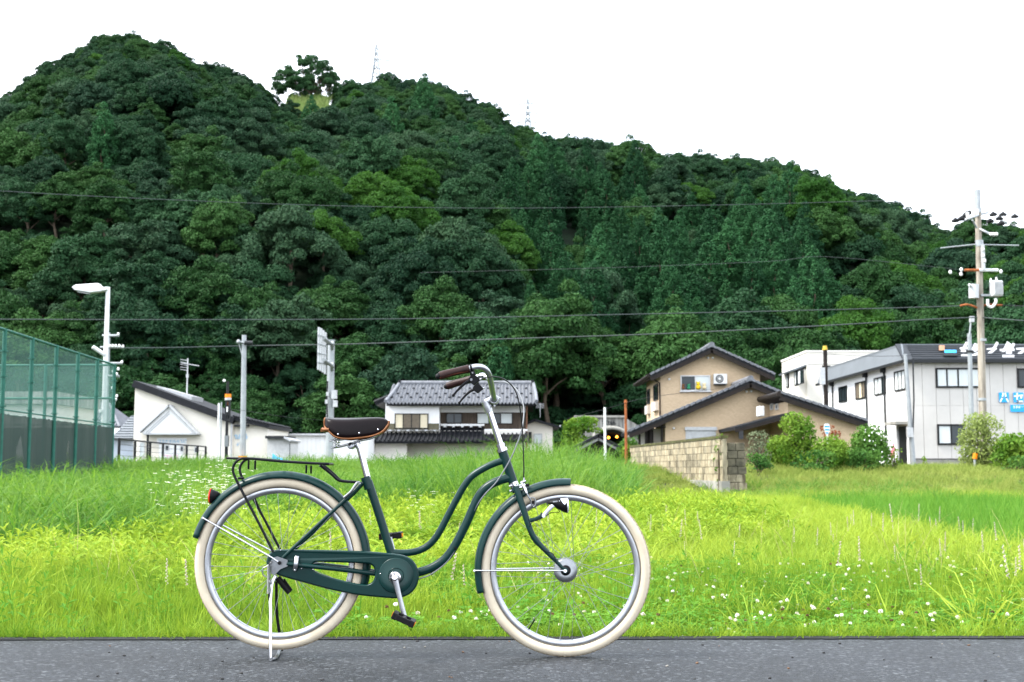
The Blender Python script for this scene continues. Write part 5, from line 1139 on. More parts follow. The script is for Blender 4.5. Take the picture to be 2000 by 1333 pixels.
for s in (-1, 1):
    f = (lambda p: p) if s < 0 else mir
    b.tube(catmull([f(ZS(270, 700, -.035)), f(ZS(400, 680, -.032)), f(ZS(560, 640, -.024)), f(ZS(680, 600, -.020)), f(ZS(860, 560, -.016)), f(ZS(1000, 480, -.010))], 5), .0034, 8)
    b.tube(catmull([f(ZS(240, 610, -.06)), f(ZS(320, 590, -.055)), f(ZS(440, 575, -.04))], 4), .0030, 8)
    coil = [f(ZS(335+16*math.cos(t), 560+t*5.2, -.046+.013*math.sin(t))) for t in np.linspace(0, 26, 60)]
    b.tube(coil, .0022, 6)
b.build('saddle_spring', m_chr, sad)
MB().lathe(ZS(568, 675, 0), 'y', [(0, -.032), (.0125, -.032), (.0135, -.026), (.0135, .026), (.0125, .032), (0, .032)], 20).tube([ZS(568, 675, -.040), ZS(568, 675, .040)], .0055, 8).tube([ZS(575, 670, 0), ZS(660, 640, 0)], .011, 12).build('saddle_clamp', m_alu, bike)
MB().tube([ZS(660, 640, 0), ZS(690, 720, 0), bp(719, 940)], [.0120, .0135, .0135], 18).build('seatpost', m_chr, bike)
MB().tube([ZS(640, 620, 0), ZS(672, 700, 0)], [.0115, .0125], 16).build('seatpost_head', m_alu, bike)
# chain case
out_ = [(452, 675), (457, 645), (475, 618), (505, 603), (600, 602), (800, 605), (1000, 612), (1150, 624), (1215, 636), (1258, 662), (1284, 704), (1292, 745), (1284, 790), (1262, 828), (1225, 856), (1170, 871), (1080, 866), (950, 852), (800, 822), (650, 782), (560, 757), (500, 735), (462, 705)]
hole = [(705, 692), (712, 678), (740, 671), (880, 675), (1000, 680), (1030, 688), (1046, 710), (1048, 745), (1038, 775), (1015, 791), (985, 794), (900, 779), (800, 752), (735, 728), (712, 712)]
def smooth_loop(pts, k=4):
    n = len(pts); V_ = [Vector((*p, 0)) for p in pts]; o_ = []
    for i in range(n):
        p0, p1, p2, p3 = V_[i-1], V_[i], V_[(i+1) % n], V_[(i+2) % n]
        for j in range(k):
            t = j/k; q = 0.5*((2*p1)+(-p0+p2)*t+(2*p0-5*p1+4*p2-p3)*t*t+(-p0+3*p1-3*p2+p3)*t**3); o_.append((q.x, q.y))
    return o_
def casewall(pts, grow):
    n = len(pts); c = []
    for i in range(n):
        a = Vector((*pts[i-1], 0)); e = Vector((*pts[(i+1) % n], 0)); t = (e-a).normalized(); c.append((pts[i][0]-t.y*grow, pts[i][1]+t.x*grow))
    return c
so, sh = smooth_loop(out_), smooth_loop(hole)
bm = bmesh.new()
def dyc(x): return np.interp(x, [450, 700, 1300], [-.052, -.060, -.066])
def ring(pts, off): return [bm.verts.new(Z1(x, y, dyc(x)+off)) for x, y in pts]
def bridge(r0, r1):
    n = len(r0)
    for i in range(n): bm.faces.new((r0[i], r0[(i+1) % n], r1[(i+1) % n], r1[i])).smooth = True
for sg, pts in ((1, so), (-1, sh)):
    # sg decides which way is inwards: the outline turns clockwise in the picture, so does the slot
    r1 = ring(pts, .030); r2 = ring(pts, .006); r3 = ring(casewall(pts, sg*4.0), -.001); r4 = ring(casewall(pts, sg*9.0), -.0035); bridge(r1, r2); bridge(r2, r3); bridge(r3, r4)
    if sg == 1: fo, bo = r4, r1
    else: fi, bi = r4, r1
def loop_edges(r): 
    es = []
    for i in range(len(r)):
        e = bm.edges.get((r[i], r[(i+1) % len(r)])) or bm.edges.new((r[i], r[(i+1) % len(r)])); es.append(e)
    return es
bmesh.ops.triangle_fill(bm, use_beauty=True, use_dissolve=True, edges=loop_edges(fo)+loop_edges(fi))
bmesh.ops.triangle_fill(bm, use_beauty=True, use_dissolve=True, edges=loop_edges(bo)+loop_edges(bi))
bmesh.ops.recalc_face_normals(bm, faces=bm.faces)
me = bpy.data.meshes.new('chain_case'); ob = Vector(ORG[bike.name])
for v_ in bm.verts: v_.co -= ob
bm.to_mesh(me); bm.free(); me.materials.append(m_grn)
case = bpy.data.objects.new('chain_case', me); COL.objects.link(case); case.parent = bike; ORG[case.name] = ORG[bike.name]
cc = bp(773.5, 1124.5, dyc(1165)); rr = 34*PX
MB().lathe(cc, 'y', [(0, -.0062), (rr-.004, -.0062), (rr-.0015, -.0050), (rr, -.0030), (rr, .0), (0, .0)], 56).build('case_disc', m_grn, case)
MB().lathe(cc, 'y', [(rr*.40, -.0062), (rr*.43, -.0075), (rr*.46, -.0062)], 40).build('disc_ridge', m_grn, case)
for (x, y) in ((1078, 735), (530, 606), (645, 707), (708, 712)): MB().ball(Z1(x, y, dyc(x)-.005), .0032, 8).build('case_screw', m_chr, case)
MB().tube(catmull([Z1(620, 640, -.066), Z1(616, 665, -.078), Z1(613, 690, -.080), Z1(608, 715, -.068)], 4), .0088, 8, sy=.2).ball(Z1(620, 648, -.068), .0052, 10).ball(Z1(608, 716, -.070), .0052, 10).build('case_clip', m_alu, case)
# cranks and pedals
cb = bp(775, 1125.5)
MB().lathe(Vector((cb.x, D, cb.z)), 'y', [(0, -.092), (.0118, -.092), (.0128, -.089), (.0128, -.086), (.0230, -.083), (.0245, -.078), (.0245, -.066), (0, -.066)], 36).build('crank_boss', m_chr, bike)
def crank(e, dy, pm, nm):
    c = Vector((cb.x, D+dy, cb.z)); b = MB()
    n = 6; path = [c, c+(e-c)*.5, e]; b.tube(path, [.0125, .0095, .0105], 14, sy=.62)
    return b.build(nm, m_alu, bike)
en = bp(789.5, 1204, -.085); ef = mir(Vector((2*cb.x-en.x, en.y, 2*cb.z-en.z)))
crank(en, -.084, None, 'crank'); crank(ef, .084, None, 'crank')
def pedal(e, s, tilt):
    p = MB(); M = Matrix.Rotation(tilt, 3, 'Y'); c = e+Vector((0, s*.058, 0))
    for dx in (-.036, .036): p.box(c+M @ Vector((dx, 0, 0)), (.020, .090, .026), 0, M)
    for dyy in (-.040, .040): p.box(c+Vector((0, dyy, 0)), (.060, .012, .022), 0, M)
    p.tube([e, c+Vector((0, s*.042, 0))], .010, 12)
    o = p.build('pedal', m_plas, bike, .003)
    for dx in (-.047, .047): MB().box(c+M @ Vector((dx, 0, 0)), (.003, .050, .014), 0, M).build('reflector', m_org, o)
    return o
pedal(en+Vector((.003, 0, -.004)), -1, R(24)); pedal(ef+Vector((0, 0, .004)), 1, R(-4))
# carrier
for s in (-1, 1):
    f = (lambda p: p) if s < 0 else mir
    leg = [f(ZR(x, y, d)) for x, y, d in ((905, 1170, -.076), (720, 800, -.070), (525, 430, -.066), (462, 300, -.065), (443, 245, -.065), (442, 205, -.065), (455, 165, -.065), (482, 128, -.065), (520, 103, -.065), (570, 92, -.065))]
    rail = leg[1:]+[f(ZR(x, y, d)) for x, y, d in ((700, 100, -.065), (1000, 127, -.065), (1300, 146, -.065), (1500, 155, -.065), (1535, 160, -.058))]
    rk = MB().tube(catmull([leg[0]]+rail, 5), .0053, 10).build('carrier_rail', m_blk, bike)
    MB().tube(catmull([f(ZR(x, y, d)) for x, y, d in ((1440, 170, -.050), (1480, 200, -.044), (1580, 280, -.034), (1640, 335, -.028), (1700, 355, -.024), (1860, 366, -.022))], 5), .0055, 10).build('carrier_strut', m_blk, bike)
    MB().tube([f(ZR(570, 94, -.065)), f(ZR(470, 93, -.060)), f(ZR(375, 88, -.045))], [.0053, .0053, .0053], 10).build('carrier_tip', m_blk, bike)
MB().tube([ZR(375, 88, -.045), mir(ZR(375, 88, -.045))], .0053, 10).build('carrier_end_bar', m_blk, bike)
for x, y in ((700, 103), (990, 130), (1300, 150), (1535, 160)): MB().tube([ZR(x, y, -.064), mir(ZR(x, y, -.064))], .0048, 10).build('carrier_cross_bar', m_blk, bike)
for x, y0, y1 in ((622, 112, 212), (697, 118, 216), (1285, 170, 258), (1340, 175, 262)):
    MB().tube([ZR(x, y0, -.050), ZR(x-2, y1-25, -.050), ZR(x-2, y1, -.044)], .0040, 8).build('carrier_peg', m_blk, bike)
MB().tube([ZR(500, 322, -.045), ZR(568, 318, -.045)], .0050, 8).tube([ZR(535, 320, -.045), ZR(535, 320, .045)], .0045, 8).build('carrier_bridge', m_blk, bike)
MB().tube(catmull([ZR(1895, 365, -.030), ZR(1870, 372, -.034), ZR(1840, 410, -.038), ZR(1790, 480, -.042), ZR(1715, 545, -.046)], 4), .0052, 10, sy=.6).build('stay_clamp', m_zinc, bike)
# rear reflector
b = MB(); rf = [(198, 452), (186, 560), (180, 612)]; n = 14
prof = [((192, 440), (182, 612), .026), ((215, 450), (200, 608), .027), ((260, 470), (225, 590), .022), ((315, 505), (240, 580), .008)]
for (t, d, w) in prof:
    pt, pb = ZR(*t), ZR(*d); c = (pt+pb)/2; h = (pt-pb)/2
    for j in range(n):
        a = 2*math.pi*j/n; b.v.append(tuple(c+h*math.sin(a)+Vector((0, w*math.cos(a), 0))))
for i in range(3):
    for j in range(n): b.f.append((i*n+j, i*n+(j+1) % n, (i+1)*n+(j+1) % n, (i+1)*n+j)); b.sm.append(True)
b.f.append(tuple(range(n))); b.sm.append(False); b.f.append(tuple(3*n+j for j in range(n))); b.sm.append(False)
tl = b.build('rear_reflector', m_plas, bike)
pt, pb = ZR(190, 438), ZR(178, 614); c = (pt+pb)/2; h = (pt-pb)/2*1.02; b = MB()
for dx, sc in ((.0025, 1.0), (-.0015, 1.0), (-.0045, .85)):
    for j in range(n):
        a = 2*math.pi*j/n; b.v.append(tuple(c+h*sc*math.sin(a)+Vector((dx, .0275*sc*math.cos(a), 0))))
for i in range(2):
    for j in range(n): b.f.append((i*n+j, i*n+(j+1) % n, (i+1)*n+(j+1) % n, (i+1)*n+j)); b.sm.append(True)
b.f.append(tuple(range(n))); b.sm.append(False); b.f.append(tuple(2*n+j for j in range(n))); b.sm.append(False)
b.build('red_lens', m_red, tl)
# centre stand: two legs joined by a foot bar
z0 = .006
nl_ = at(528.5, 1292, D-.115); nl_.z = z0; fl_ = at(550, 1274, D+.115); fl_.z = z0
stand = MB().tube(catmull([ZK(205, 350, -.060), ZK(170, 430, -.072), ZK(150, 600, -.090), ZK(152, 760, -.098), ZK(150, 1000, -.108), nl_+Vector((0, 0, .012)), nl_], 5), [.0060, .0066, .0068, .0068, .0068, .0072], 12).build('kickstand', m_chr, bike)
MB().tube(catmull([ZK(205, 340, .060), ZK(212, 450, .070), ZK(215, 700, .085), ZK(240, 920, .100), fl_+Vector((0, 0, .03)), fl_], 5), .0062, 10).build('stand_leg', m_plas, stand)
MB().tube(catmull([nl_, nl_+Vector((.012, .03, .001)), (nl_+fl_)/2+Vector((.006, 0, .002)), fl_+Vector((-.004, -.03, .006)), fl_+Vector((0, 0, .014))], 5), [.0072, .0066, .0066, .0066, .0066], 10).build('stand_foot', m_zinc, stand)
coil = [ZK(133, 235, -.088)+ (ZK(133, 530, -.094)-ZK(133, 235, -.088))*(t/70)+Vector((.0058*math.cos(t*2.4), .0058*math.sin(t*2.4), 0)) for t in np.linspace(0, 70, 360)]
MB().tube(coil, .0016, 5).build('stand_spring', m_zinc, stand)
MB().tube([ZK(133, 235, -.088), ZK(140, 205, -.086), ZK(165, 200, -.080)], .0026, 8).tube([ZK(133, 530, -.094), ZK(135, 590, -.092), ZK(145, 620, -.092)], .0034, 8).build('spring_hook', m_plas, stand)
MB().tube(catmull([ZK(160, 205, -.085), ZK(110, 250, -.088), ZK(72, 272, -.088), ZK(72, 330, -.088), ZK(110, 360, -.088)], 4), .0026, 8).build('stand_lock', m_zinc, stand)
MB().lathe(ZK(185, 395, 0), 'y', [(0, -.078), (.0085, -.078), (.0085, .078), (0, .078)], 16).build('stand_pivot', m_zinc, stand)
# rear band brake drum and its cable arm, behind the hub
MB().lathe(Vector((CR.x, D+.055, CR.z)), 'y', [(0, -.014), (.043, -.014), (.047, -.008), (.047, .014), (.040, .018), (0, .018)], 36).build('drum_brake', m_plas, bike)
a0, a1 = ZK(225, 365, -.02), ZK(350, 525, -.02); MB().tube([a0, a0+(a1-a0)*.5, a1], [.0125, .0130, .0105], 10, sy=.8).tube([ZK(290, 380, -.02), ZK(375, 500, -.02)], .0040, 8).build('brake_arm', m_plas, bike)

# ------------------------------------------------------------------ tennis court fence
m_fgrn = mat('green_steel', (0.020, 0.105, 0.078), .5, var=.15); m_chain = net_mat('green_chain_link', (0.085, 0.20, 0.16), .36); m_wind = net_mat('green_windbreak', (0.005, 0.024, 0.018), .94)
cf = thing('court_fence', 'tall green chain-link court fence with dark windbreak netting', 'fence', (-12.2, 35, 0))
f0, f1 = Vector((-11.95, 30.0, 0)), Vector((-12.55, 40.3, 0)); FH = 4.0; dd = (f1-f0)/5
pp = [f0+dd*i for i in range(-1, 6)]; pe = [f1+Vector((-2.2*i, .1*i, 0)) for i in range(1, 4)]; run = pp+pe
def gz1(x, y): return float(ground_z(x, y))
for i, p in enumerate(run):
    P(cf, 'post', m_fgrn, bar=((p.x, p.y, gz1(p.x, p.y)-.3), (p.x, p.y, FH+.03), .055))
    for z_ in (2.2, 2.9, 3.5): P(cf, 'post_band', m_fgrn, box=((p.x, p.y, z_), (.14, .14, .03)))
for i in range(len(run)-1):
    a, c = run[i], run[i+1]
    for z_ in (FH, 2.95 if i >= 6 else None):
        if z_: P(cf, 'top_rail', m_fgrn, bar=((a.x, a.y, z_), (c.x, c.y, z_), .035))
    P(cf, 'bottom_rail', m_fgrn, bar=((a.x, a.y, 2.12), (c.x, c.y, 2.12), .018))
    q = MB(); q.add([(a.x, a.y, 2.0), (c.x, c.y, 2.0), (c.x, c.y, FH-.02), (a.x, a.y, FH-.02)], [(0, 1, 2, 3)]); q.build('chain_link_panel', m_chain, cf)
    # windbreak: a sheet hung on a wavy line, some panels torn open
    q = MB(); nx_ = 9; tear = i in (1, 3, 5)
    def wp(s, z): 
        x = a.x+(c.x-a.x)*s; y = a.y+(c.y-a.y)*s; return (x+.03*math.sin(s*9+i), y, z)
    zt0 = lambda s: 2.06-.05*abs(math.sin(s*math.pi*4)); lowz = -.2
    for j in range(nx_):
        s0, s1 = j/nx_, (j+1)/nx_; k0 = len(q.v); lo0 = lowz; 
        if tear and j in (5, 6):
            cut = (1.25, 1.55) if j == 5 else (1.55, 1.0)
            q.v += [wp(s0, cut[0]), wp(s1, cut[1]), wp(s1, zt0(s1)), wp(s0, zt0(s0))]; q.f.append((k0, k0+1, k0+2, k0+3)); q.sm.append(False)
            k0 = len(q.v); q.v += [wp(s0, lowz), wp(s1, lowz), wp(s1, .80), wp(s0, .75)]; q.f.append((k0, k0+1, k0+2, k0+3)); q.sm.append(False)
        else:
            q.v += [wp(s0, lo0), wp(s1, lo0), wp(s1, zt0(s1)), wp(s0, zt0(s0))]; q.f.append((k0, k0+1, k0+2, k0+3)); q.sm.append(False)
    q.build('windbreak_panel', m_wind, cf)
# ------------------------------------------------------------------ black railing before the cream building
rl = thing('railing', 'low black mesh railing in front of the cream building', 'railing', (-17.7, 66, GZ))
us = [233, 264, 293.5, 318.5, 342.5, 365, 386, 402]; vt = [857, 861, 864, 866.5, 868.5, 870, 871.5, 873]; prs = []
for u, v in zip(us, vt):
    Yq = 57+ (u-233)/169*19; p = at(u, v, Yq); prs.append(p); P(rl, 'post', m_bfr, bar=((p.x, p.y, .2), (p.x, p.y, p.z), .065))
for a, c in zip(prs[:-1], prs[1:]):
    P(rl, 'top_rail', m_bfr, bar=(a, c, .04)); P(rl, 'bottom_rail', m_bfr, bar=(a-Vector((0, 0, 1.05)), c-Vector((0, 0, 1.05)), .04))
    for t in (.25, .5, .75): P(rl, 'wire', m_bfr, bar=(a-Vector((0, 0, t)), c-Vector((0, 0, t)), .010))
    P(rl, 'kerb', m_conc, slab=(a-Vector((.15, 0, 1.12)), c-Vector((.15, 0, 1.12)), c-Vector((-.15, 0, 1.12)), a-Vector((-.15, 0, 1.12)), .5))
# ------------------------------------------------------------------ poles
m_wpole = mat('white_painted_steel', (0.66, 0.67, 0.68), .45, var=.06); m_galv = mat('galvanised_steel', (0.30, 0.32, 0.33), .45, .4, var=.12, scale=3); m_rust = mat('rusty_steel', (0.26, 0.085, 0.03), .85, var=.4, scale=5, bump=.3)
m_pwood = mat('weathered_pole', (0.40, 0.36, 0.30), .9, var=.4, scale=2, stretch=(5, 5, .5), col2=(0.16, 0.135, 0.11)); m_ins = mat('porcelain', (.75, .75, .75), .3); m_trf = mat('transformer_grey', (0.50, 0.51, 0.52), .5)
def base(u, Y): x = at(u, 910, Y).x; return Vector((x, Y, gz1(x, Y)-.2))
def pole(name, label, cat, m, u, Y, vtop, r0, r1, group=None, u1=None):
    b_ = base(u, Y); t_ = at(u1 if u1 else u, vtop, Y); t_.x = b_.x if u1 is None else t_.x
    o = thing(name, label, cat, (b_.x, b_.y, b_.z), group); P(o, 'shaft', m, tube=([b_, t_], [r0, r1], 12)); return o, b_, Vector((b_.x if u1 is None else t_.x, Y, t_.z))
# street lamp
sl, b0, t0 = pole('street_lamp', 'white street lamp with long flat head rising behind the court fence', 'lamp', m_wpole, 200, 44.5, 561, .10, .075)
hd_ = [at(142.5, 562, 44.5), at(150, 557.5, 44.5), at(194, 554.5, 44.5), at(200, 562, 44.5), at(212, 562, 44.5), at(212, 568, 44.5), at(196, 571, 44.5), at(178, 573, 44.5), at(148, 568, 44.5)]
w0 = [p+Vector((0, -.16, 0)) for p in hd_]; w1 = [p+Vector((0, .16, 0)) for p in hd_]; k = len(hd_)
MB().add(w0+w1, [tuple(range(k)), tuple(range(2*k-1, k-1, -1))]+[(i, (i+1) % k, (i+1) % k+k, i+k) for i in range(k)]).build('lamp_head', m_wpole, sl, .03)
P(sl, 'lamp_glass', m_lgrey, slab=(at(151, 569.6, 44.4), at(176, 574, 44.4), at(176, 574, 44.6), at(151, 569.6, 44.6), .02))
P(sl, 'side_bracket', m_wpole, tube=([at(204, 693, 44.4), at(181, 678, 44.2)], .07, 8)); P(sl, 'access_collar', m_wpole, tube=([at(200, 800, 44.5), at(200, 806, 44.5)], .12, 12))
# utility pole right behind it
up, b1, t1 = pole('utility_pole', 'grey utility pole with cross-arms hidden behind the white street lamp', 'pole', m_galv, 203, 56, 650, .14, .10)
for (v, ua, ub) in ((656, 200, 232), (679, 196, 241), (710, 200, 239), (735, 205, 233)): P(up, 'cross_arm', m_galv, tube=([at(ua, v, 55.9), at(ub, v, 55.9)], .06, 6))
for (u, v) in ((231, 655), (214, 678), (220, 678), (226, 678), (233, 678), (240, 679), (238, 709.5), (221, 728), (228, 733), (231, 723), (219, 760), (226, 783), (228, 776), (223, 790)): MB().ball(at(u, v-2, 55.8), .06, 8, 1.3).build('insulator', m_ins, up)
# plain galvanised pole with a small arm
gp_, b2, t2 = pole('utility_pole', 'slim galvanised pole carrying cables left of the sign gantry', 'pole', m_galv, 474, 60, 655, .15, .11, u1=477)
P(gp_, 'cable_arm', m_galv, tube=([at(465, 668, 59.9), at(488, 672, 59.9)], .05, 6), tube2=([at(466, 669, 59.8), at(474, 700, 59.8)], .02, 6)); P(gp_, 'splice_box', m_pipe, tube=([at(478, 670, 59.7), at(493, 670.5, 59.7)], .10, 8)); MB().ball(at(466, 668, 59.7), .11, 8).build('insulator', m_galv, gp_); P(gp_, 'base_sleeve', m_org, tube=([at(474, 891, 59.6), at(474, 905, 59.6)], .20, 10))
# black pole with the amber beacon
bk, b3, t3 = pole('signal_pole', 'black pole topped by an amber beacon before the cream building', 'pole', m_bfr, 441.5, 50, 745, .07, .05, u1=445)
P(bk, 'beacon', m_org, tube=([at(445.5, 770, 49.9), at(445.5, 777, 49.9)], .12, 10)); P(bk, 'beacon_base', m_lgrey, tube=([at(445.5, 777.5, 49.9), at(445.5, 782, 49.9)], .13, 10)); P(bk, 'collar', m_rust, tube=([at(445, 786, 49.9), at(445, 792, 49.9)], .10, 8))
for (u0, u1_, v0, v1) in ((440.5, 444, 785, 820), (446.5, 450, 783, 818), (442, 448, 812, 822)): P(bk, 'control_tube', m_pipe, lim=(at(u0, v0, 49.8).x, at(u1_, v0, 49.8).x, 49.75, 49.9, pz(v1, 49.8, u0), pz(v0, 49.8, u0)))
P(bk, 'junction_box', m_zinc, box=((at(443, 862, 49.8).x, 49.8, pz(862, 49.8, 443)), (.14, .2, .42))); P(bk, 'label_plate', m_wlet, box=((at(443.5, 800, 49.7).x, 49.72, pz(800, 49.7, 443)), (.05, .03, .2))); MB().ball(at(438, 744, 49.9), .06, 8).build('insulator', m_ins, bk)
tp1, *_ = pole('post', 'thin pale steel post between the pediment and the amber beacon', 'post', m_wpole, 425, 55, 788, .045, .045)
tp2, *_ = pole('post', 'short grey post behind the thin pale one', 'post', m_galv, 430, 58, 786, .03, .03)
# sign gantry pole: board seen nearly edge-on from behind
sp_, b4, t4 = pole('road_sign', 'thick grey pole holding a large road sign seen almost edge-on', 'sign', m_galv, 643, 62, 667, .20, .17, u1=647)
P(sp_, 'pole_cap', m_galv, tube=([at(647, 666.5, 62), at(647, 664.5, 62)], .19, 12))
for (ua, va, ub, vb) in ((632, 660.5, 650, 675), (632, 703, 650, 716)): P(sp_, 'bracket_arm', m_galv, tube=([at(ub, vb, 61.6), at(ua, va, 58.2)], .09, 8)); MB().tube([at(646, vb, 61.75), at(652, vb, 61.75)], .22, 10).build('clamp', m_galv, sp_)
for i, (u, v0, v1, Yq) in enumerate(((622.5, 640, 723, 57.0), (627, 642, 725, 57.8), (631.5, 646, 728, 58.6), (635.5, 650, 731, 59.4))):
    P(sp_, 'sign_plank', m_lgrey, box=((at(u, 680, Yq).x, Yq, (pz(v0, Yq, u)+pz(v1, Yq, u))/2), (.075, .30, pz(v0, Yq, u)-pz(v1, Yq, u))))
for v in (655, 672, 690, 708): P(sp_, 'sign_rib', m_galv, bar=(at(621.5, v, 56.7), at(637, v+4, 59.7), .04))
for (u, v, s_) in ((653, 771, .26), (655, 789, .2), (640, 770, .12), (638, 785, .12)): P(sp_, 'junction_box', m_lgrey, box=((at(u, v, 61.7).x, 61.7, pz(v, 61.7, u)), (s_, .2, s_*1.6)))
P(sp_, 'conduit', m_pipe, tube=(catmull([at(640, 745, 61.7), at(638.5, 775, 61.7), at(639, 800, 61.7), at(640, 830, 61.7)], 4), .04, 6))
# posts by the wall
wp_, *_ = pole('post', 'slim white steel post standing in the tall grass before the dark shed', 'post', m_wpole, 1182, 55, 796, .055, .05)
rp_, *_ = pole('post', 'rusty orange-brown steel post beside the block wall', 'post', m_rust, 1223, 44, 781, .05, .042); P(rp_, 'post_cap', m_rust, tube=([at(1222, 784, 43.95), at(1222, 787, 43.95)], .055, 8))
# big wooden pole with transformers
YQ = 52.0
wd, b5, t5 = pole('utility_pole', 'tall weathered utility pole with transformers before the white workshop', 'pole', m_pwood, 1921.5, YQ, 371, .17, .115, u1=1909)
P(wd, 'steel_top', m_galv, tube=([at(1909, 372, YQ), at(1910.2, 416, YQ)], .125, 12)); P(wd, 'brace', m_galv, tube=([at(1908, 446, YQ-.2), at(1899, 430, YQ-.4)], .035, 6))
arm_a, arm_b = at(1890, 428, YQ-2.2), at(1931, 414, YQ+2.2)
P(wd, 'cross_arm', m_galv, tube=([arm_a, arm_b], .055, 6))
for t in (0, .25, .45, .62, .8, 1): p = arm_a+(arm_b-arm_a)*t; P(wd, 'insulator', m_ins, tube=([p, p+Vector((0, 0, .26))], [.05, .075], 8))
for (u, v, Yq) in ((1877, 428, YQ-2), (1884, 423, YQ-1), (1888, 418, YQ+1), (1893, 416, YQ+2), (1866, 431, YQ-2), (1940, 419, YQ), (1952, 427, YQ), (1959, 419, YQ+2), (1934, 432, YQ-2), (1955, 437, YQ-2), (1982, 423, YQ+2)): P(wd, 'wire_sleeve', m_bfr, tube=([at(u-7, v+2, Yq), at(u, v-1, Yq), at(u+7, v+1, Yq)], [.05, .11, .05], 8))
P(wd, 'side_arm', m_galv, tube=([at(1914, 448, YQ-.1), at(1942, 461, YQ-.8)], .05, 6)); 
for u in (1936, 1941, 1946): MB().ball(at(u, 458, YQ-.8), .08, 8).build('insulator', m_ins, wd)
P(wd, 'cable_stub', m_galv, tube=([at(1837, 485, YQ), at(1903, 478, YQ), at(1990, 480, YQ)], .03, 6)); P(wd, 'band', m_galv, tube=([at(1912.5, 470, YQ), at(1913, 482, YQ)], .16, 12)); P(wd, 'fuse_rack', m_lgrey, lim=(at(1917, 500, YQ-.2).x, at(1922, 500, YQ-.2).x, YQ-.3, YQ-.1, pz(530, YQ, 1920), pz(480, YQ, 1920)))
P(wd, 'lower_arm', m_rust, tube=([at(1884, 528, YQ-.2), at(1912, 528, YQ-.2)], .06, 6)); P(wd, 'lower_arm', m_wpole, tube=([at(1912, 528, YQ-.2), at(1949, 528, YQ-.2)], .07, 6))
for (u, v) in ((1877.5, 527), (1856, 532), (1955, 531), (1920, 488), (1920, 500), (1923, 510), (1877, 536)): MB().ball(at(u, v, YQ-.3), .07, 8, 1.3).build('insulator', m_ins, wd)
for (u0, u1_, v0, v1) in ((1895.5, 1908, 555, 582),):
    c_ = at((u0+u1_)/2, (v0+v1)/2, YQ-.1); P(wd, 'transformer', m_trf, tube=([at(1902, 583, YQ-.15), at(1902, 556, YQ-.15)], .20, 16), tube2=([at(1897, 560, YQ-.3), at(1893, 556, YQ-.4)], .05, 8))
tf = P(wd, 'transformer', m_trf, lim=(at(1931, 565, YQ).x, at(1951, 565, YQ).x, YQ-.45, YQ-.05, pz(581, YQ, 1940), pz(551, YQ, 1940)), bevel=.03)
for i in range(7): P(tf, 'cooling_fin', m_trf, lim=(at(1934+i*2.5, 565, YQ).x-.012, at(1934+i*2.5, 565, YQ).x+.012, YQ-.52, YQ-.44, pz(578, YQ, 1940), pz(553, YQ, 1940)))
for (u, v) in ((1935, 548), (1946, 546), (1953, 556)): P(tf, 'bushing', m_ins, tube=([at(u, v+4, YQ-.25), at(u, v-4, YQ-.25)], [.05, .035], 8))
P(wd, 'transformer_bracket', m_galv, lim=(at(1912, 560, YQ).x, at(1931, 560, YQ).x, YQ-.2, YQ-.1, pz(580, YQ, 1920), pz(576, YQ, 1920))); P(wd, 'cable_loop', m_ins, tube=(catmull([at(1929, 585, YQ-.3), at(1930, 597, YQ-.3), at(1938, 600, YQ-.3), at(1945, 590, YQ-.3), at(1944, 583, YQ-.3)], 4), .06, 8))
P(wd, 'cable_cover', m_rust, tube=(catmull([at(1875, 598, YQ), at(1888, 595.5, YQ), at(1903, 599, YQ), at(1914, 605, YQ)], 4), .045, 8)); P(wd, 'cable_cover', m_rust, tube=(catmull([at(1922, 597, YQ), at(1935, 595.5, YQ), at(1958, 597, YQ)], 4), .045, 8))
for v in (664, 780): P(wd, 'band', m_galv, tube=([at(1918, v-2, YQ), at(1918, v+3, YQ)], .175, 12))
# white steel service pole and leaning pole
sv, *_ = pole('utility_pole', 'white steel service pole left of the weathered utility pole', 'pole', m_galv, 1900, 55, 652, .12, .09, u1=1893); P(sv, 'mast', m_galv, tube=([at(1893, 660, 54.8), at(1897, 625, 54.8), at(1898, 622, 54.8)], .04, 8)); P(sv, 'clamp', m_pipe, tube=([at(1894.5, 685, 55), at(1894.5, 689, 55)], .16, 10)); P(sv, 'mast_head', m_lgrey, box=((at(1898, 624, 54.8).x, 54.8, pz(624, 54.8, 1898)), (.16, .2, .25)))
lp, *_ = pole('utility_pole', 'pale grey pole leaning across the corner of the white workshop', 'pole', m_galv, 1784, 66, 692, .16, .09, u1=1768)
P(lp, 'service_box', m_lgrey, box=((at(1777, 845, 65.8).x, 65.8, pz(845, 65.8, 1777)), (.3, .2, .5))); P(lp, 'cable', m_pipe, tube=([at(1783, 700, 65.8), at(1785, 780, 65.8), at(1783, 850, 65.8)], .04, 6))
dw, *_ = pole('utility_pole', 'dark wooden pole with yellow tip before the cream block', 'pole', m_dkwood, 1616, 68, 682, .14, .11, u1=1611.5); P(dw, 'tip', mat('yellow_cap', (.5, .34, .05), .7), tube=([at(1611.5, 684, 68), at(1611, 676, 68)], [.14, .10], 10)); P(dw, 'cap_box', m_lgrey, box=((at(1606, 730, 67.8).x, 67.8, pz(735, 67.8, 1606)), (.25, .25, .9)))
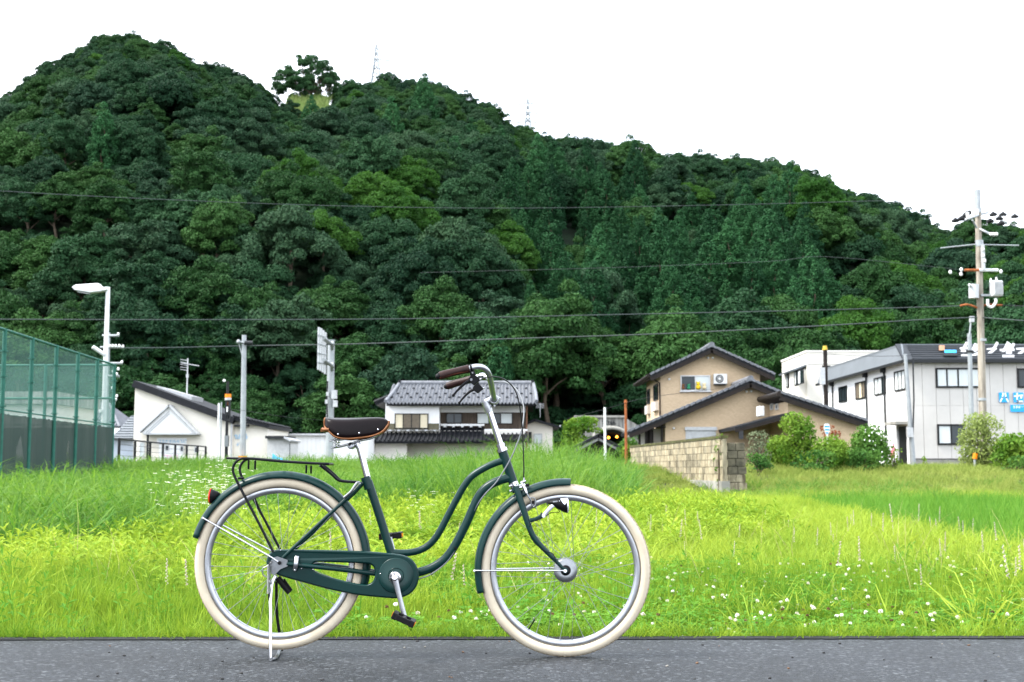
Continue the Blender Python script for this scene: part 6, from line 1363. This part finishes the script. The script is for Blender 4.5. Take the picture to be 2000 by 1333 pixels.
# ------------------------------------------------------------------ overhead cables
m_wire = mat('grey_green_cable', (0.05, 0.062, 0.062), .5); m_bwire = mat('black_wire', (.02, .022, .025), .5)
def cable(label, pts, r, m):
    pts = [at(*p) for p in pts]; tag(MB().tube(catmull(pts, 10), r*.8, 6).build('overhead_cable', m), label, 'cable', 'overhead cables')
cable('topmost thin cable crossing the hill, sagging to the middle', [(-40, 371, 40), (250, 387, 44), (640, 402, 48), (1000, 407, 51), (1400, 401, 52), (1700, 393, 52), (1909, 386, YQ)], .014, m_wire)
cable('faint thin cable across the middle of the hill', [(820, 533, 62), (1200, 523, 58), (1500, 511, 55), (1616, 502, 54), (1884, 528, YQ)], .010, m_wire)
cable('thick cable crossing below the cedars to the transformer pole', [(-40, 624, 46), (400, 625, 48), (800, 623, 50), (1200, 615, 51), (1600, 606, 52), (1875, 598, YQ)], .026, m_wire)
cable('lowest thick cable rising from the slim pole to the transformer pole', [(203, 680, 55.8), (330, 679.5, 58), (477, 676, 60), (700, 672, 59), (1000, 662, 57), (1300, 652, 55), (1600, 637, 53), (1800, 625, 52), (1916, 620, YQ)], .032, m_wire)
cable('thin cable running off right from the transformer pole', [(1916, 620, YQ), (1960, 624, 51), (2060, 631, 50)], .028, m_wire)
cable('black cable leaving the frame right of the transformers', [(1955, 597, YQ), (2060, 600, 50)], .022, m_bwire)
cable('black service wire sloping past the rusty post', [(1108, 818, 70), (1180, 800, 66), (1260, 778, 62), (1400, 760, 63)], .012, m_bwire)
cable('thin wire above the workshop roof corner', [(1611, 692, 68), (1700, 696, 67), (1769, 695, 66), (1895, 690, 60)], .014, m_bwire)
cable('thin wire over the cream building', [(445, 800, 52), (480, 803, 56), (560, 815, 60), (640, 822, 62)], .010, m_bwire)
for (u, v) in ((1884, 418), (1893, 414), (1931, 411)):
    cable({1884: 'left', 1893: 'middle', 1931: 'right'}[u]+'most of the thin wires running right from the tall pole head' if u != 1893 else 'middle one of the thin wires running right from the tall pole head', [(u, v, YQ), (1960, v+8, YQ-1), (2080, v+22, YQ-4)], .010, m_bwire)
# ------------------------------------------------------------------ road furniture on the right
rs = thing('route_sign', 'small blue shield route sign among the shrubs', 'sign', tuple(base(1616, 49)))
b_ = base(1616, 49); P(rs, 'post', m_wpole, bar=(b_, at(1616, 830, 49), .03))
shp = [(-.48, -.34), (-.30, -.5), (.30, -.5), (.48, -.34), (.46, .05), (.24, .50), (0, .62), (-.24, .50), (-.46, .05)]; c_ = at(1615, 838, 48.9)
for m_, s_, y_ in ((m_wlet, .30, 0), (m_blue, .26, -.012)):
    MB().prism([(c_.x+x*s_*.75, c_.z-z*s_*1.25) for x, z in shp], 'y', c_.y+y_-.01, c_.y+y_).build('shield' if s_ > .28 else 'shield_face', m_, rs)
for k, (dz, w) in enumerate(((.14, .16), (.02, .22), (-.10, .18))):
    MB().box((c_.x, c_.y-.030, c_.z+dz), (w, .006, .05)).build('sign_lettering', m_wlet, rs)
pk = thing('marker_post', 'pink-topped wooden marker stake at the foot of the shrubs', 'post', tuple(base(1743, 47)))
b_ = base(1743, 47); P(pk, 'stake', mat('grey_stake', (.35, .33, .28), .9), bar=(b_, at(1743, 893, 47), .032)); P(pk, 'pink_ribbon', mat('pink_tape', (.75, .22, .28), .6), tube=([at(1743.5, 893, 46.95), at(1744, 884, 46.95), at(1745.5, 865, 46.95)], [.09, .075, .02], 6))
yb = thing('marker_post', 'yellow capped guy-wire marker under the willow', 'post', tuple(base(1905, 47))); P(yb, 'sleeve', m_org, tube=([at(1904, 897, 47), at(1905.5, 886, 47)], .085, 8)); P(yb, 'rod', m_galv, tube=([base(1903, 47), at(1904, 897, 47)], .05, 8))
# ------------------------------------------------------------------ lattice pylons on the ridge
def pylon(u, vt, vb, Y, label):
    pt, pb_ = at(u, vt, Y), at(u, vb, Y); H_ = pt.z-pb_.z; o = thing('pylon', label, 'pylon', (pb_.x, Y, pb_.z), 'pylons on the ridge'); m_ = m_galv
    hw = lambda t: .115*H_*(1-t)**1.3+.012*H_
    lv = np.linspace(0, 1, 10)
    for sx_ in (-1, 1):
        for sy_ in (-1, 1): P(o, 'leg', m_, tube=([(pb_.x+sx_*hw(t), Y+sy_*hw(t), pb_.z+H_*t) for t in lv], .24, 5))
    b = MB()
    for a, c in zip(lv[:-1], lv[1:]):
        for sy_ in (-1, 1):
            b.bar((pb_.x-hw(a), Y+sy_*hw(a), pb_.z+H_*a), (pb_.x+hw(c), Y+sy_*hw(c), pb_.z+H_*c), .12, 4); b.bar((pb_.x+hw(a), Y+sy_*hw(a), pb_.z+H_*a), (pb_.x-hw(c), Y+sy_*hw(c), pb_.z+H_*c), .12, 4)
    b.build('lattice', m_, o)
    for t, w in ((.90, .17), (.72, .27), (.56, .22)): P(o, 'cross_arm', m_, tube=([(pb_.x-w*H_, Y, pb_.z+H_*t), (pb_.x, Y, pb_.z+H_*(t+.035)), (pb_.x+w*H_, Y, pb_.z+H_*t)], .22, 5))
pylon(734, 88, 200, 385, 'pale lattice pylon behind the ridge above the dark cedars'); pylon(1031, 194, 300, 372, 'lattice pylon on the shoulder of the ridge in front of trees')

# ------------------------------------------------------------------ shrubs and small trees
SM = {'a': leaf_mat('shrub_fresh', (0.04, 0.125, 0.014), (0.21, 0.31, 0.045), .35, (1.1, 1.1, .6), wscale=.9, rnd=.3), 'd': leaf_mat('shrub_dark', (0.022, 0.085, 0.018), (0.10, 0.20, 0.035), .28, wscale=.9, rnd=.3),
      'w': leaf_mat('willow_leaf', (0.16, 0.22, 0.05), (0.30, 0.36, 0.12), .4, wscale=.9, rnd=.3), 'r': leaf_mat('maple_red', (0.16, 0.04, 0.02), (0.26, 0.08, 0.035), .35, wscale=.9), 'g': leaf_mat('shrub_grey', (0.10, 0.13, 0.07), (0.20, 0.23, 0.13), .3, wscale=.9)}
def shrub(name, label, u0, u1, vt, vb, Y, mk, nl=16, size=.075, dens=520, seed=1, lobe=(.22, .42), stems=6, fl=.8, cat='shrub', asp=1.3):
    rg = np.random.default_rng(seed); x0, x1 = at(u0, vb, Y).x, at(u1, vb, Y).x; zt, zb_ = pz(vt, Y), min(pz(vb, Y), gz1((x0+x1)/2, Y)); cx, w, h = (x0+x1)/2, (x1-x0)/2, zt-zb_
    root = thing(name, label, cat, (cx, Y, zb_)); L_ = []; b = MB()
    for i in range(nl):
        a = rg.uniform(0, 6.28); q = math.sqrt(rg.random()); t = rg.uniform(.08, 1); rr = rg.uniform(*lobe)*min(1, h/1.6+.3); wid = math.sqrt(max(.1, 1-((t-.45)/.62)**2))
        L_.append(((cx+max(0, w-rr*.8)*q*math.cos(a)*wid, Y+max(0, w*.7-rr*.6)*q*math.sin(a)*wid, zb_+max(rr*.5, (h-rr*.9)*t)), rr, fl))
    V, Fc = None, None
    C, N_ = [], []
    V, Fc = lobes_to_cards(L_, size, dens, rg, -.7); V = V-np.array([cx, Y, zb_])
    o = bpy.data.objects.new('foliage', np_mesh('foliage', V, Fc, SM[mk])); COL.objects.link(o); o.parent = root
    for i in range(stems):
        l_ = L_[i % nl][0]; P(root, 'stem', m_bark, tube=([(cx+rg.uniform(-.15, .15)*w, Y+rg.uniform(-.1, .1), zb_-.1), ((cx+l_[0])/2, (Y+l_[1])/2, (zb_+l_[2])/2+.1), l_], [.035, .025, .012], 5))
    return root
shrub('shrub', 'greyish airy shrub just right of the dark block pier', 1452, 1512, 832, 915, 45, 'g', 22, .05, 420, 2, (.18, .30), 12)
shrub('shrub', 'low clipped dark hedge at the foot of the airy shrub', 1452, 1510, 878, 916, 43.5, 'd', 18, .05, 700, 3, (.2, .32))
shrub('shrub', 'tall bright green shrub with pale leaf tips nearest the tan wing', 1518, 1600, 800, 914, 46, 'a', 40, .075, 420, 4, (.30, .52), 8)
shrub('shrub', 'yellow-green shrub under the blue route sign', 1578, 1662, 846, 915, 45, 'a', 30, .07, 460, 5, (.28, .46))
shrub('shrub', 'dark leafy undershrub between the two large shrubs', 1540, 1640, 872, 917, 44, 'd', 22, .07, 480, 6, (.2, .34))
fs_ = shrub('shrub', 'large dark shrub dotted with white flowers before the workshop', 1652, 1742, 824, 916, 46, 'd', 46, .07, 460, 7, (.30, .50))
shrub('shrub', 'fresh green top growth on the flowering shrub', 1650, 1730, 822, 872, 46.6, 'a', 22, .07, 380, 17, (.26, .42))
shrub('shrub', 'small bright shrub beside the pink marker stake', 1722, 1772, 872, 915, 46, 'a', 14, .06, 480, 8, (.16, .28))
shrub('shrub', 'tiny sprout at the foot of the workshop corner', 1797, 1812, 890, 914, 60, 'a', 6, .07, 420, 9, (.12, .2), 3)
shrub('shrub', 'pale willow-like shrub in front of the weathered pole', 1868, 1972, 806, 908, 47.5, 'w', 62, .065, 420, 10, (.28, .48), 10, 1.15)
shrub('shrub', 'broad-leaved bright green shrub at the right edge', 1930, 2030, 842, 916, 46, 'a', 40, .10, 300, 11, (.32, .52))
shrub('shrub', 'low dark plant at the right edge under the shrubs', 1955, 2030, 888, 922, 44.5, 'd', 18, .08, 400, 12, (.2, .34))
shrub('maple_tree', 'small red-leaved maple against the tan wing', 1592, 1652, 822, 846, 52, 'r', 14, .06, 380, 13, (.16, .30), 5, .5, 'tree')
shrub('shrub', 'sprig of ivy growing over the near end of the block wall', 1392, 1416, 843, 858, 36.8, 'a', 8, .045, 700, 14, (.09, .15), 2)
shrub('shrub', 'rounded dark green bush right of the tunnel mouth', 1205, 1262, 848, 890, 84, 'd', 22, .12, 220, 15, (.4, .65)); shrub('shrub', 'low yellow-green bush behind the rusty post', 1210, 1240, 866, 900, 70, 'a', 14, .10, 260, 16, (.3, .45))
shrub('shrub', 'small leafy bush between the annexe and the dark shed', 1088, 1122, 862, 892, 80, 'a', 16, .1, 240, 18, (.3, .5))
tt = shrub('broadleaf_tree', 'layered yellow-green tree left of the tunnel mouth', 1092, 1180, 800, 888, 108, 'a', 36, .16, 110, 19, (.6, 1.0), 6, .45, 'tree')
shrub('shrub', 'leafy mid-green shrub filling the gap under the red maple', 1596, 1668, 850, 915, 47, 'a', 34, .07, 460, 22, (.30, .46))
shrub('shrub', 'dense green shrub behind the low clipped hedge', 1490, 1552, 846, 914, 47.5, 'a', 30, .07, 460, 23, (.30, .46))
shrub('shrub', 'dark bushy growth at the base of the flowering shrub', 1640, 1736, 868, 917, 44.6, 'd', 28, .07, 480, 24, (.24, .38))
# white flowers on the dark shrub
rg = np.random.default_rng(21); b = MB()
for i in range(16):
    u = rg.uniform(1688, 1742); v = rg.uniform(834, 862) if rg.random() < .7 else rg.uniform(862, 892); p = at(u, v, 45.15+rg.uniform(-.1, .3))
    P(fs_, 'flower', m_wlet, ball=(p, .014+.016*rg.random(), 6, 1.3))

# ------------------------------------------------------------------ meadow
rng = np.random.default_rng(31)
GM = {'near': leaf_mat('grass_near', (0.055, 0.16, 0.014), (0.27, 0.375, 0.040), .40, (1.15, 1.1, .75), wscale=.9, rnd=.5), 'yel': leaf_mat('grass_yellow', (0.14, 0.25, 0.024), (0.36, 0.45, 0.06), .40, (1.12, 1.06, .8), wscale=.6, rnd=.5),
      'tall': leaf_mat('grass_tall', (0.045, 0.145, 0.022), (0.18, 0.29, 0.06), .42, (1.1, 1.15, .6), wscale=.35, rnd=.5), 'rice': leaf_mat('rice_leaf', (0.055, 0.18, 0.022), (0.17, 0.31, 0.05), .4, (1.1, 1.15, .6), wscale=.5, rnd=.4),
      'mug': leaf_mat('mugwort_leaf', (0.085, 0.20, 0.016), (0.35, 0.45, 0.055), .36, (1.12, 1.06, .8), wscale=.6, rnd=.5), 'clov': leaf_mat('clover_leaf', (0.06, 0.19, 0.022), (0.14, 0.29, 0.035), .4, (1.12, 1.06, .8), wscale=1.2, rnd=.4), 'straw': leaf_mat('dry_stalk', (0.30, 0.26, 0.12), (0.45, 0.38, 0.2), .3, wscale=1), 'lev': leaf_mat('levee_grass', (0.13, 0.21, 0.03), (0.32, 0.36, 0.09), .4, wscale=.5, rnd=.5)}
def tufts(name, n, mk, prm, seed0=0):
    return [np_mesh('%s_tuft_%d' % (name, i), *blades(*prm, np.random.default_rng(seed0+i)), GM[mk]) for i in range(n)]
def leafy(n_st, h, leaf, mk, seed, up=.5, nleaf=14, stem=.004):
    """upright leafy stalks: whorls of narrow leaves round each stem"""
    r = np.random.default_rng(seed); Vs, Fs = [], []; k0 = 0
    for s in range(n_st):
        bx, by = r.uniform(-.12, .12, 2); hh = h*r.uniform(.65, 1.15); lx, ly_ = r.normal(0, .10, 2)*hh
        def add(vs, f): 
            nonlocal k0
            Vs.extend(vs); Fs.extend([tuple(i+k0 for i in q) for q in f]); k0 += len(vs)
        add([(bx-stem, by, 0), (bx+stem, by, 0), (bx+lx+stem*.5, by+ly_, hh), (bx+lx-stem*.5, by+ly_, hh)], [(0, 1, 2, 3)])
        for j in range(nleaf):
            t = .18+.82*(j+r.random())/nleaf; a = j*2.4+r.uniform(-.3, .3); L_ = leaf*r.uniform(.6, 1.15)*(1.1-.55*t**3); cx_, cy2, cz_ = bx+lx*t, by+ly_*t, hh*t
            e = up*r.uniform(.5, 1.3)+.55*(t > .85); dx, dy_ = math.cos(a), math.sin(a); w = L_*.17
            mid = (cx_+dx*L_*.5, cy2+dy_*L_*.5, cz_+L_*.5*e); tip = (cx_+dx*L_, cy2+dy_*L_, cz_+L_*(e-.25))
            add([(cx_, cy2, cz_), (mid[0]-dy_*w, mid[1]+dx*w, mid[2]), tip, (mid[0]+dy_*w, mid[1]-dx*w, mid[2])], [(0, 1, 2, 3)])
    return np_mesh('leafy_stalk', Vs, Fs, GM[mk])
def scatter_zone(name, label, cat, meshes, xr, yr, dens, ok, s=(.8, 1.25), tilt=.12, zoff=-.02, szf=None, weights=None):
    """random plants per square metre inside the view wedge where ok(x, y) is true"""
    A = (xr[1]-xr[0])*(yr[1]-yr[0]); n = int(A*dens); x = rng.uniform(*xr, n); y = rng.uniform(*yr, n)
    k = (np.abs(x) < .56*y+1.6) & ok(x, y); x, y = x[k], y[k]; n = len(x); z = ground_z(x, y)+zoff
    sc = rng.uniform(*s, n); sz = sc*(szf(x, y) if szf else 1)*rng.uniform(.85, 1.15, n)
    o = gn_scatter(name, meshes, np.stack([x, y, z], 1), np.stack([rng.normal(0, tilt, n), rng.normal(0, tilt, n), rng.uniform(0, 6.28, n)], 1), np.stack([sc, sc, sz], 1), rng.choice(len(meshes), n, p=weights))
    print('SCATTER', name, n); return stuff(o, label, cat)
def nzv(x, y, f, s): return np.array([mnoise.noise((a*f, c*f, s)) for a, c in zip(x, y)])
E0 = EDGE+.06
def y_tall(x):                                                            # near edge of the tall grass
    return np.interp(x, [-9, -5.5, -4.0, -2.6, -1.6, 0, 3, 5.2], [12.5, 13.0, 14.5, 19.5, 21.5, 21.5, 23, 26])+.8*np.sin(x*1.7)+.4*np.sin(x*4.3)
X_PADDY = lambda y: 5.05+(y-12.5)*.105+.12*np.sin(y*.9)
paddy = lambda x, y: (x > X_PADDY(y)) & (y > 12.2) & (y < 31.5)
# verge: fine short grass next to the road
near_t = tufts('near', 5, 'near', (24, .17, .11, .0095, .5, .2), 40); hair_t = tufts('fine', 3, 'near', (28, .21, .10, .0052, .18, .05), 50)
scatter_zone('verge_grass', 'short bright grass growing along the road edge', 'grass', near_t+hair_t, (-7.2, 7.2), (E0, 9.8), 78, lambda x, y: y > E0+.010*x+.0, (.75, 1.2), .10, -.02, lambda x, y: np.clip(.55+(y-E0)*.35, .55, 1.15), [.13]*5+[.35/3]*3)
edge_t = tufts('edge', 4, 'near', (22, .12, .07, .0065, .6, .25), 60)
# fringe right on the asphalt edge, leaning over it a little
n = 930; x = rng.uniform(-4.8, 4.8, n); y = EDGE+.010*x+.02+np.abs(rng.normal(0, .035, n)); s = rng.uniform(.6, 1.25, n)
stuff(gn_scatter('edge_fringe', edge_t, np.stack([x, y, np.full(n, -.085)], 1), np.stack([rng.normal(.05, .15, n), rng.normal(0, .12, n), rng.uniform(0, 6.28, n)], 1), np.stack([s, s, s*1.2], 1), rng.integers(0, 4, n)), 'fringe of grass blades against the dark edge of the asphalt', 'grass')
# clumps of arching lighter blades
arch_t = tufts('arch', 4, 'yel', (18, .36, .06, .0095, .95, .48), 70)
scatter_zone('arching_grass', 'clumps of longer arching yellow-green grass in the verge', 'grass', arch_t, (-9, 9), (6.2, 14), 9, lambda x, y: nzv(x, y, .8, 4.1) > .02, (.7, 1.2), .15)
# broad weed leaves left
weed_t = [leafy(3, .32, .12, 'mug', 80+i, .45, 15) for i in range(4)]
scatter_zone('mugwort', 'yellow-green leafy weeds spreading across the middle of the meadow', 'weeds', weed_t, (-15, 3.5), (8.2, 23), 17, lambda x, y: (y < y_tall(x)+1.2) & (y > 9.2+.9*np.sin(x*1.1)+np.where(x > .5, (x-.5)*2.2, 0)) , (.8, 1.35), .12, -.03, lambda x, y: np.clip(.65+(y-9)*.05, .6, 1.2))
scatter_zone('ground_weeds', 'scattered leafy weeds among the near grass', 'weeds', [leafy(2, .20, .06, 'clov', 90+i, .6, 10) for i in range(3)], (-5, 5), (6.0, 10.5), 14, lambda x, y: nzv(x, y, 1.1, 9.3) > .0, (.7, 1.3))
# yellow grass on the right
mid_t = tufts('mid', 5, 'yel', (26, .26, .16, .010, .65, .28), 100)
scatter_zone('meadow_grass', 'pale yellow-green meadow grass right of the bicycle', 'grass', mid_t, (-10, 14), (9.4, 36), 30, lambda x, y: ~paddy(x, y) & (y < np.where(x > .086*y, 37, y_tall(x)+.5)) & ((x > .4) | (y < 11)), (.8, 1.3), .12, -.02)
# tall grass bank
tall_t = tufts('tall', 6, 'tall', (13, 1.0, .17, .030, .75, .42), 120)
scatter_zone('tall_grass', 'tall green grass bank rising behind the bicycle', 'grass', tall_t, (-27, 6.2), (12, 42), 13, lambda x, y: (y > y_tall(x)) & (x < .092*y+.15*np.sin(y*3)), (.8, 1.2), .08, -.05,
             lambda x, y: np.interp(x+.0*y, [-12, -6, -3.2, -1.5, 0.5, 3, 5.5], [.92, .90, .90, 1.25, 1.48, 1.35, 1.05])*np.clip(.85+(y-y_tall(x))*.03, .8, 1.15)*np.interp(x/y, [.05, .095], [1, .68]))
# rice paddy
rice_t = tufts('rice', 4, 'rice', (20, .46, .10, .022, .32, .12), 140)
scatter_zone('rice_plants', 'dense dark green rice growing in the paddy on the right', 'rice', rice_t, (4.9, 20), (12, 32), 42, lambda x, y: paddy(x, y), (.85, 1.15), .05, -.05)
# levee behind it
lev_t = tufts('levee', 4, 'lev', (28, .22, .2, .016, .75, .28), 160)
scatter_zone('levee_grass', 'dry mown grass on the levee below the shrubs', 'grass', lev_t, (2.6, 34), (31, 56), 13, lambda x, y: (y > 31.5) & (x > .088*y) & (np.abs(x-(6.06-(y-36.5)*.067)) > .2), (.8, 1.5), .15, -.02)
ld_t = tufts('levee_dark', 3, 'tall', (26, .42, .25, .02, .9, .4), 170)
scatter_zone('levee_clumps', 'dark green grass clumps along the far edge of the paddy', 'grass', ld_t, (5.5, 20), (31.5, 40), 4.5, lambda x, y: (nzv(x, y, .35, 2.2) > .0), (.7, 1.3), .1)
scatter_zone('yard_grass', 'rough grass round the houses beyond the meadow', 'grass', lev_t+ld_t, (-40, 5), (42, 62), 4, lambda x, y: x < 4.5, (1, 1.8), .12)
scatter_zone('dry_stalks', 'a few straw-coloured seed stalks standing in the meadow', 'grass', tufts('straw', 3, 'straw', (3, .5, .05, .004, .5, .25), 180), (-8, 8), (6.6, 16), 1.6, lambda x, y: x > -99, (.7, 1.2))
# clover with white heads
cl_m = []
for i in range(3):
    r = np.random.default_rng(200+i); Vs, Fs = [], []
    for j in range(26):
        bx, by = r.uniform(-.11, .11, 2); h = r.uniform(.07, .15); k = len(Vs); Vs += [(bx-.0012, by, 0), (bx+.0012, by, 0), (bx, by, h), (bx, by, h)]; Fs.append((k, k+1, k+2, k+3))
        a0 = r.uniform(0, 6.28)
        for q in range(3):
            a = a0+q*2.094; L_ = r.uniform(.016, .024); dx, dy_ = math.cos(a), math.sin(a); w = L_*.48; k = len(Vs); dz = r.uniform(-.004, .006)
            Vs += [(bx, by, h), (bx+dx*L_*.7-dy_*w, by+dy_*L_*.7+dx*w, h+.004+dz), (bx+dx*L_, by+dy_*L_, h+.002+dz), (bx+dx*L_*.7+dy_*w, by+dy_*L_*.7-dx*w, h+.004-dz)]; Fs.append((k, k+1, k+2, k+3))
    cl_m.append(np_mesh('clover_%d' % i, Vs, Fs, GM['clov']))
clz = lambda x, y: (x > -.6+.5*np.sin(y*2)) & (y < 10.8-.18*np.maximum(0, x))
scatter_zone('clover', 'green clover leaves covering the verge behind the front wheel', 'clover', cl_m, (-1, 5.4), (E0+.05, 11), 42, lambda x, y: clz(x, y) & (y > E0+.010*x), (.8, 1.3), .1)
m_pet = leaf_mat('clover_petal', (0.66, 0.60, 0.48), (0.85, 0.84, 0.78), .3, wscale=2, rnd=.8); m_dead = leaf_mat('clover_faded', (0.09, 0.045, 0.025), (0.22, 0.12, 0.07), .1, wscale=2, rnd=.8)
def flower_head(seed, m, r0):
    r = np.random.default_rng(seed); n = 60; d = r.normal(0, 1, (n, 3)); d /= np.linalg.norm(d, axis=1, keepdims=True); d = d[d[:, 2] > -.55]; c = d*r0*r.uniform(.75, 1.05, (len(d), 1)); c[:, 2] *= .85
    V, Fc = leaf_cards(c+np.array([0, 0, .20]), d, r0*.5, .5, r); k = len(V)
    
    me = np_mesh('flower_head', V, Fc, m); return me
fl_m = [flower_head(220+i, m_pet, .0105) for i in range(3)]+[flower_head(230, m_dead, .009)]
scatter_zone('clover_flowers', 'white clover flower heads dotted over the verge on the right', 'flowers', fl_m, (-1, 5.4), (E0+.1, 11), 42, lambda x, y: clz(x, y) & (nzv(x, y, .9, 6.6) > -.12), (.45, 1.0), .15, -.02, None, [.26, .26, .26, .22])
# white daisies by the rear wheel
dz_m = []
for i in range(3):
    r = np.random.default_rng(240+i); Vs, Fs = [], []
    for j in range(12):
        bx, by = r.uniform(-.16, .16, 2); h = r.uniform(.65, 1.0); ex, ey2 = bx+r.normal(0, .1), by+r.normal(0, .1); k = len(Vs)
        Vs += [(bx-.0018, by, 0), (bx+.0018, by, 0), (ex+.001, ey2, h), (ex-.001, ey2, h)]; Fs.append((k, k+1, k+2, k+3))
    k_st = len(Fs)
    dz_m.append(np_mesh('daisy_stalks', Vs, Fs, GM['mug']))
daisy_w = []
for i in range(3):
    r = np.random.default_rng(250+i); Vs, Fs = [], []
    for j in range(16):
        ex, ey2, h = r.normal(0, .15), r.normal(0, .15), r.uniform(.62, 1.02)
        for q in range(7):
            a = q*.9; L_ = .017; k = len(Vs); tz = r.uniform(-.003, .006); Vs += [(ex, ey2, h), (ex+L_*math.cos(a-.35), ey2+L_*math.sin(a-.35), h+tz), (ex+L_*1.15*math.cos(a), ey2+L_*1.15*math.sin(a), h), (ex+L_*math.cos(a+.35), ey2+L_*math.sin(a+.35), h+tz)]; Fs.append((k, k+1, k+2, k+3))
    daisy_w.append(np_mesh('daisy_heads', Vs, Fs, m_pet))
ds = [(at(u, 960, Y).x, Y, float(ground_z(at(u, 960, Y).x, Y))) for u, Y in ((352, 11.5), (368, 12), (384, 11.8), (400, 11.4), (415, 12.2), (430, 11.6), (440, 12.4), (372, 12.6), (395, 12.8), (425, 12.9), (450, 12.6), (360, 13), (410, 13.3), (440, 13.6), (820, 15), (835, 15.5), (385, 11.0), (420, 10.8))]
n = len(ds); s = rng.uniform(.8, 1.1, n)
for nm, ms, lb in (('daisy_stems', dz_m, 'thin green stems of the white daisies behind the rear wheel'), ('daisy_flowers', daisy_w, 'cluster of small white daisies behind the rear wheel')):
    stuff(gn_scatter(nm, ms, ds, [(0, 0, i*1.3) for i in range(n)], [(a, a, a*(.84 if i not in (14, 15) else .6)) for i, a in enumerate(s)], [i % 3 for i in range(n)]), lb, 'flowers')
# pink flower spikes
m_spk = leaf_mat('pink_spike', (0.38, 0.29, 0.26), (0.55, 0.46, 0.42), .25, wscale=2)
sp_m = []
for i in range(3):
    r = np.random.default_rng(260+i); n_ = 46; t = np.linspace(0, 1, n_); c = np.stack([.006*np.cos(t*44)*(1-t*.5), .006*np.sin(t*44)*(1-t*.5), .22+.13*t], 1)
    V, Fc = leaf_cards(c, np.stack([np.cos(t*44), np.sin(t*44), .3+0*t], 1), .0055, .3, r); k = len(V); sp_m.append(np_mesh('spike', V, Fc, m_spk))
scatter_zone('pink_flower_spikes', 'slender pale pink flower spikes standing in the meadow grass', 'flowers', sp_m, (-6, 6), (6.6, 17), 1.5, lambda x, y: ((x > 1.2) & (y > 10)) | (nzv(x, y, .5, 1.1) > .15), (.9, 1.35), .08)
